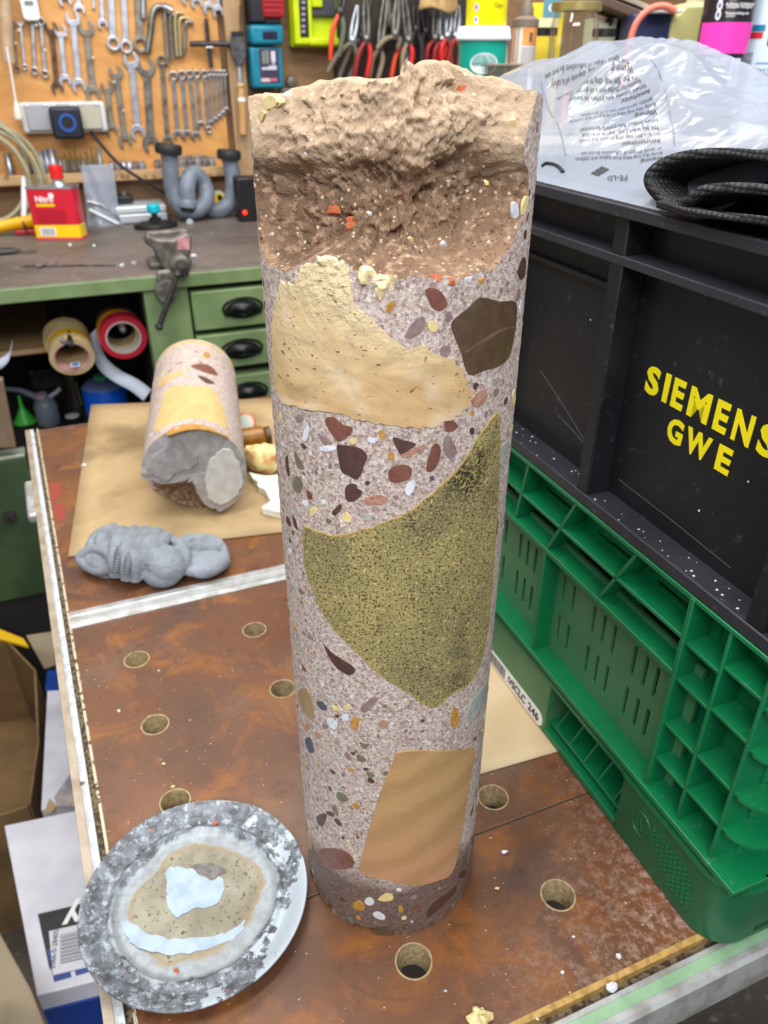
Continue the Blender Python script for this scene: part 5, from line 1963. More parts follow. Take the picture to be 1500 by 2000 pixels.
# --- clear bag of parts beside it
FILM2 = FILM.copy(); FILM2.name = 'milky_film'
[n for n in FILM2.node_tree.nodes if n.type == 'MAP_RANGE'][-1].inputs[3].default_value = .55
t, p, k_ = standing('parts_bag', 'small milky plastic bag standing on the bench beside the red can', 'bag', 205, 440, ZB)
hz_ = ztop(p, 322) - ZB
mb = MB()
mb.grid(lambda u, v: ((u - .5) * k_ * (58 + 44 * max(0, .35 - v) ** .8 * (1 if u > .5 else .35)) + .006 * v, -.018 * math.sin(math.pi * u) * (1.2 - v) + .002 * math.sin(u * 13 + v * 7), v * hz_), 40, 40)
mb.grid(lambda u, v: ((u - .5) * k_ * (58 + 44 * max(0, .35 - v) ** .8 * (1 if u > .5 else .35)) + .006 * v, .018 * math.sin(math.pi * u) * (1.2 - v) , v * hz_), 40, 40)
mb.build('film', FILM2, t, 180)
MB().tube([(-.03, -.016, .040), (.0, -.020, .022), (.03, -.016, .004)], .0035, 8).build('white_strip', WHITE, t)
MB().tube([(-.03, -.012, .058), (.0, -.016, .048), (.035, -.012, .014)], .003, 8).build('metal_part', CHROME, t)
# --- silver case behind, with a black item on top
t, p, k_ = standing('silver_case', 'flat silver grey case lying on the bench against the wall', 'case', 276, 436, ZB)
h_ = ztop(p, 402) - ZB
MB().box((0, .05, h_ * .28), (104 * k_, .10, h_ * .55)).build('base', mat('silver_grey', (186, 192, 200), .35, .3), t, 30, .004)
MB().box((0, .05, h_ * .78), (104 * k_, .10, h_ * .42)).build('lid', mat('silver_pale', (206, 212, 220), .35, .3), t, 30, .004)
t = thing('camera_clip', 'small black holder lying on top of the silver case', 'holder', p + BU * -.03 + BV * .05 + Vector((0, 0, h_ + .0005)), BA)
MB().box((0, 0, .009), (.045, .03, .018)).build('body', BLACK, t, 30, .004)
MB().lathe([(.010, 0), (.010, .008), (.007, .010)], 16, c=(.004, 0, .018)).build('ring', STEEL, t)
# --- suction lifter with teal knob
t, p, k_ = standing('suction_lifter', 'black suction lifter with a turquoise knob lying on the bench', 'tool', 305, 444, ZB)
MB().lathe([(.048, 0), (.052, .004), (.050, .010), (.036, .014), (.014, .017), (.014, .022)], 32, ell=.7).build('disc', BLACK, t)
MB().lathe([(.007, .02), (.007, .034)], 12).build('stem', BLACK, t)
MB().lathe([(.012, .032), (.0155, .036), (.0155, .048), (.012, .052), (0, .053)], 20).build('knob', mat('turquoise_plastic', (10, 176, 196), .3), t)
MB().lathe([(.006, .0), (.006, .004)], 12, c=(.030, -.02, .010)).build('button', BLACK, t)
# --- grey waste trap pipes
PIPE = mat('grey_pvc_pipe', (122, 132, 146), .45, 0, (104, 112, 126), 30, bump=.05)
RUB = mat('black_rubber', (30, 30, 32), .6)
t, p, k_ = standing('waste_trap', 'grey plastic drain trap of bent pipes with black rubber rings on the bench', 'pipe', 378, 432, ZB)
def tp(x, y, d=0.0):
    a, z = bf(x, y, (p - BO).dot(BV) + d)
    return Vector((a - (p - BO).dot(BU), d, z + FLOOR - ZB))
r_ = 15.5 * k_
path1 = smooth_line([tp(330, 300), tp(334, 350), tp(340, 380), tp(352, 404), tp(372, 412), tp(392, 406), tp(404, 386, .0), tp(396, 355, .01), tp(376, 340, .0), tp(366, 362, -.012), tp(366, 392, -.016)], 7)
MB().tube(path1, r_, 18).build('pipe', PIPE, t, 60)
path2 = smooth_line([tp(402, 400, .035), tp(418, 411, .03), tp(438, 407, .03), tp(452, 390, .03), tp(455, 350, .03), tp(447, 305, .03)], 7)
MB().tube(path2, r_, 18).build('pipe', PIPE, t, 60)
def ringat(q0, q1, r0, ln, m, name):
    d = (q1 - q0).normalized()
    MB().tube([q0 - d * ln * .5, q0 - d * ln * .2, q0 + d * ln * .3, q0 + d * ln * .5], [r0 * .94, r0, r0, r0 * .9], 22).build(name, m, t, 40)
ringat(tp(329, 291), tp(329, 284), r_ * 1.6, 17 * k_, RUB, 'rubber_ring')
ringat(tp(447, 302, .03), tp(447, 292, .03), r_ * 1.5, 17 * k_, RUB, 'rubber_ring')
ringat(tp(366, 398, -.018), tp(366, 380, -.016), r_ * 1.15, 14 * k_, PIPE, 'socket_end')
MB().tube([tp(366, 407, -.020), tp(366, 412, -.020)], r_ * .8, 16).build('opening', DKIN, t)
MB().lathe([(.010, 0), (.008, .008), (.004, .012)], 14, c=tuple(tp(371, 437, -.02))).build('drain_plug', mat('pale_plug', (150, 160, 172), .4), t)
# --- blue box and round tape behind the trap, red light
t, p, k_ = standing('blue_box', 'small dark blue box behind the grey drain trap', 'box', 418, 408, ZB)
MB().box((0, .0, .045), (38 * k_, .04, .09)).build('carton', mat('navy_carton', (30, 48, 104), .5), t, 0, .002)
MB().box((.002, -.0205, .085), (.03, .001, .008)).build('red_print', mat('red_print', (180, 40, 50), .5), t, 0)
t, p, k_ = standing('round_sticker_tin', 'small white tin with a yellow and black face behind the drain trap', 'tin', 427, 412, ZB)
Rf = Matrix.Rotation(math.pi / 2, 3, 'X')
MB().lathe([(.0190, 0), (.0190, .014), (.017, .016)], 24, c=(0, -.008, .034), R=Rf).build('tin', mat('cream_white', (226, 226, 200), .4), t)
MB().lathe([(.0125, .0165), (.0125, .0172), (0, .0173)], 24, c=(0, -.008, .034), R=Rf).build('yellow_face', CANY, t)
MB().lathe([(.0065, .0172), (.0065, .0185), (0, .0186)], 18, c=(.002, -.008, .036), R=Rf).build('black_face', BLACK, t)
MB().box((0, .0, .008), (.03, .02, .015)).build('stand', BLACK, t, 0)
t, p, k_ = standing('power_unit', 'black power unit with a glowing red light at the back of the bench', 'device', 490, 432, ZB)
MB().box((0, .02, .05), (.055, .05, .10)).build('housing', BLACK, t, 30, .004)
MB().lathe([(.0055, 0), (.005, .003), (0, .0045)], 14, c=(-.014, -.005, .022), R=Rf).build('light', emis('red_light', (255, 40, 16), 2.2), t)
# --- blue boxes under the hose, yellow tool
t, p, k_ = standing('blue_carton', 'dark blue carton with a white patch behind the hose coil on the bench', 'box', 62, 428, ZB)
MB().box((0, .03, .042), (76 * k_, .06, .084)).build('carton', mat('navy_carton', (30, 48, 104), .5), t, 0, .002)
MB().box((.012, -.0005, .05), (.028, .001, .05)).build('white_patch', mat('lilac_print', (176, 176, 200), .5), t, 0)
MB().tube([(-.04, -.002, .075), (-.025, -.004, .03)], .004, 6).build('white_tab', WHITE, t)
t, p, k_ = standing('blue_carton', 'dark blue carton at the far left of the bench half out of view', 'box', -34, 436, ZB)
MB().box((0, .03, .035), (70 * k_, .06, .07)).build('carton', mat('navy_carton', (30, 48, 104), .5), t, 0, .002)
MB().box((.02, -.0005, .012), (.05, .001, .014)).build('white_patch', WHITE, t, 0)
t, p, k_ = standing('yellow_tool', 'yellow handled tool with a red base lying on the bench left of the can', 'tool', 40, 458, ZB)
MB().tube(smooth_line([(-.075, -.004, .012), (-.03, 0, .020), (.02, 0, .026), (.055, .004, .028)], 5), [.010 + .004 * i / 15 for i in range(16)], 12, flat=1.3).build('handle', mat('yellow_handle', (246, 186, 10), .35), t)
MB().box((.03, .0, .006), (.08, .03, .012)).build('base', mat('red_base', (160, 30, 34), .4), t, 0, .003)
MB().tube([(.015, -.014, .004), (.012, -.012, .030), (.004, .006, .046)], .003, 6).build('wire_catch', RUST, t)
# --- hose coil hanging at the left
t = wthing('hose_coil', 'coil of beige hose hanging at the left end of the tool wall', 'hose', -25, 345, .05)
k_ = kpx(t.location)
pts = []
for i in range(5 * 40 + 1):
    a = 2 * math.pi * i / 40
    q = i / 40
    rx, rz_ = (106 - 9 * abs(q - 2.1) * 1.6) * k_, (112 - 7 * q) * k_
    pts.append((rx * math.cos(a) + .004 * math.sin(q * 9), -.006 + .012 * math.sin(a * .5 + q) - .007 * q, rz_ * math.sin(a)))
MB().tube(pts, 4.6 * k_, 8).build('hose', mat('beige_hose', (168, 162, 134), .4, 0, (150, 142, 112), 40), t, 60)
MB().tube([pts[-1], (.05, -.055, -.125), (.075, -.06, -.118)], 5.6 * k_, 8).build('hose_end', mat('white_hose_end', (226, 228, 232), .4), t, 60)
MB().lathe([(.006, 0), (.006, .05)], 10, c=(0, .05, .112), R=Rf).build('hook', STEEL, t)
# --- vise on the front edge
VIS = mat('worn_cast_vise', (126, 122, 116), .5, .45, (88, 82, 76), 45, .4, .6, bump=.25, bs=120)
t, p, k_ = standing('bench_vise', 'small worn grey vise with a pink paint patch clamped on the bench edge', 'vise', 333, 520, ZB, rz=BA)
MB().prism([(-.040, -.012), (.040, -.012), (.040, .050), (-.040, .050)], 0, .012).build('base', VIS, t, 30, .004)
MB().box((.004, .012, .026), (.058, .060, .030), taper=.85).build('body', VIS, t, 30, .007)
mb = MB().prism([(-.044, .052), (-.038, .068), (-.022, .058), (.006, .054), (.034, .064), (.044, .058), (.038, .030), (.026, .004), (-.008, -.006), (-.022, .012), (-.030, .040)], -.014, .014)
o = mb.build('jaw', VIS, t, 30, .004)
o.data.transform(Matrix(((1, 0, 0, 0), (0, 0, -1, -.018), (0, 1, 0, 0), (0, 0, 0, 1))))
MB().box((.004, .022, .050), (.080, .018, .026)).build('rear_jaw', VIS, t, 30, .004)
MB().box((.026, -.033, .046), (.022, .002, .022), R=Matrix.Rotation(.15, 3, 'Y')).build('paint_patch', mat('pink_paint_patch', (206, 150, 156), .6, 0, (170, 110, 118), 60), t, 0, .0005, label='pink paint patch')
def vp(x, y, d):
    P_ = onplane(x, y, BO + BV * ((p - BO).dot(BV) + d), BV) - p
    return Vector((P_.dot(BU), d, P_.z))
yv = -(p - BO).dot(BV)
MB().span((-.036, yv - .020, -.045), (-.006, yv - .008, .010)).build('clamp_bracket', VIS, t, 30, .006)
MB().lathe([(.019, -.004), (.022, .004), (.019, .014), (0, .015)], 20, c=(-.022, yv - .016, -.028), R=Rf).build('clamp_screw', VIS, t)
MB().lathe([(.019, 0), (.019, .024), (.012, .030), (.0, .031)], 22, c=(.012, -.030, .012), R=Rf).build('screw_boss', VIS, t)
MB().tube([(.012, -.04, .012), (.012, yv - .036, .006)], .010, 14).build('screw', DARKST, t, 60)
a_, b_ = vp(347, 536, yv - .042), vp(311, 638, yv - .046)
MB().tube([a_, b_], .0056, 10).build('handle_bar', DARKST, t)
for q in (a_, b_):
    MB().lathe([(0, -.008), (.006, -.005), (.008, 0), (.006, .005), (0, .008)], 12, c=tuple(q)).build('bar_knob', DARKST, t)
# --- caliper and dark file on the bench
t, p, k_ = standing('caliper', 'steel caliper lying on the dark bench top near the front edge', 'caliper', 128, 520, ZB, rz=BA - .35)
me = plate([[(-.085, -.004), (.095, -.003), (.095, .004), (-.045, .005), (-.052, .018), (-.060, .018), (-.066, .005), (-.085, .004)]], .003, .0005)
obj('beam', me, STEEL, t, 30)
me = plate([[(-.050, -.016), (-.040, -.016), (-.036, -.005), (-.018, -.005), (-.018, .006), (-.036, .012), (-.042, .020), (-.050, .008)]], .004, .0005)
o = obj('slider', me, CHROME, t, 30); o.location = (0, 0, .002)
t, p, k_ = standing('knife', 'black folding knife at the left end of the bench top', 'knife', 5, 498, ZB)
MB().tube([(-.05, 0, .006), (-.02, 0, .007), (.02, 0, .007), (.035, .002, .005)], [.005, .007, .007, .003], 10, flat=.7).build('handle', BLACK, t)
MB().box((.05, .002, .004), (.03, .01, .002)).build('blade', STEEL, t)
for i, (x, y, s_) in enumerate([(136, 478, .004), (184, 480, .003), (238, 518, .004), (262, 514, .004), (380, 500, .006)]):
    o = nugget('plaster_crumb', onz(x, y, ZB + s_ * .5), s_, S_WHITE, None, 140 + i, .8)
    tag(o, ['white crumb in front of the red can', 'white crumb right of the red can', 'white crumb left of the vise at the bench edge', 'second white crumb left of the vise, nearer to it', 'white crumb right of the vise'][i], 'crumb')

# --- things in the open bay
def roll(name, label, x, y, z, R0, r0, w, mats, rx, dist):
    pass


def bay(x, y, v):
    q = bf(x, y, v)
    return Vector((q[0], v, q[1]))


def bw(q):
    return Vector((BO.x, BO.y, FLOOR)) + BU * q[0] + BV * q[1] + Vector((0, 0, q[2]))


def tape(name, label, x, y, v, ro, ri, w, m, mi, tilt=0.0, yaw=0.0, group=None):
    c = bw(bay(x, y, v))
    t = thing(name, label, 'tape', c, BA + yaw, group)
    R_ = Matrix.Rotation(math.pi / 2 + tilt, 3, 'X')
    MB().lathe([(ri + .003, -w / 2), (ro, -w / 2), (ro, w / 2), (ri + .003, w / 2)], 40, R=R_, cap=False).build('tape_body', m, t, 30)
    MB().lathe([(ri, -w / 2 - .0005), (ri + .0032, -w / 2 - .0005), (ri + .0032, w / 2 + .0005), (ri, w / 2 + .0005), (ri, -w / 2 - .0005)], 40, R=R_).build('core_ring', mi, t, 30)
    return t


MASK = mat('masking_tape', (214, 190, 140), .6, 0, (200, 172, 120), 40)
kb = kpx(bw(bay(140, 680, .10)))
T = .30
tape('masking_tape', 'front cream masking tape roll with a blue mark inside its core', 140, 692, .07, 41 * kb, 31 * kb, .022, MASK, mat('pale_pink_card', (214, 168, 160), .6), T)
tape('yellow_tape', 'yellow tape roll hanging right behind the front masking tape', 138, 680, .095, 40 * kb, 31 * kb, .016, mat('yellow_tape_film', (226, 176, 20), .4), MASK, T)
tape('masking_tape', 'second cream masking tape roll behind the yellow one', 134, 670, .118, 42 * kb, 31 * kb, .022, MASK, MASK, T)
tape('masking_tape', 'rearmost cream masking tape roll on the hanging rod', 130, 662, .142, 43 * kb, 31 * kb, .022, MASK, MASK, T)
q = bay(147, 712, .062)
t = thing('blue_tag', 'small blue and white tag stuck inside the front tape roll', 'tag', bw(q), BA)
MB().box((0, 0, 0), (.017, .012, .0012), R=Matrix.Rotation(.35, 3, 'X')).build('paper', WHITE, t, 0)
MB().box((.0005, -.0004, .0004), (.0125, .008, .0016), R=Matrix.Rotation(.35, 3, 'X')).build('print', mat('blue_print', (20, 110, 190), .5), t, 0)
t = thing('tape_rod', 'dark steel rod carrying the cream tape rolls under the bench', 'rod', bw(bay(138, 672, .03)), BA)
rod0 = bay(138, 672, .03)
MB().tube([(0, 0, 0), (-.004, WD - .06, .055)], .006, 10).build('rod', STEEL, t)
MB().tube([(0, 0, 0), (-.010, -.004, .006), (-.016, -.002, .012)], .004, 8).build('bent_tip', STEEL, t)
kr = kpx(bw(bay(240, 655, .08)))
tape('red_tape', 'red tape roll hanging at the right of the open bay', 240, 655, .07, 44 * kr, 30 * kr, .024, mat('red_tape_film', (186, 34, 56), .4), mat('grey_card_core', (190, 180, 172), .7), .12)
tape('amber_tape', 'amber tape roll just behind the red one', 233, 648, .10, 42 * kr, 30 * kr, .022, mat('amber_tape_film', (220, 150, 16), .4), MASK, .12)
tape('brown_tape', 'dull brown tape roll behind the amber one', 232, 640, .130, 43 * kr, 30 * kr, .026, mat('brown_tape_film', (96, 80, 62), .4), MASK, .12)
t = thing('tape_rod', 'dark steel rod carrying the red and amber tape rolls', 'rod', bw(bay(240, 645, .03)), BA)
MB().tube([(0, .0, 0), (0, WD - .06, .02)], .006, 10).build('rod', STEEL, t)
MB().lathe([(0, -.006), (.006, 0), (0, .006)], 12, c=(0, 0, 0)).build('tip', CHROME, t)
# white paper strip hanging in a curve
t = thing('paper_strip', 'white paper strip curling down behind the red tape roll', 'strip', bw(bay(190, 650, .16)), BA)
o0 = bay(190, 650, .16)
P_ = smooth_line([bay(184, 645, .16) - o0, bay(187, 680, .15) - o0, bay(202, 712, .13) - o0, bay(230, 735, .10) - o0, bay(262, 752, .08) - o0, bay(288, 772, .06) - o0], 6)
mb = MB()
wd = .016
mb.grid(lambda u, v: P_[min(int(u * 30), 30)] + Vector((.010 * (v - .5) * 2, .008 * (v - .5), wd * (v - .5) * (.9 + .3 * u))), 31, 3)
mb.build('paper', mat('white_paper', (206, 214, 232), .6), t, 60, solid=.0006)
t = thing('paper_strip', 'short white paper strip at the left edge of the open bay', 'strip', bw(bay(15, 700, .06)), BA)
o0 = bay(15, 700, .06)
P2_ = smooth_line([bay(22, 676, .06) - o0, bay(20, 692, .06) - o0, bay(8, 706, .06) - o0, bay(-12, 716, .06) - o0], 6)
mb = MB()
mb.grid(lambda u, v: P2_[min(int(u * 18), 18)] + Vector((.010 * (v - .5), .004 * (v - .5), .022 * (v - .5))), 19, 3)
mb.build('paper', mat('white_paper', (206, 214, 232), .6), t, 60, solid=.0006)
# blue gas cartridge
def infloor(name, label, cat, x, y, z=ZSH):
    p = onz(x, y, z + FLOOR)
    return thing(name, label, cat, p, BA), p, kpx(p)


def lift(t, p, x, ytop):
    return ztop(p, ytop) - p.z


t, p, k_ = infloor('gas_cartridge', 'blue gas cartridge with a green valve cap on the bay floor', 'cartridge', 213, 810)
R_ = 41 * k_
h_ = lift(t, p, 213, 752)
MB().lathe([(R_ * .92, 0), (R_, .004), (R_, h_ * .92), (R_ * .96, h_)], 36).build('body', mat('bright_blue_paint', (10, 100, 226), .3), t)
MB().lathe([(R_ * .96, h_), (R_ * .7, h_ + .012), (R_ * .32, h_ + .018), (0, h_ + .018)], 36).build('shoulder', mat('blue_grey_shoulder', (120, 136, 190), .35), t)
MB().lathe([(R_ * .36, h_ + .017), (R_ * .36, h_ + .024), (R_ * .28, h_ + .027), (0, h_ + .027)], 24).build('valve_cap', mat('green_cap', (70, 190, 130), .35), t)
# funnel
t, p, k_ = infloor('green_funnel', 'bright green funnel standing upside down in the bay', 'funnel', 50, 824)
h_ = lift(t, p, 50, 772)
MB().lathe([(21 * k_, 0), (20 * k_, .004), (6 * k_, h_ * .50), (4 * k_, h_ * .6), (2.4 * k_, h_), (1.6 * k_, h_)], 28).build('cone', mat('bright_green_plastic', (70, 190, 66), .35), t)
MB().lathe([(22 * k_, 0), (22.5 * k_, .002), (21 * k_, .004)], 28).build('rim', mat('bright_green_plastic', (70, 190, 66), .35), t)
# oil can
GREYP = mat('grey_can_plastic', (112, 122, 134), .4, 0, (96, 104, 116), 30)
t, p, k_ = infloor('oil_can', 'grey oil can with a long slanting spout beside the green funnel', 'can', 98, 830)
h_ = lift(t, p, 98, 776)
MB().lathe([(17 * k_, 0), (21 * k_, .006), (22 * k_, h_ * .7), (19 * k_, h_ * .86), (12 * k_, h_ * 1.0), (8 * k_, h_ * 1.02)], 28).build('body', GREYP, t)
MB().tube([(-.010, 0, h_), (-.045, .0, h_ * 1.35), (-.085, -.01, h_ * 1.55)], [.008, .006, .004], 10).build('spout', GREYP, t)
MB().tube([(.012, 0, h_ * .98), (.030, 0, h_ * 1.12), (.040, 0, h_ * 1.24)], .005, 8).build('trigger', mat('pale_grey_trigger', (150, 156, 170), .4), t)
MB().lathe([(.013, 0), (.013, .010)], 16, c=(-.004, 0, h_)).build('collar', mat('pink_grey_collar', (160, 140, 146), .4), t)
t, p, k_ = infloor('dark_bottle', 'tall black bottle with a brass band behind the oil can', 'bottle', 152, 800)
h_ = lift(t, p, 152, 728)
MB().lathe([(22 * k_, 0), (22 * k_, .006), (17 * k_, h_ * .3), (14 * k_, h_), (0, h_)], 24).build('body', mat('dark_glossy', (38, 34, 32), .35), t)
MB().tube([(.012, -.022, h_ * .2), (.010, -.017, h_ * .8)], .003, 6).build('label_edge', mat('brass', (150, 128, 70), .35, .8), t)
t, p, k_ = infloor('tin_dish', 'small dark tin with a pale round top on the bay floor', 'tin', 143, 822)
MB().lathe([(20 * k_, 0), (20 * k_, .010), (17 * k_, .012)], 28).build('tin', BLACK, t)
MB().lathe([(13 * k_, .012), (13 * k_, .014), (0, .015)], 28).build('pale_top', mat('pale_top', (200, 202, 196), .5), t)
t, p, k_ = infloor('dark_tool_case', 'dark tool case lying at the back of the bay', 'case', 105, 772)
MB().box((0, .08, .03), (.10, .08, .06)).build('case', DARKST, t, 30, .008)
MB().tube([(-.03, .03, .06), (-.02, .02, .085), (.02, .02, .085), (.03, .03, .06)], .006, 8).build('carry_handle', BLACK, t)
# plank at the left
t = thing('plank', 'rough wooden plank leaning at the left edge in front of the bench', 'plank', bw(bay(8, 870, -.03)), BA)
o0 = bay(8, 870, -.03)
mb = MB()
q1, q2, q3, q4 = (bay(-40, 735, -.03) - o0, bay(6, 735, -.03) - o0, bay(32, 866, -.03) - o0, bay(-40, 870, -.03) - o0)
mb.prism([(q.x, q.z) for q in (q1, q2, q3, q4)], 0, .02)
o = mb.build('board', wood('grey_old_wood', (134, 112, 88), (108, 90, 70), (20, 20, 4)), t, 0, .002)
o.data.transform(Matrix(((1, 0, 0, 0), (0, 0, -1, 0), (0, 1, 0, 0), (0, 0, 0, 1))))
# green steel cabinet below left
t = thing('green_cabinet', 'dark green steel cabinet on the floor at the left below the bench', 'cabinet', bw((-1.0 + .0, -.012, 0)), BA)
xa = bf(82, 1000, -.012)[0] + 1.0
zt_ = bf(30, 884, -.012)[1]; zb_ = max(bf(60, 1150, -.012)[1], .02)
DGR = mat('dark_green_steel', (62, 82, 52), .45, 0, (50, 68, 44), 12)
MB().span((-.3, -.03, zb_), (xa, .005, zt_)).build('body', DGR, t, 30, .004)
MB().span((-.3, -.032, zt_), (xa, .005, zt_ + .008)).build('top_edge', mat('bright_edge', (150, 160, 140), .4, .3), t, 30, .002)
MB().span((-.3, -.02, 0), (xa - .02, .005, zb_)).build('plinth', DKIN, t, 0)
MB().lathe([(.012, 0), (.011, .010), (0, .012)], 16, c=(xa - .055, -.03, (zt_ + zb_) / 2 + .04), R=Rf).build('knob', DARKST, t)
# ------------------------------------------------------------------ tool board with spanners
def wbox(name, x0, y0, x1, y1, th, off, m, par, bev=.001, label=None, n=0):
    pass


bx0, bz1 = wl(-60, 150)[0], wl(0, -40)[1]
bx1, bz0 = wl(447, 300)[0], wl(200, 352)[1]
tb_ = thing('tool_board', 'orange brown plywood tool board behind the hanging spanners', 'board', WO, BA)
MB().span((bx0, -.010, bz0 - WO.z), (bx1, .006, bz1 - WO.z)).build('panel', W_BOARD, tb_, 0, .001)
pxa, pxb = wl(447, 200)[0], wl(481, 200)[0]
po = MB().span((pxa + .002, -.026, .1005 - WO.z), (pxb, .006, bz1 - WO.z)).build('trim_1', W_POST, None, 0, .002)
po.location = WO; po.rotation_euler = (0, 0, BA)
structure(po)
GAP = .012


def wq(x, y, off):
    a, z = wl(x, y, off)
    return Vector((a, 0, z))


def head_open(r, sgn, jaw, tilt, w):
    """outline of an open jaw around the origin, opening along +y"""
    g = jaw / 2
    a0 = math.degrees(math.asin(min(.95, g / r)))
    outer = arc(0, 0, r, 90 + a0 + 6, 450 - a0 - 6, 22)
    inner = [(g, r * .80), (g, r * .02), (g * .6, -r * .22), (-g * .6, -r * .22), (-g, r * .02), (-g, r * .80)]
    P_ = outer + inner
    ca, sa_ = math.cos(tilt), math.sin(tilt)
    return [(x * ca - y * sa_, x * sa_ + y * ca) for x, y in P_]


def spanner(label, x0, y0, x1, y1, top, bot, w, m, ws=.42, off=GAP, th=.006, tilt=.26):
    """spanner hanging flat on the wall from picture point 0 to 1; w = head width in picture pixels"""
    A_, B_ = wq(x0, y0, off), wq(x1, y1, off)
    mid = (A_ + B_) / 2
    o0 = onplane((x0 + x1) / 2, (y0 + y1) / 2, WO - BV * off, BV)
    t = thing('spanner', label, 'spanner', o0, BA)
    k_ = kpx(o0)
    d = (A_ - B_)
    L = d.length
    ang = math.atan2(d.x, d.z)
    r = w * k_ / 2
    sw = w * k_ * ws / 2
    RR = Matrix.Rotation(ang, 4, 'Y')
    def put(me, name, mm=m):
        me.transform(RR @ PLN)
        return obj(name, me, mm, t, 40)
    def head(kind, sg):
        cy = (L / 2 - r * .7) * sg
        if kind == 'o':
            lp = head_open(r, sg, r * 1.02, tilt if sg > 0 else tilt, w)
            if sg < 0:
                lp = [(-x, -y) for x, y in lp]
            put(plate([[(x, y + cy) for x, y in lp]], th, .0008), 'open_jaw')
        elif kind == 'r':
            me = plate([circle(0, cy, r * .86, 24), circle(0, cy, r * .52, 12)], th * 1.5, .001)
            put(me, 'ring')
    for kd, sg in ((top, 1), (bot, -1)):
        if kd:
            head(kd, sg)
    e0 = L / 2 - (r * 1.35 if top else 0)
    e1 = -L / 2 + (r * 1.35 if bot else 0)
    put(plate([[(-sw * 1.15, e0), (sw * 1.15, e0), (sw, e0 - r), (sw, e1 + r), (sw * 1.15, e1), (-sw * 1.15, e1), (-sw, e1 + r), (-sw, e0 - r)]], th * .8, .0012), 'shaft')
    return t


SAT = mat('satin_chrome', (200, 204, 216), .32, .75, (172, 176, 188), 50, bump=.05)
GRYS = mat('dull_spanner_steel', (142, 138, 128), .45, .7, (112, 106, 98), 50, bump=.1)
for a in [
    ('thin dark spanner half hidden by the round wooden pole', 23, 42, 34, 140, 'o', 'r', 13, GRYS),
    ('slim bright combination spanner right of the wooden pole', 39, 40, 49, 136, 'o', 'r', 12, SAT),
    ('chrome ring spanner, third from the left in the upper left row', 63, 34, 68, 146, 'r', 'r', 17, CHROME),
    ('chrome ring spanner touching the brown rusty spanner', 79, 36, 89, 152, 'r', 'r', 17, CHROME),
    ('rusty brown double open spanner', 99, 46, 113, 182, 'o', 'o', 23, RUST),
    ('short bright open spanner between the rusty and the large bright one', 117, 52, 128, 168, 'o', 'o', 23, SAT),
    ('large bright open spanner of the upper left row', 141, 26, 155, 180, 'o', 'o', 27, SAT),
    ('long dull grey open spanner at the right end of the upper left row', 167, 44, 183, 196, 'o', 'o', 29, GRYS),
    ('bright ring spanner cut by the top edge above the large bright spanner', 118, -90, 128, 12, 'o', 'o', 24, SAT),
    ('bright open spanner hanging from the top above the dull grey one', 147, -100, 155, 30, 'o', 'o', 22, SAT),
    ('short bright spanner tip at the top between two longer ones', 179, -90, 183, 18, 'o', None, 12, SAT),
    ('bright open spanner hanging down left of the two big ring spanners', 191, -110, 201, 58, 'o', 'o', 20, SAT),
    ('bright ring spanner, left of the pair above the centre', 210, -120, 222, 100, 'o', 'r', 30, SAT),
    ('bright ring spanner, right of the pair above the centre', 234, -120, 247, 106, 'o', 'r', 28, SAT),
    ('heavy dark ring spanner next to the bent tube wrench', 262, -120, 275, 104, 'o', 'r', 34, GRYS),
    ('small grey open spanner right of the socket strip', 208, 160, 219, 264, 'o', 'o', 24, GRYS),
    ('grey open spanner between the small grey and the bright wide one', 225, 132, 246, 288, 'o', 'o', 26, GRYS),
    ('wide bright open spanner in the middle of the board', 255, 108, 270, 272, 'o', 'o', 29, SAT),
    ('long steel open spanner with broad jaws above the drain trap', 285, 120, 296, 296, 'o', 'o', 33, STEEL),
    ('long combination spanner right above the drain trap ring', 315, 112, 328, 284, 'r', 'o', 20, STEEL),
    ('combination spanner, first of the graded row at the right', 337, 142, 348, 272, 'r', 'o', 19, CHROME),
    ('combination spanner, second of the graded row', 354, 140, 366, 272, 'r', 'o', 19, CHROME),
    ('combination spanner, third of the graded row', 369, 139, 384, 274, 'r', 'o', 18, CHROME),
    ('combination spanner in the middle of the graded row', 383, 139, 393, 252, 'r', 'o', 16, CHROME),
    ('combination spanner of the graded row with the dark ring end low', 398, 139, 407, 260, 'r', 'r', 15, CHROME),
]:
    spanner(*a)
for i, (x, y1) in enumerate([(408, 246), (416, 240), (424, 234), (431, 227), (438, 220)]):
    spanner(['small combination spanner, longest of the five small ones at the right end', 'second longest of the five small spanners at the right end', 'middle one of the five small spanners at the right end', 'second shortest of the five small spanners at the right end', 'shortest spanner at the right end of the graded row'][i], x, 138, x + 5, y1, 'r', 'o', 11, CHROME)
for i, (x, y) in enumerate([(366, 8), (384, 16), (408, 28), (426, 34)]):
    spanner(['bright spanner end at the top right, leftmost of four', 'bright spanner end at the top right, second of four', 'bright open spanner end above the T handle', 'bright open spanner end nearest the wooden post'][i], x - 8, -90, x, y, 'o', 'o', 23, SAT)


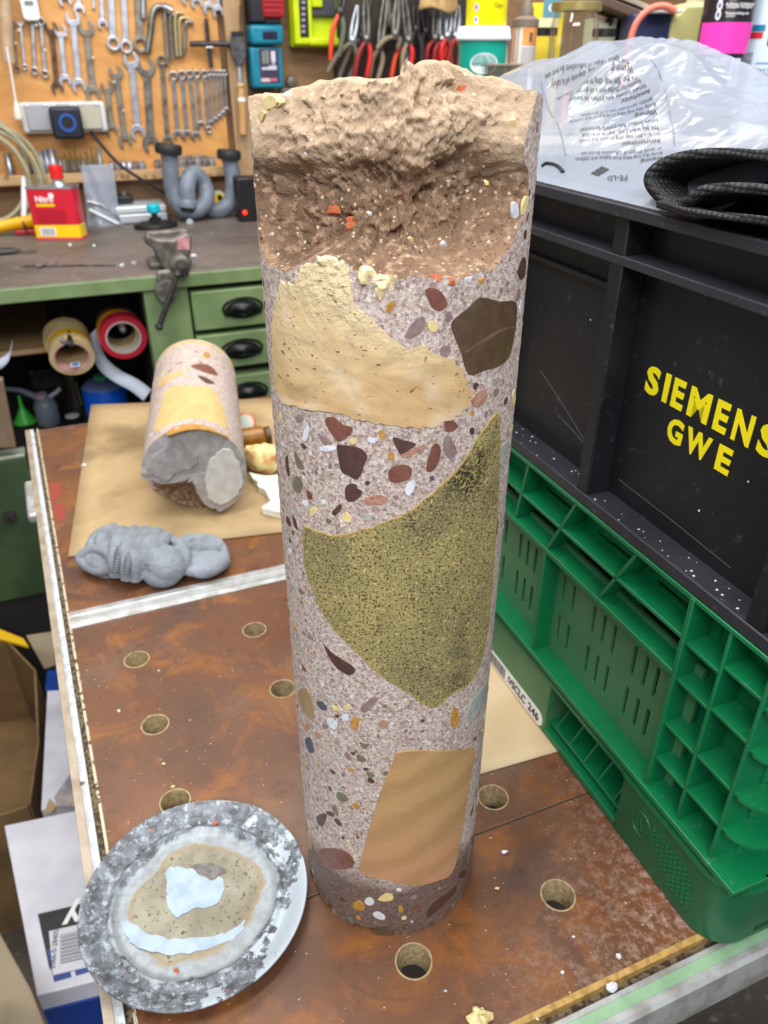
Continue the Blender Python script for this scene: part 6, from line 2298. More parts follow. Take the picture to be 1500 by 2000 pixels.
def bent(name, label, pts, r_px, m, off=.02, cat='wrench', tips=None, part='shaft'):
    o0 = onplane(pts[0][0], pts[0][1], WO - BV * off, BV)
    t = thing(name, label, cat, o0, BA)
    k_ = kpx(o0)
    P_ = []
    for q in pts:
        a = wq(q[0], q[1], off) - wq(pts[0][0], pts[0][1], off)
        P_.append(Vector((a.x, -(q[2] if len(q) > 2 else 0), a.z)))
    MB().tube(smooth_line(P_, 5), r_px * k_, 12).build(part, m, t, 60)
    for (i, rr, mm, nm) in (tips or []):
        q = P_[i]
        d = (P_[i] - P_[i - 1 if i else 1]).normalized()
        MB().tube([q - d * rr * k_, q + d * rr * .8 * k_], rr * k_, 14).build(nm, mm, t, 40)
    return t


bent('tube_wrench', 'thick bent tube socket wrench in the top middle of the board', [(288, 104), (294, 60), (298, 28), (306, 14), (320, 14), (328, 18)], 6, STEEL, .022, tips=[(5, 8.5, CHROME, 'socket')])
bent('tube_wrench', 'straight chrome tube wrench end at the top edge', [(279, -60), (280, 30)], 6, CHROME, tips=[(1, 6.6, CHROME, 'socket')])
bent('hex_key', 'long grey hex key with two dark spots, leftmost of the hex keys', [(332, 14), (322, 20), (324, 70), (328, 126)], 4.2, GRYS)
bent('hex_key', 'dark hex key, second from the left', [(344, 30), (333, 33), (335, 75), (338, 116)], 3.4, STEEL)
bent('hex_key', 'brass coloured hex key in the middle of the hex keys', [(358, 26), (343, 28), (343, 66), (346, 110)], 3.6, mat('brassy_steel', (176, 162, 124), .4, .7))
bent('hex_key', 'bright brassy hex key, second from the right', [(367, 36), (352, 38), (351, 72), (353, 110)], 3.4, mat('brassy_steel', (176, 162, 124), .4, .7))
bent('hex_key', 'shortest hex key at the right of the hex keys', [(378, 46), (364, 44), (362, 76), (359, 108)], 3.2, STEEL)
t = bent('t_handle', 'dark T handle tap wrench hanging between hex keys and wooden post', [(402, 36), (407, 85), (413, 132)], 4.2, DARKST, .024, cat='tap wrench')
k_ = kpx(t.location)
a_, b_ = wq(370, 86, .024) - wq(402, 36, .024), wq(447, 86, .024) - wq(402, 36, .024)
MB().tube([Vector((a_.x, -.008, a_.z)), Vector((b_.x, -.008, b_.z))], 5.2 * k_, 12).build('cross_bar', DARKST, t, 60)
c_ = wq(407, 93, .024) - wq(402, 36, .024)
MB().tube([Vector((c_.x - .008, -.010, c_.z)), Vector((c_.x + .009, -.010, c_.z))], 3 * k_, 8).build('pin', CHROME, t, 60)
# chisel / brush on the post
t = bent('drawing_tool', 'dark flat scraper with a wooden handle hanging on the pale post', [(469, 10), (470, 66)], 1.8, RUST, .045, cat='scraper', part='hanging_wire')
k_ = kpx(t.location)
w0 = wq(469, 10, .045)
def rel(x, y, d=0.0):
    a = wq(x, y, .045) - w0
    return Vector((a.x, -d, a.z))
mb = MB().prism([(rel(*q).x, rel(*q).z) for q in ((452, 64), (474, 64), (481, 105), (474, 124), (467, 132), (460, 124), (449, 100))], -.006, .006)
o = mb.build('blade', mat('dark_scraper_steel', (92, 94, 98), .45, .5, (68, 68, 70), 60), t, 30, .002)
o.data.transform(Matrix(((1, 0, 0, 0), (0, 0, -1, 0), (0, 1, 0, 0), (0, 0, 0, 1))))
MB().box(rel(463, 66), (22 * k_, .016, 8 * k_)).build('clamp', BLACK, t, 30, .001)
MB().tube([rel(467, 128), rel(469, 164)], [3.5 * k_, 4.5 * k_], 12).build('shank', SAT, t, 60)
MB().tube([rel(470, 162), rel(470, 168), rel(471, 172)], [7 * k_, 8.5 * k_, 6 * k_], 16).build('ferrule', W_RAIL, t, 60)
MB().tube([rel(471, 172), rel(471, 186), rel(473, 205), rel(475, 262)], [6.5 * k_, 8 * k_, 8.5 * k_, 8 * k_], 16).build('handle', W_HANDLE, t, 60)
MB().tube([rel(472, 190), rel(472.5, 198)], 8.8 * k_, 16).build('white_band', WHITE, t, 60)
# round pole, pull cord
t = bent('wooden_pole', 'round pale wooden pole at the top left corner', [(3, -60), (18, 122)], 12.5, mat('pale_pole_wood', (184, 158, 128), .5, 0, (166, 138, 106), 30), .06, cat='pole', part='pole')
t = bent('pull_cord', 'white cord with a white conical pull hanging above the hose', [(13, 92), (18, 120), (31, 198)], 1.9, WHITE, .085, cat='cord', part='cord')
k_ = kpx(t.location)
w0 = wq(13, 92, .085)
a_ = [wq(*q, .085) - w0 for q in ((31, 198), (32, 205), (36, 228), (37, 233))]
MB().tube([Vector((q.x, 0, q.z)) for q in a_], [3 * k_, 5 * k_, 9.5 * k_, 8 * k_], 14).build('pull', mat('ivory_plastic', (226, 220, 206), .4), t, 60)
t = wthing('round_switch', 'white rounded switch box cut by the top edge', 'switch', 54, -6, .03)
k_ = kpx(t.location)
MB().prism(rrect(-16 * k_, -40 * k_, 16 * k_, 20 * k_, 8 * k_, 5), -.015, .012).build('housing', WHITE, t, 30, .003).data.transform(PLN @ Matrix.Translation((0, 0, 0)))
MB().span((-8 * k_, -.0165, -12 * k_), (8 * k_, -.0145, -7 * k_)).build('grey_line', mat('grey_print', (120, 116, 120), .6), t, 0)
# socket strip
t = wthing('socket_strip', 'triple grey white power socket strip with a dark blue plug', 'power strip', 124, 232, .045)
k_ = kpx(t.location)
w0 = wq(124, 232, .045)
def sr(x, y):
    a = wq(x, y, .045) - w0
    return a.x, a.z
x0, z0 = sr(47, 262); x1, z1 = sr(203, 198)
MB().span((x0, 0, z0), (x1, .033, z1)).build('housing', mat('light_grey_plastic', (206, 208, 212), .4), t, 30, .006)
for xa, xb, m in ((52, 98, mat('lid_grey', (158, 160, 166), .4)), (104, 148, mat('lid_grey', (158, 160, 166), .4)), (156, 198, mat('lid_beige', (178, 174, 158), .4))):
    a, _ = sr(xa, 230); b, _ = sr(xb, 230)
    fl_ = MB().span((a, -.008, z0 + .006), (b, .002, z1 - .003)).build('flap', m, t, 30, .003)
    MB().span((a, -.010, z1 - .008), (a + .012, .0, z1 + .001)).build('hinge', WHITE, fl_, 30, .002)
    MB().span((b - .012, -.010, z1 - .008), (b, .0, z1 + .001)).build('hinge', WHITE, fl_, 30, .002)
tp_ = wthing('dark_plug', 'dark navy square plug with a blue ring in the middle socket', 'plug', 132, 240, .10)
NAVY = mat('navy_black_plastic', (18, 22, 40), .4)
MB().span((-29 * k_, 0, -28 * k_), (27 * k_, .046, 27 * k_)).build('body', NAVY, tp_, 30, .006)
MB().lathe([(10 * k_, .0), (11 * k_, .004), (16 * k_, .004), (16.5 * k_, 0)], 30, c=(0, 0, 0), R=Rf).build('blue_ring', mat('blue_ring_plastic', (44, 84, 150), .25), tp_, 50)
MB().lathe([(10 * k_, .0012), (0, .0014)], 24, R=Rf).build('centre', BLACK, tp_)
t = bent('black_cable', 'black cable running down from the socket strip to behind the drain trap', [(178, 256, 0), (186, 268, .0), (230, 318, .01), (280, 352, .015), (322, 378, .0)], 3.2, RUB, .05, cat='cable', part='cable')
# nails
NAIL = mat('nail', (216, 210, 196), .35, .6)
for i, (x, y) in enumerate([(37, 60), (71, 50), (128, 69), (31, 85), (88, 98), (181, 113), (240, 215), (222, 160)]):
    t = wthing('nail', 'small bright nail ' + ['beside the slim bright spanner', 'above the left chrome ring spanner', 'right of the short bright open spanner', 'under the wooden pole', 'between ring spanner and rusty spanner', 'right of the dull grey spanner', 'right of the two grey open spanners', 'at the head of the grey open spanner'][i], 'nail', x, y, .011, 'nails in the tool board')
    MB().lathe([(.0012, -.002), (.0012, .016), (.0030, .016), (.0026, .018), (0, .0182)], 10, R=Rf).build('nail', NAIL, t)
# wooden rail with sockets
t = wthing('socket_rail', 'pale wooden rail with drilled holes below the spanners', 'rail', 200, 346, .0)
w0 = wq(200, 346, .045)
xa, xb = (wq(-60, 346, .045) - w0).x, (wq(446, 340, .045) - w0).x
zt_, zb_ = (wq(200, 336, .045) - w0).z, (wq(200, 355, .045) - w0).z
RAILZ = (wq(200, 336, .045)).z
rail = t
t.location = WO + BU * w0.x + Vector((0, 0, w0.z - WO.z))
MB().span((xa, -.045, zb_), (xb, -.0105, zt_)).build('batten', W_RAIL, t, 0, .0015)
for x, y in ((13, 347), (225, 345), (239, 345), (250, 345), (284, 345), (301, 345), (410, 343), (428, 342)):
    a = wq(x, y, .045) - w0
    MB().lathe([(.0040, .0445), (.0046, .0456), (.0030, .0456), (.0028, .044), (0, .0436)], 14, c=(a.x, 0, a.z), R=Rf).build('drilled_hole', mat('dark_hole', (84, 60, 36), .8), t)
SOCKM = [CHROME, SAT]
ORD = ['leftmost', 'second from the left', 'third from the left', 'fourth from the left', 'fifth from the left', 'sixth from the left', 'seventh from the left', 'rightmost']
cnt = {}
for i, (x, y, w, hh) in enumerate([(20, 300, 15, 0), (84, 296, 11, 1), (95, 293, 12, 1), (107, 291, 14, 1), (120, 309, 7, 0), (130, 312, 11, 0), (142, 312, 9, 0), (152, 312, 13, 0), (164, 310, 9, 0), (174, 312, 12, 0), (186, 314, 8, 0), (198, 290, 9, 1),
                                   (219, 316, 9, 0), (231, 315, 10, 0), (243, 313, 10, 0), (254, 315, 9, 0), (266, 315, 11, 0), (279, 315, 13, 0), (309, 312, 13, 0), (357, 305, 15, 0), (373, 304, 14, 0), (388, 304, 14, 0), (402, 304, 13, 0), (416, 305, 12, 0)]):
    c = WO - BV * .024
    a = wl(x, 330, .024)[0]
    p_ = WO + BU * a - BV * .024
    p_ = Vector((p_.x, p_.y, RAILZ + .0004))
    h_ = ztop(p_, y) - RAILZ
    lab_ = 'tall chrome socket standing on the wooden rail' if hh else ('small chrome socket on the rail left of the clear bag' if x < 200 else 'small chrome socket between clear bag and drain trap' if x < 320 else 'broad chrome socket on rail behind the drain trap')
    cnt[lab_] = cnt.get(lab_, -1) + 1
    last = {0: False}
    ntot = {'tall': 4, 'left of': 8, 'between': 7, 'broad': 5}[[q_ for q_ in ('tall', 'left of', 'between', 'broad') if q_ in lab_][0]]
    lab_ = lab_ + ', ' + ('rightmost' if cnt[lab_] == ntot - 1 else ORD[cnt[lab_]])
    t = thing('socket', lab_, 'socket', p_, BA, 'chrome sockets on the wooden rail')
    r_ = w * kpx(p_) / 2
    MB().lathe([(r_, 0), (r_, h_ * .55), (r_ * .86, h_ * .60), (r_ * .86, h_), (r_ * .55, h_), (r_ * .5, h_ - .006), (0, h_ - .006)], 18).build('socket_body', SOCKM[i % 2], t, 40)
for i, x in enumerate((126, 137, 147, 157, 169, 180)):
    a = wl(x, 305, .036)[0]
    p_ = WO + BU * a - BV * .036
    p_ = Vector((p_.x, p_.y, RAILZ + .0004))
    t = thing('brass_bit', 'brass screw bit among the small sockets on the rail, ' + ('rightmost' if i == 5 else ORD[i]), 'bit', p_, BA, 'bits on the wooden rail')
    h_ = ztop(p_, 300 - (i % 3) * 4) - RAILZ
    MB().lathe([(.003, 0), (.003, h_ * .6), (.0018, h_ * .66), (.0014, h_), (0, h_)], 8).build('bit_body', mat('brass', (150, 128, 70), .35, .8), t, 40)
a = wl(64, 320, .024)[0]
p_ = WO + BU * a - BV * .024
t = thing('glue_tube', 'small grey tube with a yellow top on the rail behind the hose', 'tube', Vector((p_.x, p_.y, RAILZ + .0004)), BA)
MB().lathe([(.009, 0), (.009, .022), (.006, .026)], 14).build('tube', STEEL, t)
MB().lathe([(.006, .024), (.007, .034), (.004, .046), (0, .047)], 14).build('yellow_top', mat('yellow_green_cap', (214, 214, 40), .4), t)

# ------------------------------------------------------------------ chargers right of the post
def wpart(t, o_off, name, x0, y0, x1, y1, d0, d1, m, bev=.003, cx=0, cy=0, label=None):
    a, b = wq(x0, y1, o_off) - wq(cx, cy, o_off), wq(x1, y0, o_off) - wq(cx, cy, o_off)
    return MB().span((a.x, -d1, a.z), (b.x, -d0, b.z)).build(name, m, t, 30, bev, label=label)


TEAL = mat('teal_plastic', (6, 122, 148), .4, 0, (8, 110, 136), 20)
t = wthing('teal_charger', 'teal battery charger with a dark label hanging on the wall', 'charger', 512, 112, .012)
A = dict(cx=512, cy=112)
wpart(t, .012, 'body', 487, 92, 543, 172, -.008, .040, TEAL, .006, **A)
wpart(t, .012, 'head', 482, 50, 543, 88, -.008, .050, TEAL, .007, **A)
wpart(t, .012, 'slot', 504, 62, 531, 78, .048, .0515, mat('deep_navy', (8, 14, 44), .4), .004, **A)
tl = wpart(t, .012, 'dark_label', 502, 96, 535, 162, .0398, .0408, mat('dark_violet_label', (58, 50, 74), .4), .0003, **A)
for xa, ya, xb, yb, m in ((505, 100, 509, 124, 'g'), (512, 98, 516, 124, 'g'), (522, 100, 529, 121, 'w'), (524, 122, 528, 126, 'w'), (504, 131, 532, 136, 'w'), (517, 128, 532, 132, 'w'), (503, 152, 519, 159, 'p'), (520, 152, 533, 158, 'r')):
    wpart(tl, .012, 'print', xa, ya, xb, yb, .0406, .0413, {'g': mat('grey_green_print', (120, 124, 120), .5), 'w': mat('lilac_white_print', (196, 196, 214), .5), 'p': mat('pink_white_print', (206, 180, 184), .5), 'r': mat('rose_print', (186, 96, 108), .5)}[m], 0, **A)
MB().box((.0, -.012, -.090), (.05, .03, .014)).build('base', mat('deep_navy', (8, 14, 44), .4), t, 30, .004)
t = wthing('red_charger', 'black and red battery charger cut by the top edge above the teal one', 'charger', 510, 10, .012)
A = dict(cx=510, cy=10)
wpart(t, .012, 'body', 480, -60, 504, 46, -.008, .045, mat('blue_black_plastic', (22, 26, 34), .4), .005, **A)
wpart(t, .012, 'red_front', 505, -60, 541, 36, -.008, .050, mat('dark_red_plastic', (166, 24, 34), .4), .005, **A)
for y in (4, 14, 25):
    wpart(t, .012, 'louvre', 507, y, 539, y + 3, .049, .052, mat('deep_red_plastic', (128, 14, 24), .4), .0006, **A)
wpart(t, .012, 'base', 500, 34, 540, 48, -.008, .040, BLACK, .003, **A)
LIMEG = mat('lime_plastic', (198, 214, 6), .4, 0, (178, 200, 4), 20)
t = wthing('lime_charger', 'lime yellow battery charger with a dark pocket cut by the top edge', 'charger', 608, 40, .012)
A = dict(cx=608, cy=40)
wpart(t, .012, 'back', 566, -60, 650, 92, -.008, .022, LIMEG, .004, **A)
wpart(t, .012, 'side_frame', 567, -60, 596, 88, .02, .044, LIMEG, .004, **A)
wpart(t, .012, 'side_slot', 577, -60, 588, 74, .043, .0452, BLACK, .002, **A)
for y in (4, 16, 27, 38, 50, 60):
    wpart(t, .012, 'print', 579, y, 586, y + 5, .0448, .0456, mat('lilac_grey_print', (150, 146, 160), .5), 0, **A)
wpart(t, .012, 'lower_edge', 594, 74, 650, 90, .02, .052, LIMEG, .005, **A)
wpart(t, .012, 'pocket', 599, -60, 645, 34, .020, .036, mat('charcoal_plastic', (58, 58, 64), .5), .004, **A)
wpart(t, .012, 'latch', 600, -40, 618, 16, .034, .044, LIMEG, .003, **A)
t = wthing('small_dial', 'small grey dial on the wall just above the core top', 'dial', 568, 160, .012)
k_ = kpx(t.location)
MB().lathe([(10 * k_, 0), (10 * k_, .012), (8 * k_, .014), (0, .0142)], 24, R=Rf).build('dial', mat('grey_dial', (104, 98, 88), .5, .3), t, 40)
MB().lathe([(11 * k_, 0), (11 * k_, .010), (8.5 * k_, .010)], 24, R=Rf).build('rim', DARKST, t, 40)
wpart(t, .012, 'bracket', 545, 172, 585, 190, -.008, .02, STEEL, .002, cx=568, cy=160)
# dark rack panel and pliers
t = wthing('pliers_rack', 'dark rack board behind the hanging pliers', 'rack', 770, 60, .0)
A = dict(cx=770, cy=60)
wpart(t, .0, 'board', 654, -60, 915, 150, -.006, .004, mat('dark_rack_board', (66, 56, 46), .8, 0, (48, 42, 36), 12), .001, **A)
H_RED, H_DRED, H_OR = mat('red_grip', (206, 34, 30), .45), mat('dark_red_grip', (140, 26, 28), .5), mat('orange_red_grip', (220, 70, 36), .45)
H_BEI, H_GRN, H_DK, H_GRY = mat('beige_worn_grip', (134, 122, 100), .6), mat('grey_green_grip', (92, 102, 84), .6), mat('black_grip', (44, 42, 44), .55), mat('taupe_grip', (108, 96, 86), .6)
def pliers(label, top, piv, e1, e2, m1, m2, mj, off, r=5.0, name='pliers', w=11):
    o0 = onplane(piv[0], piv[1], WO - BV * off, BV)
    t = thing(name, label, 'pliers', o0, BA)
    k_ = kpx(o0)
    w0 = wq(*piv, off)
    f = lambda q: Vector(((wq(q[0], q[1], off) - w0).x, 0, (wq(q[0], q[1], off) - w0).z))
    a = f(top)
    for sg in (-1, 1):
        mb = MB().tube(smooth_line([a + Vector((sg * 1.2 * k_, 0, 0)), a * .5 + Vector((sg * w * .45 * k_, 0, 0)), Vector((sg * w * .30 * k_, 0, 0)), Vector((-sg * w * .3 * k_, 0, -.010))], 4), [1.6 * k_ + (w * .42 - 1.6) * k_ * min(1, i / 6) for i in range(13)], 10)
        mb.build('jaw', mj, t, 60)
    MB().lathe([(w * .62 * k_, -.008), (w * .62 * k_, .008), (w * .3 * k_, .011), (0, .0112)], 16, R=Rf).build('pivot', mj, t, 40)
    for e, m, sg in ((e1, m1, -1), (e2, m2, 1)):
        q = f(e)
        MB().tube(smooth_line([Vector((sg * w * .28 * k_, 0, -.006)), q * .4 + Vector((sg * (w * .7) * k_, -.002, 0)), q], 6), [r * .8 * k_] * 4 + [r * k_] * 7 + [r * .75 * k_] * 2, 10).build('handle', m, t, 60)
    return t
for a in [
    ('pliers with one long bright red handle at the left end of the rack', (676, -40), (664, 22), (645, 118), (662, 110), H_OR, H_GRN, DARKST, .088),
    ('silver pliers with beige curved handles beside the red handled ones', (698, 10), (688, 78), (640, 140), (690, 160), H_BEI, H_GRN, SAT, .055),
    ('dark pliers with red tipped handles, left of the rack middle', (714, -20), (716, 76), (692, 155), (716, 152), H_DRED, H_RED, STEEL, .070),
    ('dark hand pincers behind the silver pliers', (728, -30), (706, 70), (660, 158), (676, 165), H_GRY, H_GRY, DARKST, .030),
    ('taupe handled pliers in the middle of the rack', (756, -30), (742, 92), (722, 150), (736, 160), H_BEI, H_BEI, STEEL, .055),
    ('pliers with beige handles crossing in front of the middle', (778, -20), (772, 66), (736, 95), (776, 96), H_BEI, H_GRY, GRYS, .085),
    ('large end nippers with a broad grey blade', (770, -40), (764, 40), (744, 130), (790, 128), H_GRY, H_BEI, GRYS, .028, 5, 'pliers', 20),
    ('pliers with red and blue handles right of the middle', (794, -20), (788, 84), (764, 158), (782, 160), H_OR, mat('blue_grey_grip', (92, 100, 120), .5), DARKST, .060),
    ('pliers with a bright red right handle near the black ones', (786, -30), (798, 78), (786, 158), (797, 150), H_BEI, H_RED, STEEL, .098),
    ('black pliers with straight black handles', (812, -10), (812, 56), (800, 150), (822, 140), H_DK, H_DK, DARKST, .050, 6),
    ('black snips with a looped catch right of the black pliers', (826, -10), (832, 60), (824, 130), (846, 112), H_DK, H_DK, DARKST, .036, 6),
    ('small red handled pliers, leftmost of the red group', (852, 10), (850, 74), (832, 122), (848, 128), H_DRED, H_DRED, STEEL, .060),
    ('small red handled pliers in the middle of the red group', (864, 20), (864, 76), (846, 130), (862, 126), H_DRED, H_RED, CHROME, .064),
    ('shiny pliers with red handles in front of the red group', (880, 14), (874, 70), (862, 128), (872, 130), H_RED, H_DRED, CHROME, .080),
    ('red handled pliers next to the teal tub', (896, 10), (890, 70), (880, 135), (896, 132), H_OR, H_OR, CHROME, .060),
]:
    pliers(*a)
t = wthing('cloth_bundle', 'tan cloth bundle hanging above the right end of the pliers', 'cloth', 856, 0, .10)
k_ = kpx(t.location)
mb = MB()
mb.grid(lambda u, v: ((u - .5) * 82 * k_ * (1 - .1 * v), -.03 * math.sin(math.pi * u) * (1 - .5 * v) - .004 * math.sin(u * 14 + v * 4), (-18 + 5 * math.sin(u * 7)) * k_ + v * 60 * k_), 24, 14)
mb.build('cloth', mat('tan_cloth', (190, 158, 106), .8, 0, (160, 128, 82), 40, bump=.2), t, 60, solid=.004)

# ------------------------------------------------------------------ side cabinet with pots and bottles at the right
SY = 1.20
SD0 = onz(1000, 100, .36)
SHZ = .355
s0 = Vector((.12, 1.05, 0))
cab = thing('side_cabinet', 'pale topped cabinet carrying tubs, jars and bottles behind the crates', 'cabinet', Vector((.10, 1.02, .0006)), math.radians(15))
cw = .82
FL0, FLOOR = FLOOR, .0006
MB().span((0, 0, SHZ - FLOOR - .03), (cw, .42, SHZ - FLOOR)).build('cabinet_top', mat('pale_shelf_board', (150, 140, 126), .6, 0, (130, 120, 106), 10), cab, 0, .002)
MB().span((.01, .01, 0), (.03, .41, SHZ - FLOOR - .03)).build('side_panel', W_POST, cab, 0)
MB().span((cw - .03, .01, 0), (cw - .01, .41, SHZ - FLOOR - .03)).build('side_panel', W_POST, cab, 0)
MB().span((.03, .39, 0), (cw - .03, .41, SHZ - FLOOR - .03)).build('back_panel', W_POST, cab, 0)
for i in range(2):
    d = MB().span((.03 + i * .385, .005, .01), (.41 + i * .385, .025, SHZ - FLOOR - .035)).build('door', W_POST, cab, 0, .002)
    MB().lathe([(.006, 0), (.012, .018), (0, .022)], 14, c=(.38 + i * .06, .005, .2), R=Rf).build('knob', STEEL, d)


def onshelf(name, label, cat, x, y_depth, rz=0.0, z=None):
    """stand on the cabinet top at distance y_depth, centred at picture column x"""
    d = ray(x, 130)
    p = Vector((d[0] / d[1] * y_depth, y_depth, SHZ + .0006 if z is None else z))
    # column drifts with height: use the row where the thing is seen
    return thing(name, label, cat, p, rz), p, kpx(p)


def zt(p, y): return ztop(p, y) - p.z


TEALP = mat('sea_green_plastic', (0, 158, 138), .35)
t, p, k_ = onshelf('teal_tub', 'sea green tub with a white lid and a white oval label', 'tub', 941, 1.14)
z0_, z1_ = 0.0, zt(p, 76)
MB().lathe([(38 * k_, 0), (40 * k_, .004), (45 * k_, z1_)], 44).build('tub', TEALP, t, 40)
z2_ = zt(p, 52)
MB().lathe([(49 * k_, z1_ - .002), (51 * k_, z1_), (48 * k_, z2_ - .002), (46 * k_, z2_), (0, z2_)], 44).build('lid', mat('white_lid', (232, 234, 240), .4), t, 40)
def on_cyl(me, r0, r1, h, zc, a0):
    def fn(x, y, z):
        r = r0 + (r1 - r0) * min(max((zc + y) / h, 0), 1) + .0006 + z
        a = a0 + x / r
        return (r * math.sin(a), -r * math.cos(a), zc + y)
    return map_mesh(me, fn)
zc_ = zt(p, 124)
me = plate([circle(0, 0, 27 * k_, 36, 17 * k_)], .0003)
bm = bmesh.new(); bm.from_mesh(me); bmesh.ops.subdivide_edges(bm, edges=bm.edges, cuts=2); bm.to_mesh(me); bm.free()
obj('oval_label', on_cyl(me, 38 * k_, 45 * k_, z1_, zc_, -.02), mat('white_label', (226, 232, 236), .4), t, 0)
obj('lettering', on_cyl(text_mesh('Natur-Paste', 9 * k_, 0, .0005), 38 * k_, 45 * k_, z1_, zc_, -.02), mat('grey_lettering', (140, 150, 156), .5), t, 0)
t, p2, k_ = onshelf('yellow_pot', 'bright yellow pot standing on the white lid of the sea green tub', 'pot', 944, 1.14, z=p.z + z2_ + .0006)
h_ = .10
MB().lathe([(38 * k_, 0), (39 * k_, .002), (41 * k_, h_), (0, h_)], 44).build('pot', mat('bright_yellow_plastic', (246, 232, 0), .35), t, 40)
for yy in (16, 40):
    zc_ = zt(p2, yy)
    me = plate([circle(0, 0, 5 * k_, 16, 7 * k_)], .0003)
    obj('round_symbol', on_cyl(me, 38 * k_, 41 * k_, h_, zc_, -.62), mat('lilac_symbol', (216, 206, 226), .4), t, 0)
    me = plate([circle(0, 0, 1.8 * k_, 8, 3 * k_)], .0007)
    obj('symbol_dot', on_cyl(me, 38 * k_, 41 * k_, h_, zc_, -.62), mat('violet_dot', (120, 80, 160), .4), t, 0)
obj('lettering', on_cyl(text_mesh('Gips', 11 * k_, 0, .0004), 38 * k_, 41 * k_, h_, zt(p2, 12), .5), mat('olive_print', (150, 150, 20), .5), t, 0)
t, p, k_ = onshelf('purple_capped_bottle', 'small white bottle with a purple cap behind the teal tub', 'bottle', 981, 1.24)
z1_ = zt(p, 92)
MB().lathe([(11 * k_, 0), (11.5 * k_, z1_ * .5), (8 * k_, z1_ * .9), (7 * k_, z1_)], 20).build('body', mat('white_lilac_plastic', (216, 212, 226), .4), t)
MB().lathe([(9 * k_, z1_), (9 * k_, zt(p, 80)), (0, zt(p, 80))], 20).build('cap', mat('purple_cap', (84, 66, 176), .35), t)
MB().lathe([(3 * k_, zt(p, 80)), (2 * k_, zt(p, 30)), (0, zt(p, 30))], 12).build('nozzle', mat('white_lilac_plastic', (216, 212, 226), .4), t)
t, p, k_ = onshelf('glue_bottle', 'cream bottle with an orange picture and a brown cone nozzle', 'bottle', 1020, 1.20)
z1_ = zt(p, 42)
MB().lathe([(22 * k_, 0), (22 * k_, z1_ - .004), (20 * k_, z1_)], 30).build('body', mat('cream_bottle', (216, 208, 198), .4), t)
MB().lathe([(24 * k_, z1_ - .006), (24 * k_, z1_ + .002), (15 * k_, z1_ + .006)], 30).build('collar', mat('taupe_cap', (120, 106, 94), .45), t)
MB().lathe([(13.5 * k_, z1_ + .004), (13 * k_, zt(p, 18)), (7 * k_, zt(p, 4)), (4 * k_, zt(p, -8)), (0, zt(p, -8))], 24).build('nozzle', mat('brown_nozzle', (112, 98, 86), .45), t)
zc_ = zt(p, 70)
def cyl_rect(name, r, a0, a1, za, zb, m, par, d=.0006):
    mb = MB().grid(lambda u, v: ((r + d) * math.sin(a0 + (a1 - a0) * u), -(r + d) * math.cos(a0 + (a1 - a0) * u), za + (zb - za) * v), 14, 2)
    return mb.build(name, m, par, 60)
cyl_rect('orange_picture', 22 * k_, -.30, 1.0, zt(p, 88), zt(p, 54), mat('orange_picture', (222, 126, 70), .5, 0, (236, 176, 80), 60), t)
cyl_rect('dark_figure', 22 * k_, .22, .50, zt(p, 82), zt(p, 64), mat('dark_figure', (96, 84, 86), .5), t, .001)
cyl_rect('salmon_stripe', 22 * k_, -1.3, -.95, zt(p, 120), zt(p, 46), mat('salmon_print', (222, 150, 124), .5), t)
cyl_rect('taupe_edge', 22 * k_, -.72, -.66, zt(p, 128), zt(p, 46), mat('taupe_cap', (120, 106, 94), .45), t)
cyl_rect('grey_field', 22 * k_, -.30, 1.0, zt(p, 128), zt(p, 92), mat('grey_field', (186, 180, 182), .5), t)
SMOKE = NT('smoky_clear_plastic')
tr_ = SMOKE.t.nodes.new('ShaderNodeBsdfTransparent'); tr_.inputs[0].default_value = (.80, .74, .68, 1)
SMOKE.out((120, 104, 92), .15)
SMOKE.t.links.new(SMOKE.n('MixShader', {0: .45, 1: tr_.outputs[0], 2: SMOKE.b.outputs[0]}).outputs[0], SMOKE.t.nodes['Material Output'].inputs[0])
t, p, k_ = onshelf('clear_box', 'low smoky transparent box in front of the cream bottle', 'box', 993, 1.07)
MB().box((0, .016, zt(p, 129) / 2), (76 * k_, .03, zt(p, 129))).build('box', SMOKE.m, t, 0, .001)
MB().box((0, .016, zt(p, 129) + .001), (79 * k_, .034, .003)).build('lid_edge', mat('taupe_edge', (128, 112, 100), .4), t, 0, .0008)
GLS = NT('jar_glass')
tg = GLS.t.nodes.new('ShaderNodeBsdfTransparent'); tg.inputs[0].default_value = (.93, .95, .90, 1)
gg = GLS.t.nodes.new('ShaderNodeBsdfGlossy'); gg.inputs['Roughness'].default_value = .05
lw_ = GLS.n('LayerWeight', {0: .3}).outputs['Facing']
GLS.t.links.new(GLS.n('MixShader', {0: GLS.n('MapRange', {0: lw_, 1: 0, 2: 1, 3: .06, 4: .7}).outputs[0], 1: tg.outputs[0], 2: gg.outputs[0]}).outputs[0], GLS.t.nodes['Material Output'].inputs[0])
GLS = GLS.m
t, p, k_ = onshelf('glass_jar', 'large empty glass jar with a golden screw lid', 'jar', 1114, 1.18)
z1_ = zt(p, 18)
MB().lathe([(40 * k_, 0), (43 * k_, .006), (44 * k_, z1_ - .022), (41 * k_, z1_ - .010), (37 * k_, z1_ - .004), (37 * k_, z1_)], 44).build('jar', GLS, t, 60)
MB().lathe([(45 * k_, z1_ - .002), (45 * k_, zt(p, 6)), (42 * k_, zt(p, 4)), (0, zt(p, 4))], 44).build('lid', mat('golden_lid', (176, 158, 104), .35, .6, (150, 132, 84), 40), t, 40)
MB().tube([(-.004, 0, .004), (-.001, 0, .055)], .0042, 10).build('salmon_stick', mat('salmon_stick', (214, 140, 116), .5), t)
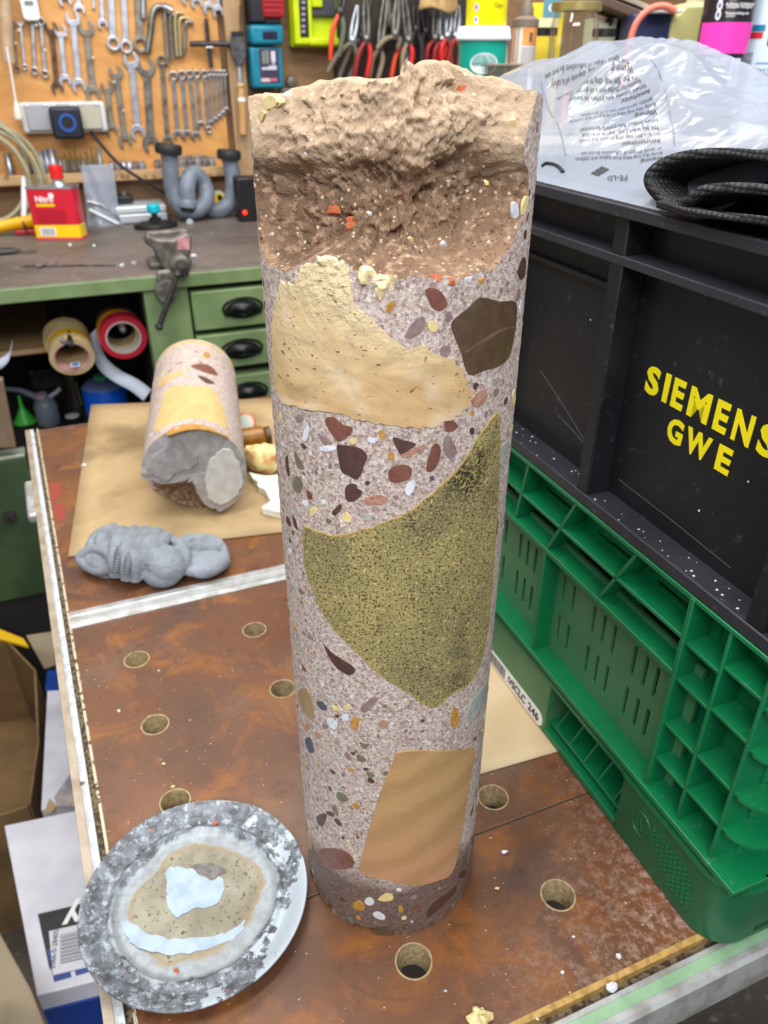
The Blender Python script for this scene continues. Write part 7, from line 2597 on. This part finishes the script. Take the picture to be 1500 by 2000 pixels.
MB().box((.016, .004, .042), (.016, .006, .026)).build('pale_tag', mat('pale_blue_tag', (190, 206, 206), .5), t, 0, .001)
t, p, k_ = onshelf('low_jar', 'low glass jar with a black lid behind the large glass jar', 'jar', 1054, 1.26)
z1_ = zt(p, 70)
MB().lathe([(24 * k_, 0), (25 * k_, z1_ * .8), (23 * k_, z1_)], 30).build('jar', GLS, t, 60)
MB().lathe([(27 * k_, z1_), (27 * k_, zt(p, 55)), (0, zt(p, 55))], 30).build('lid', BLACK, t, 40)
MB().lathe([(20 * k_, .002), (20 * k_, z1_ * .6), (0, z1_ * .62)], 24).build('contents', mat('green_grey_contents', (110, 104, 80), .7, 0, (80, 74, 58), 120), t, 40)
t, p, k_ = onshelf('low_jar', 'second low jar with a black lid at the right behind the large glass jar', 'jar', 1172, 1.24)
z1_ = zt(p, 72)
MB().lathe([(20 * k_, 0), (21 * k_, z1_ * .8), (19 * k_, z1_)], 30).build('jar', GLS, t, 60)
MB().lathe([(22 * k_, z1_), (22 * k_, zt(p, 56)), (0, zt(p, 56))], 30).build('lid', BLACK, t, 40)
t, p, k_ = onshelf('yellow_carton', 'yellow carton with a blue picture field behind the glass jars', 'box', 1062, 1.34)
MB().box((0, .03, .08), (58 * k_, .05, .16)).build('carton', mat('yellow_carton', (240, 206, 20), .5), t, 0, .001)
MB().box((.006, .0045, zt(p, 12)), (34 * k_, .001, 34 * k_)).build('blue_field', mat('blue_field', (84, 140, 160), .5), t, 0)
ftext('Gi', 16 * k_, .006, .0035, zt(p, 16), INKW, t, .0005, tf=FF)
MB().box((.0, .0045, zt(p, 44)), (40 * k_, .001, 14 * k_)).build('white_field', mat('cream_field', (220, 214, 170), .5), t, 0)
t, p, k_ = onshelf('white_carton_small', 'cream carton printed with V and 4 behind the glass jar', 'box', 1172, 1.30)
MB().box((0, .03, .07), (46 * k_, .05, .14)).build('carton', mat('cream_carton', (206, 202, 180), .5), t, 0, .001)
ftext('V', 22 * k_, -.006, .0035, zt(p, 18), INK, t, .0012, tf=FF)
ftext('4', 24 * k_, .006, .0035, zt(p, 40), INK, t, .0012, tf=FF)
t, p, k_ = onshelf('dark_toolbox', 'dark grey box standing right of the glass jar', 'box', 1244, 1.33)
MB().box((0, .05, zt(p, 26) / 2), (92 * k_, .09, zt(p, 26))).build('box', mat('dark_grey_box', (44, 44, 48), .5), t, 0, .003)
t, p, k_ = onshelf('navy_case', 'navy blue case with an orange hose bow in front', 'case', 1268, 1.22)
MB().box((0, .05, zt(p, 24) / 2), (74 * k_, .06, zt(p, 24))).build('case', mat('navy_case', (28, 40, 84), .5), t, 0, .004)
MB().box((.01, .02, zt(p, 22)), (60 * k_, .05, .004)).build('pale_edge', mat('pale_edge', (206, 204, 208), .5), t, 0, .001)
t, p, k_ = onshelf('orange_hose', 'salmon orange hose bent in a bow before the navy case', 'hose', 1250, 1.20)
zz_ = lambda x, y: Vector(((x - 1250) * k_, 0, zt(p, y)))
MB().tube(smooth_line([zz_(1222, 140) * 1 + Vector((0, 0, -.02)), zz_(1225, 80), zz_(1234, 40), zz_(1254, 17), zz_(1278, 12), zz_(1300, 22)], 6), 6 * k_, 12).build('hose', mat('salmon_rubber', (216, 116, 96), .45), t, 60)
t, p, k_ = onshelf('brown_folder', 'dark brown leather folder lying on top of the boxes at the top edge', 'folder', 1215, 1.26, z=SHZ + .135)
MB().box((0, .05, .012), (.09, .10, .012), R=Matrix.Rotation(.3, 3, 'Y')).build('cover', mat('brown_leather', (84, 66, 50), .6), t, 0, .002)
MB().box((.0, .05, .024), (.09, .10, .006), R=Matrix.Rotation(.3, 3, 'Y')).build('pages', mat('grey_pages', (150, 138, 122), .7), t, 0, .001)
MILK = NT('milky_plastic')
tm = MILK.t.nodes.new('ShaderNodeBsdfTransparent'); tm.inputs[0].default_value = (.9, .9, .8, 1)
zz2 = MILK.sep()[2]
MILK.out(MILK.mix(MILK.step(zz2, .088, .092), (214, 216, 206), (214, 206, 140)), .35)
MILK.t.links.new(MILK.n('MixShader', {0: .82, 1: tm.outputs[0], 2: MILK.b.outputs[0]}).outputs[0], MILK.t.nodes['Material Output'].inputs[0])
t, p, k_ = onshelf('milky_canister', 'milky translucent canister with a sloping shoulder', 'canister', 1335, 1.24)
h0, h1 = zt(p, 40), zt(p, 4)
mb = MB()
o_ = [(-46 * k_, 0), (46 * k_, 0), (48 * k_, h0), (40 * k_, h1), (-14 * k_, h1), (-40 * k_, h0)]
mb.prism(o_, -.028, .028)
o = mb.build('canister', MILK.m, t, 30, .006)
o.data.transform(Matrix(((1, 0, 0, 0), (0, 0, -1, .03), (0, 1, 0, 0), (0, 0, 0, 1))))
MB().lathe([(.013, 0), (.013, .02), (.011, .022), (0, .022)], 20, c=(.012, .03, h1)).build('cap', mat('pale_cap', (190, 184, 150), .4), t)
# black spray bottle with magenta field
t, p, k_ = onshelf('magenta_bottle', 'black cylindrical can with a wide magenta band', 'can', 1402, 1.17)
BLKV = mat('violet_black_paint', (34, 26, 34), .25)
rC = 45 * k_
MB().lathe([(rC * .96, 0), (rC, .003), (rC, .22), (rC * .9, .226), (0, .228)], 48).build('can_body', BLKV, t, 40)
cyl_rect('magenta_band', rC, -1.45, 1.02, zt(p, 105), zt(p, 45), mat('magenta_print', (240, 62, 180), .3), t)
for yy in (-4, 13, 31):
    me = plate([circle(0, 0, 5 * k_, 18, 8 * k_)], .0002)
    obj('round_symbol', on_cyl(me, rC, rC, 1, zt(p, yy), -.72), INKW, t, 0)
    me = plate([circle(0, 0, 2.5 * k_, 12, 4 * k_)], .0006)
    obj('symbol_dot', on_cyl(me, rC, rC, 1, zt(p, yy), -.72), mat('violet_dot', (120, 80, 160), .4), t, 0)
for tx_, yy, a in (('Achtung Schleifmittel', 11, .10), ('Dämpfe Flüssigkeit', 16, .08), ('Verwendung nur', 28, .02), ('außen', 33, -.25)):
    obj('lettering', on_cyl(text_mesh(tx_, 6.5 * k_, 0, .0004), rC, rC, 1, zt(p, yy), a), INKW, t, 0)
obj('lettering', on_cyl(text_mesh('Art.nr. 6019', 9 * k_, .0001, .0004), rC, rC, 1, zt(p, 116), -.42), INKW, t, 0)
obj('lettering', on_cyl(text_mesh('500 ml', 9 * k_, .0001, .0004), rC, rC, 1, zt(p, 124), -.34), INKW, t, 0)
cyl_rect('white_label', rC, .12, .58, zt(p, 168), zt(p, 114), mat('white_label', (226, 232, 236), .4), t)
for i in range(9):
    cyl_rect('bar', rC, .18, .52, zt(p, 126 + i * 4.2 + (1.4 if i % 2 else 2.2)), zt(p, 126 + i * 4.2), mat('grey_bars', (104, 100, 112), .5), t, .0011)
# white bottle
t, p, k_ = onshelf('white_bottle', 'white bottle with blue and red print and a dark picture at the right edge', 'bottle', 1488, 1.20)
rW = 54 * k_
MB().lathe([(rW * .97, 0), (rW, .003), (rW, .22), (rW * .8, .23), (0, .232)], 48).build('bottle', mat('bluish_white_plastic', (214, 228, 244), .3), t, 40)
cyl_rect('blue_tag', rW, -.98, -.55, zt(p, 62), zt(p, 50), mat('blue_tag_print', (40, 130, 176), .4), t)
cyl_rect('red_tag', rW, -1.02, -.58, zt(p, 76), zt(p, 64), mat('red_tag_print', (216, 44, 56), .4), t)
cyl_rect('dark_picture', rW, -.40, .8, zt(p, 90), zt(p, 28), mat('dark_picture_print', (44, 42, 44), .4), t)
cyl_rect('blue_line', rW, -.62, .8, zt(p, 124.5), zt(p, 122), mat('blue_line_print', (110, 150, 196), .4), t)
for i in range(13):
    cyl_rect('bar', rW, -1.12, -.76, zt(p, 104 + i * 4.6 + (1.2 if i % 3 else 2.2)), zt(p, 104 + i * 4.6), mat('blue_grey_bars', (110, 116, 136), .5), t)
for tx_, yy, a in (('gut haltbar', 135, -.12), ('& schnell', 144, -.16), ('hält länger', 153, -.16), ('geschmeidig', 162, -.16)):
    obj('lettering', on_cyl(text_mesh(tx_, 9 * k_, 0, .0004, 'CENTER'), rW, rW, 1, zt(p, yy), a), mat('pale_blue_print', (120, 160, 200), .5), t, 0)
for yy in (135, 153):
    me = plate([circle(0, 0, 2 * k_, 10)], .0004)
    obj('bullet_dot', on_cyl(me, rW, rW, 1, zt(p, yy), -.52), mat('red_tag_print', (216, 44, 56), .4), t, 0)
FLOOR = FL0
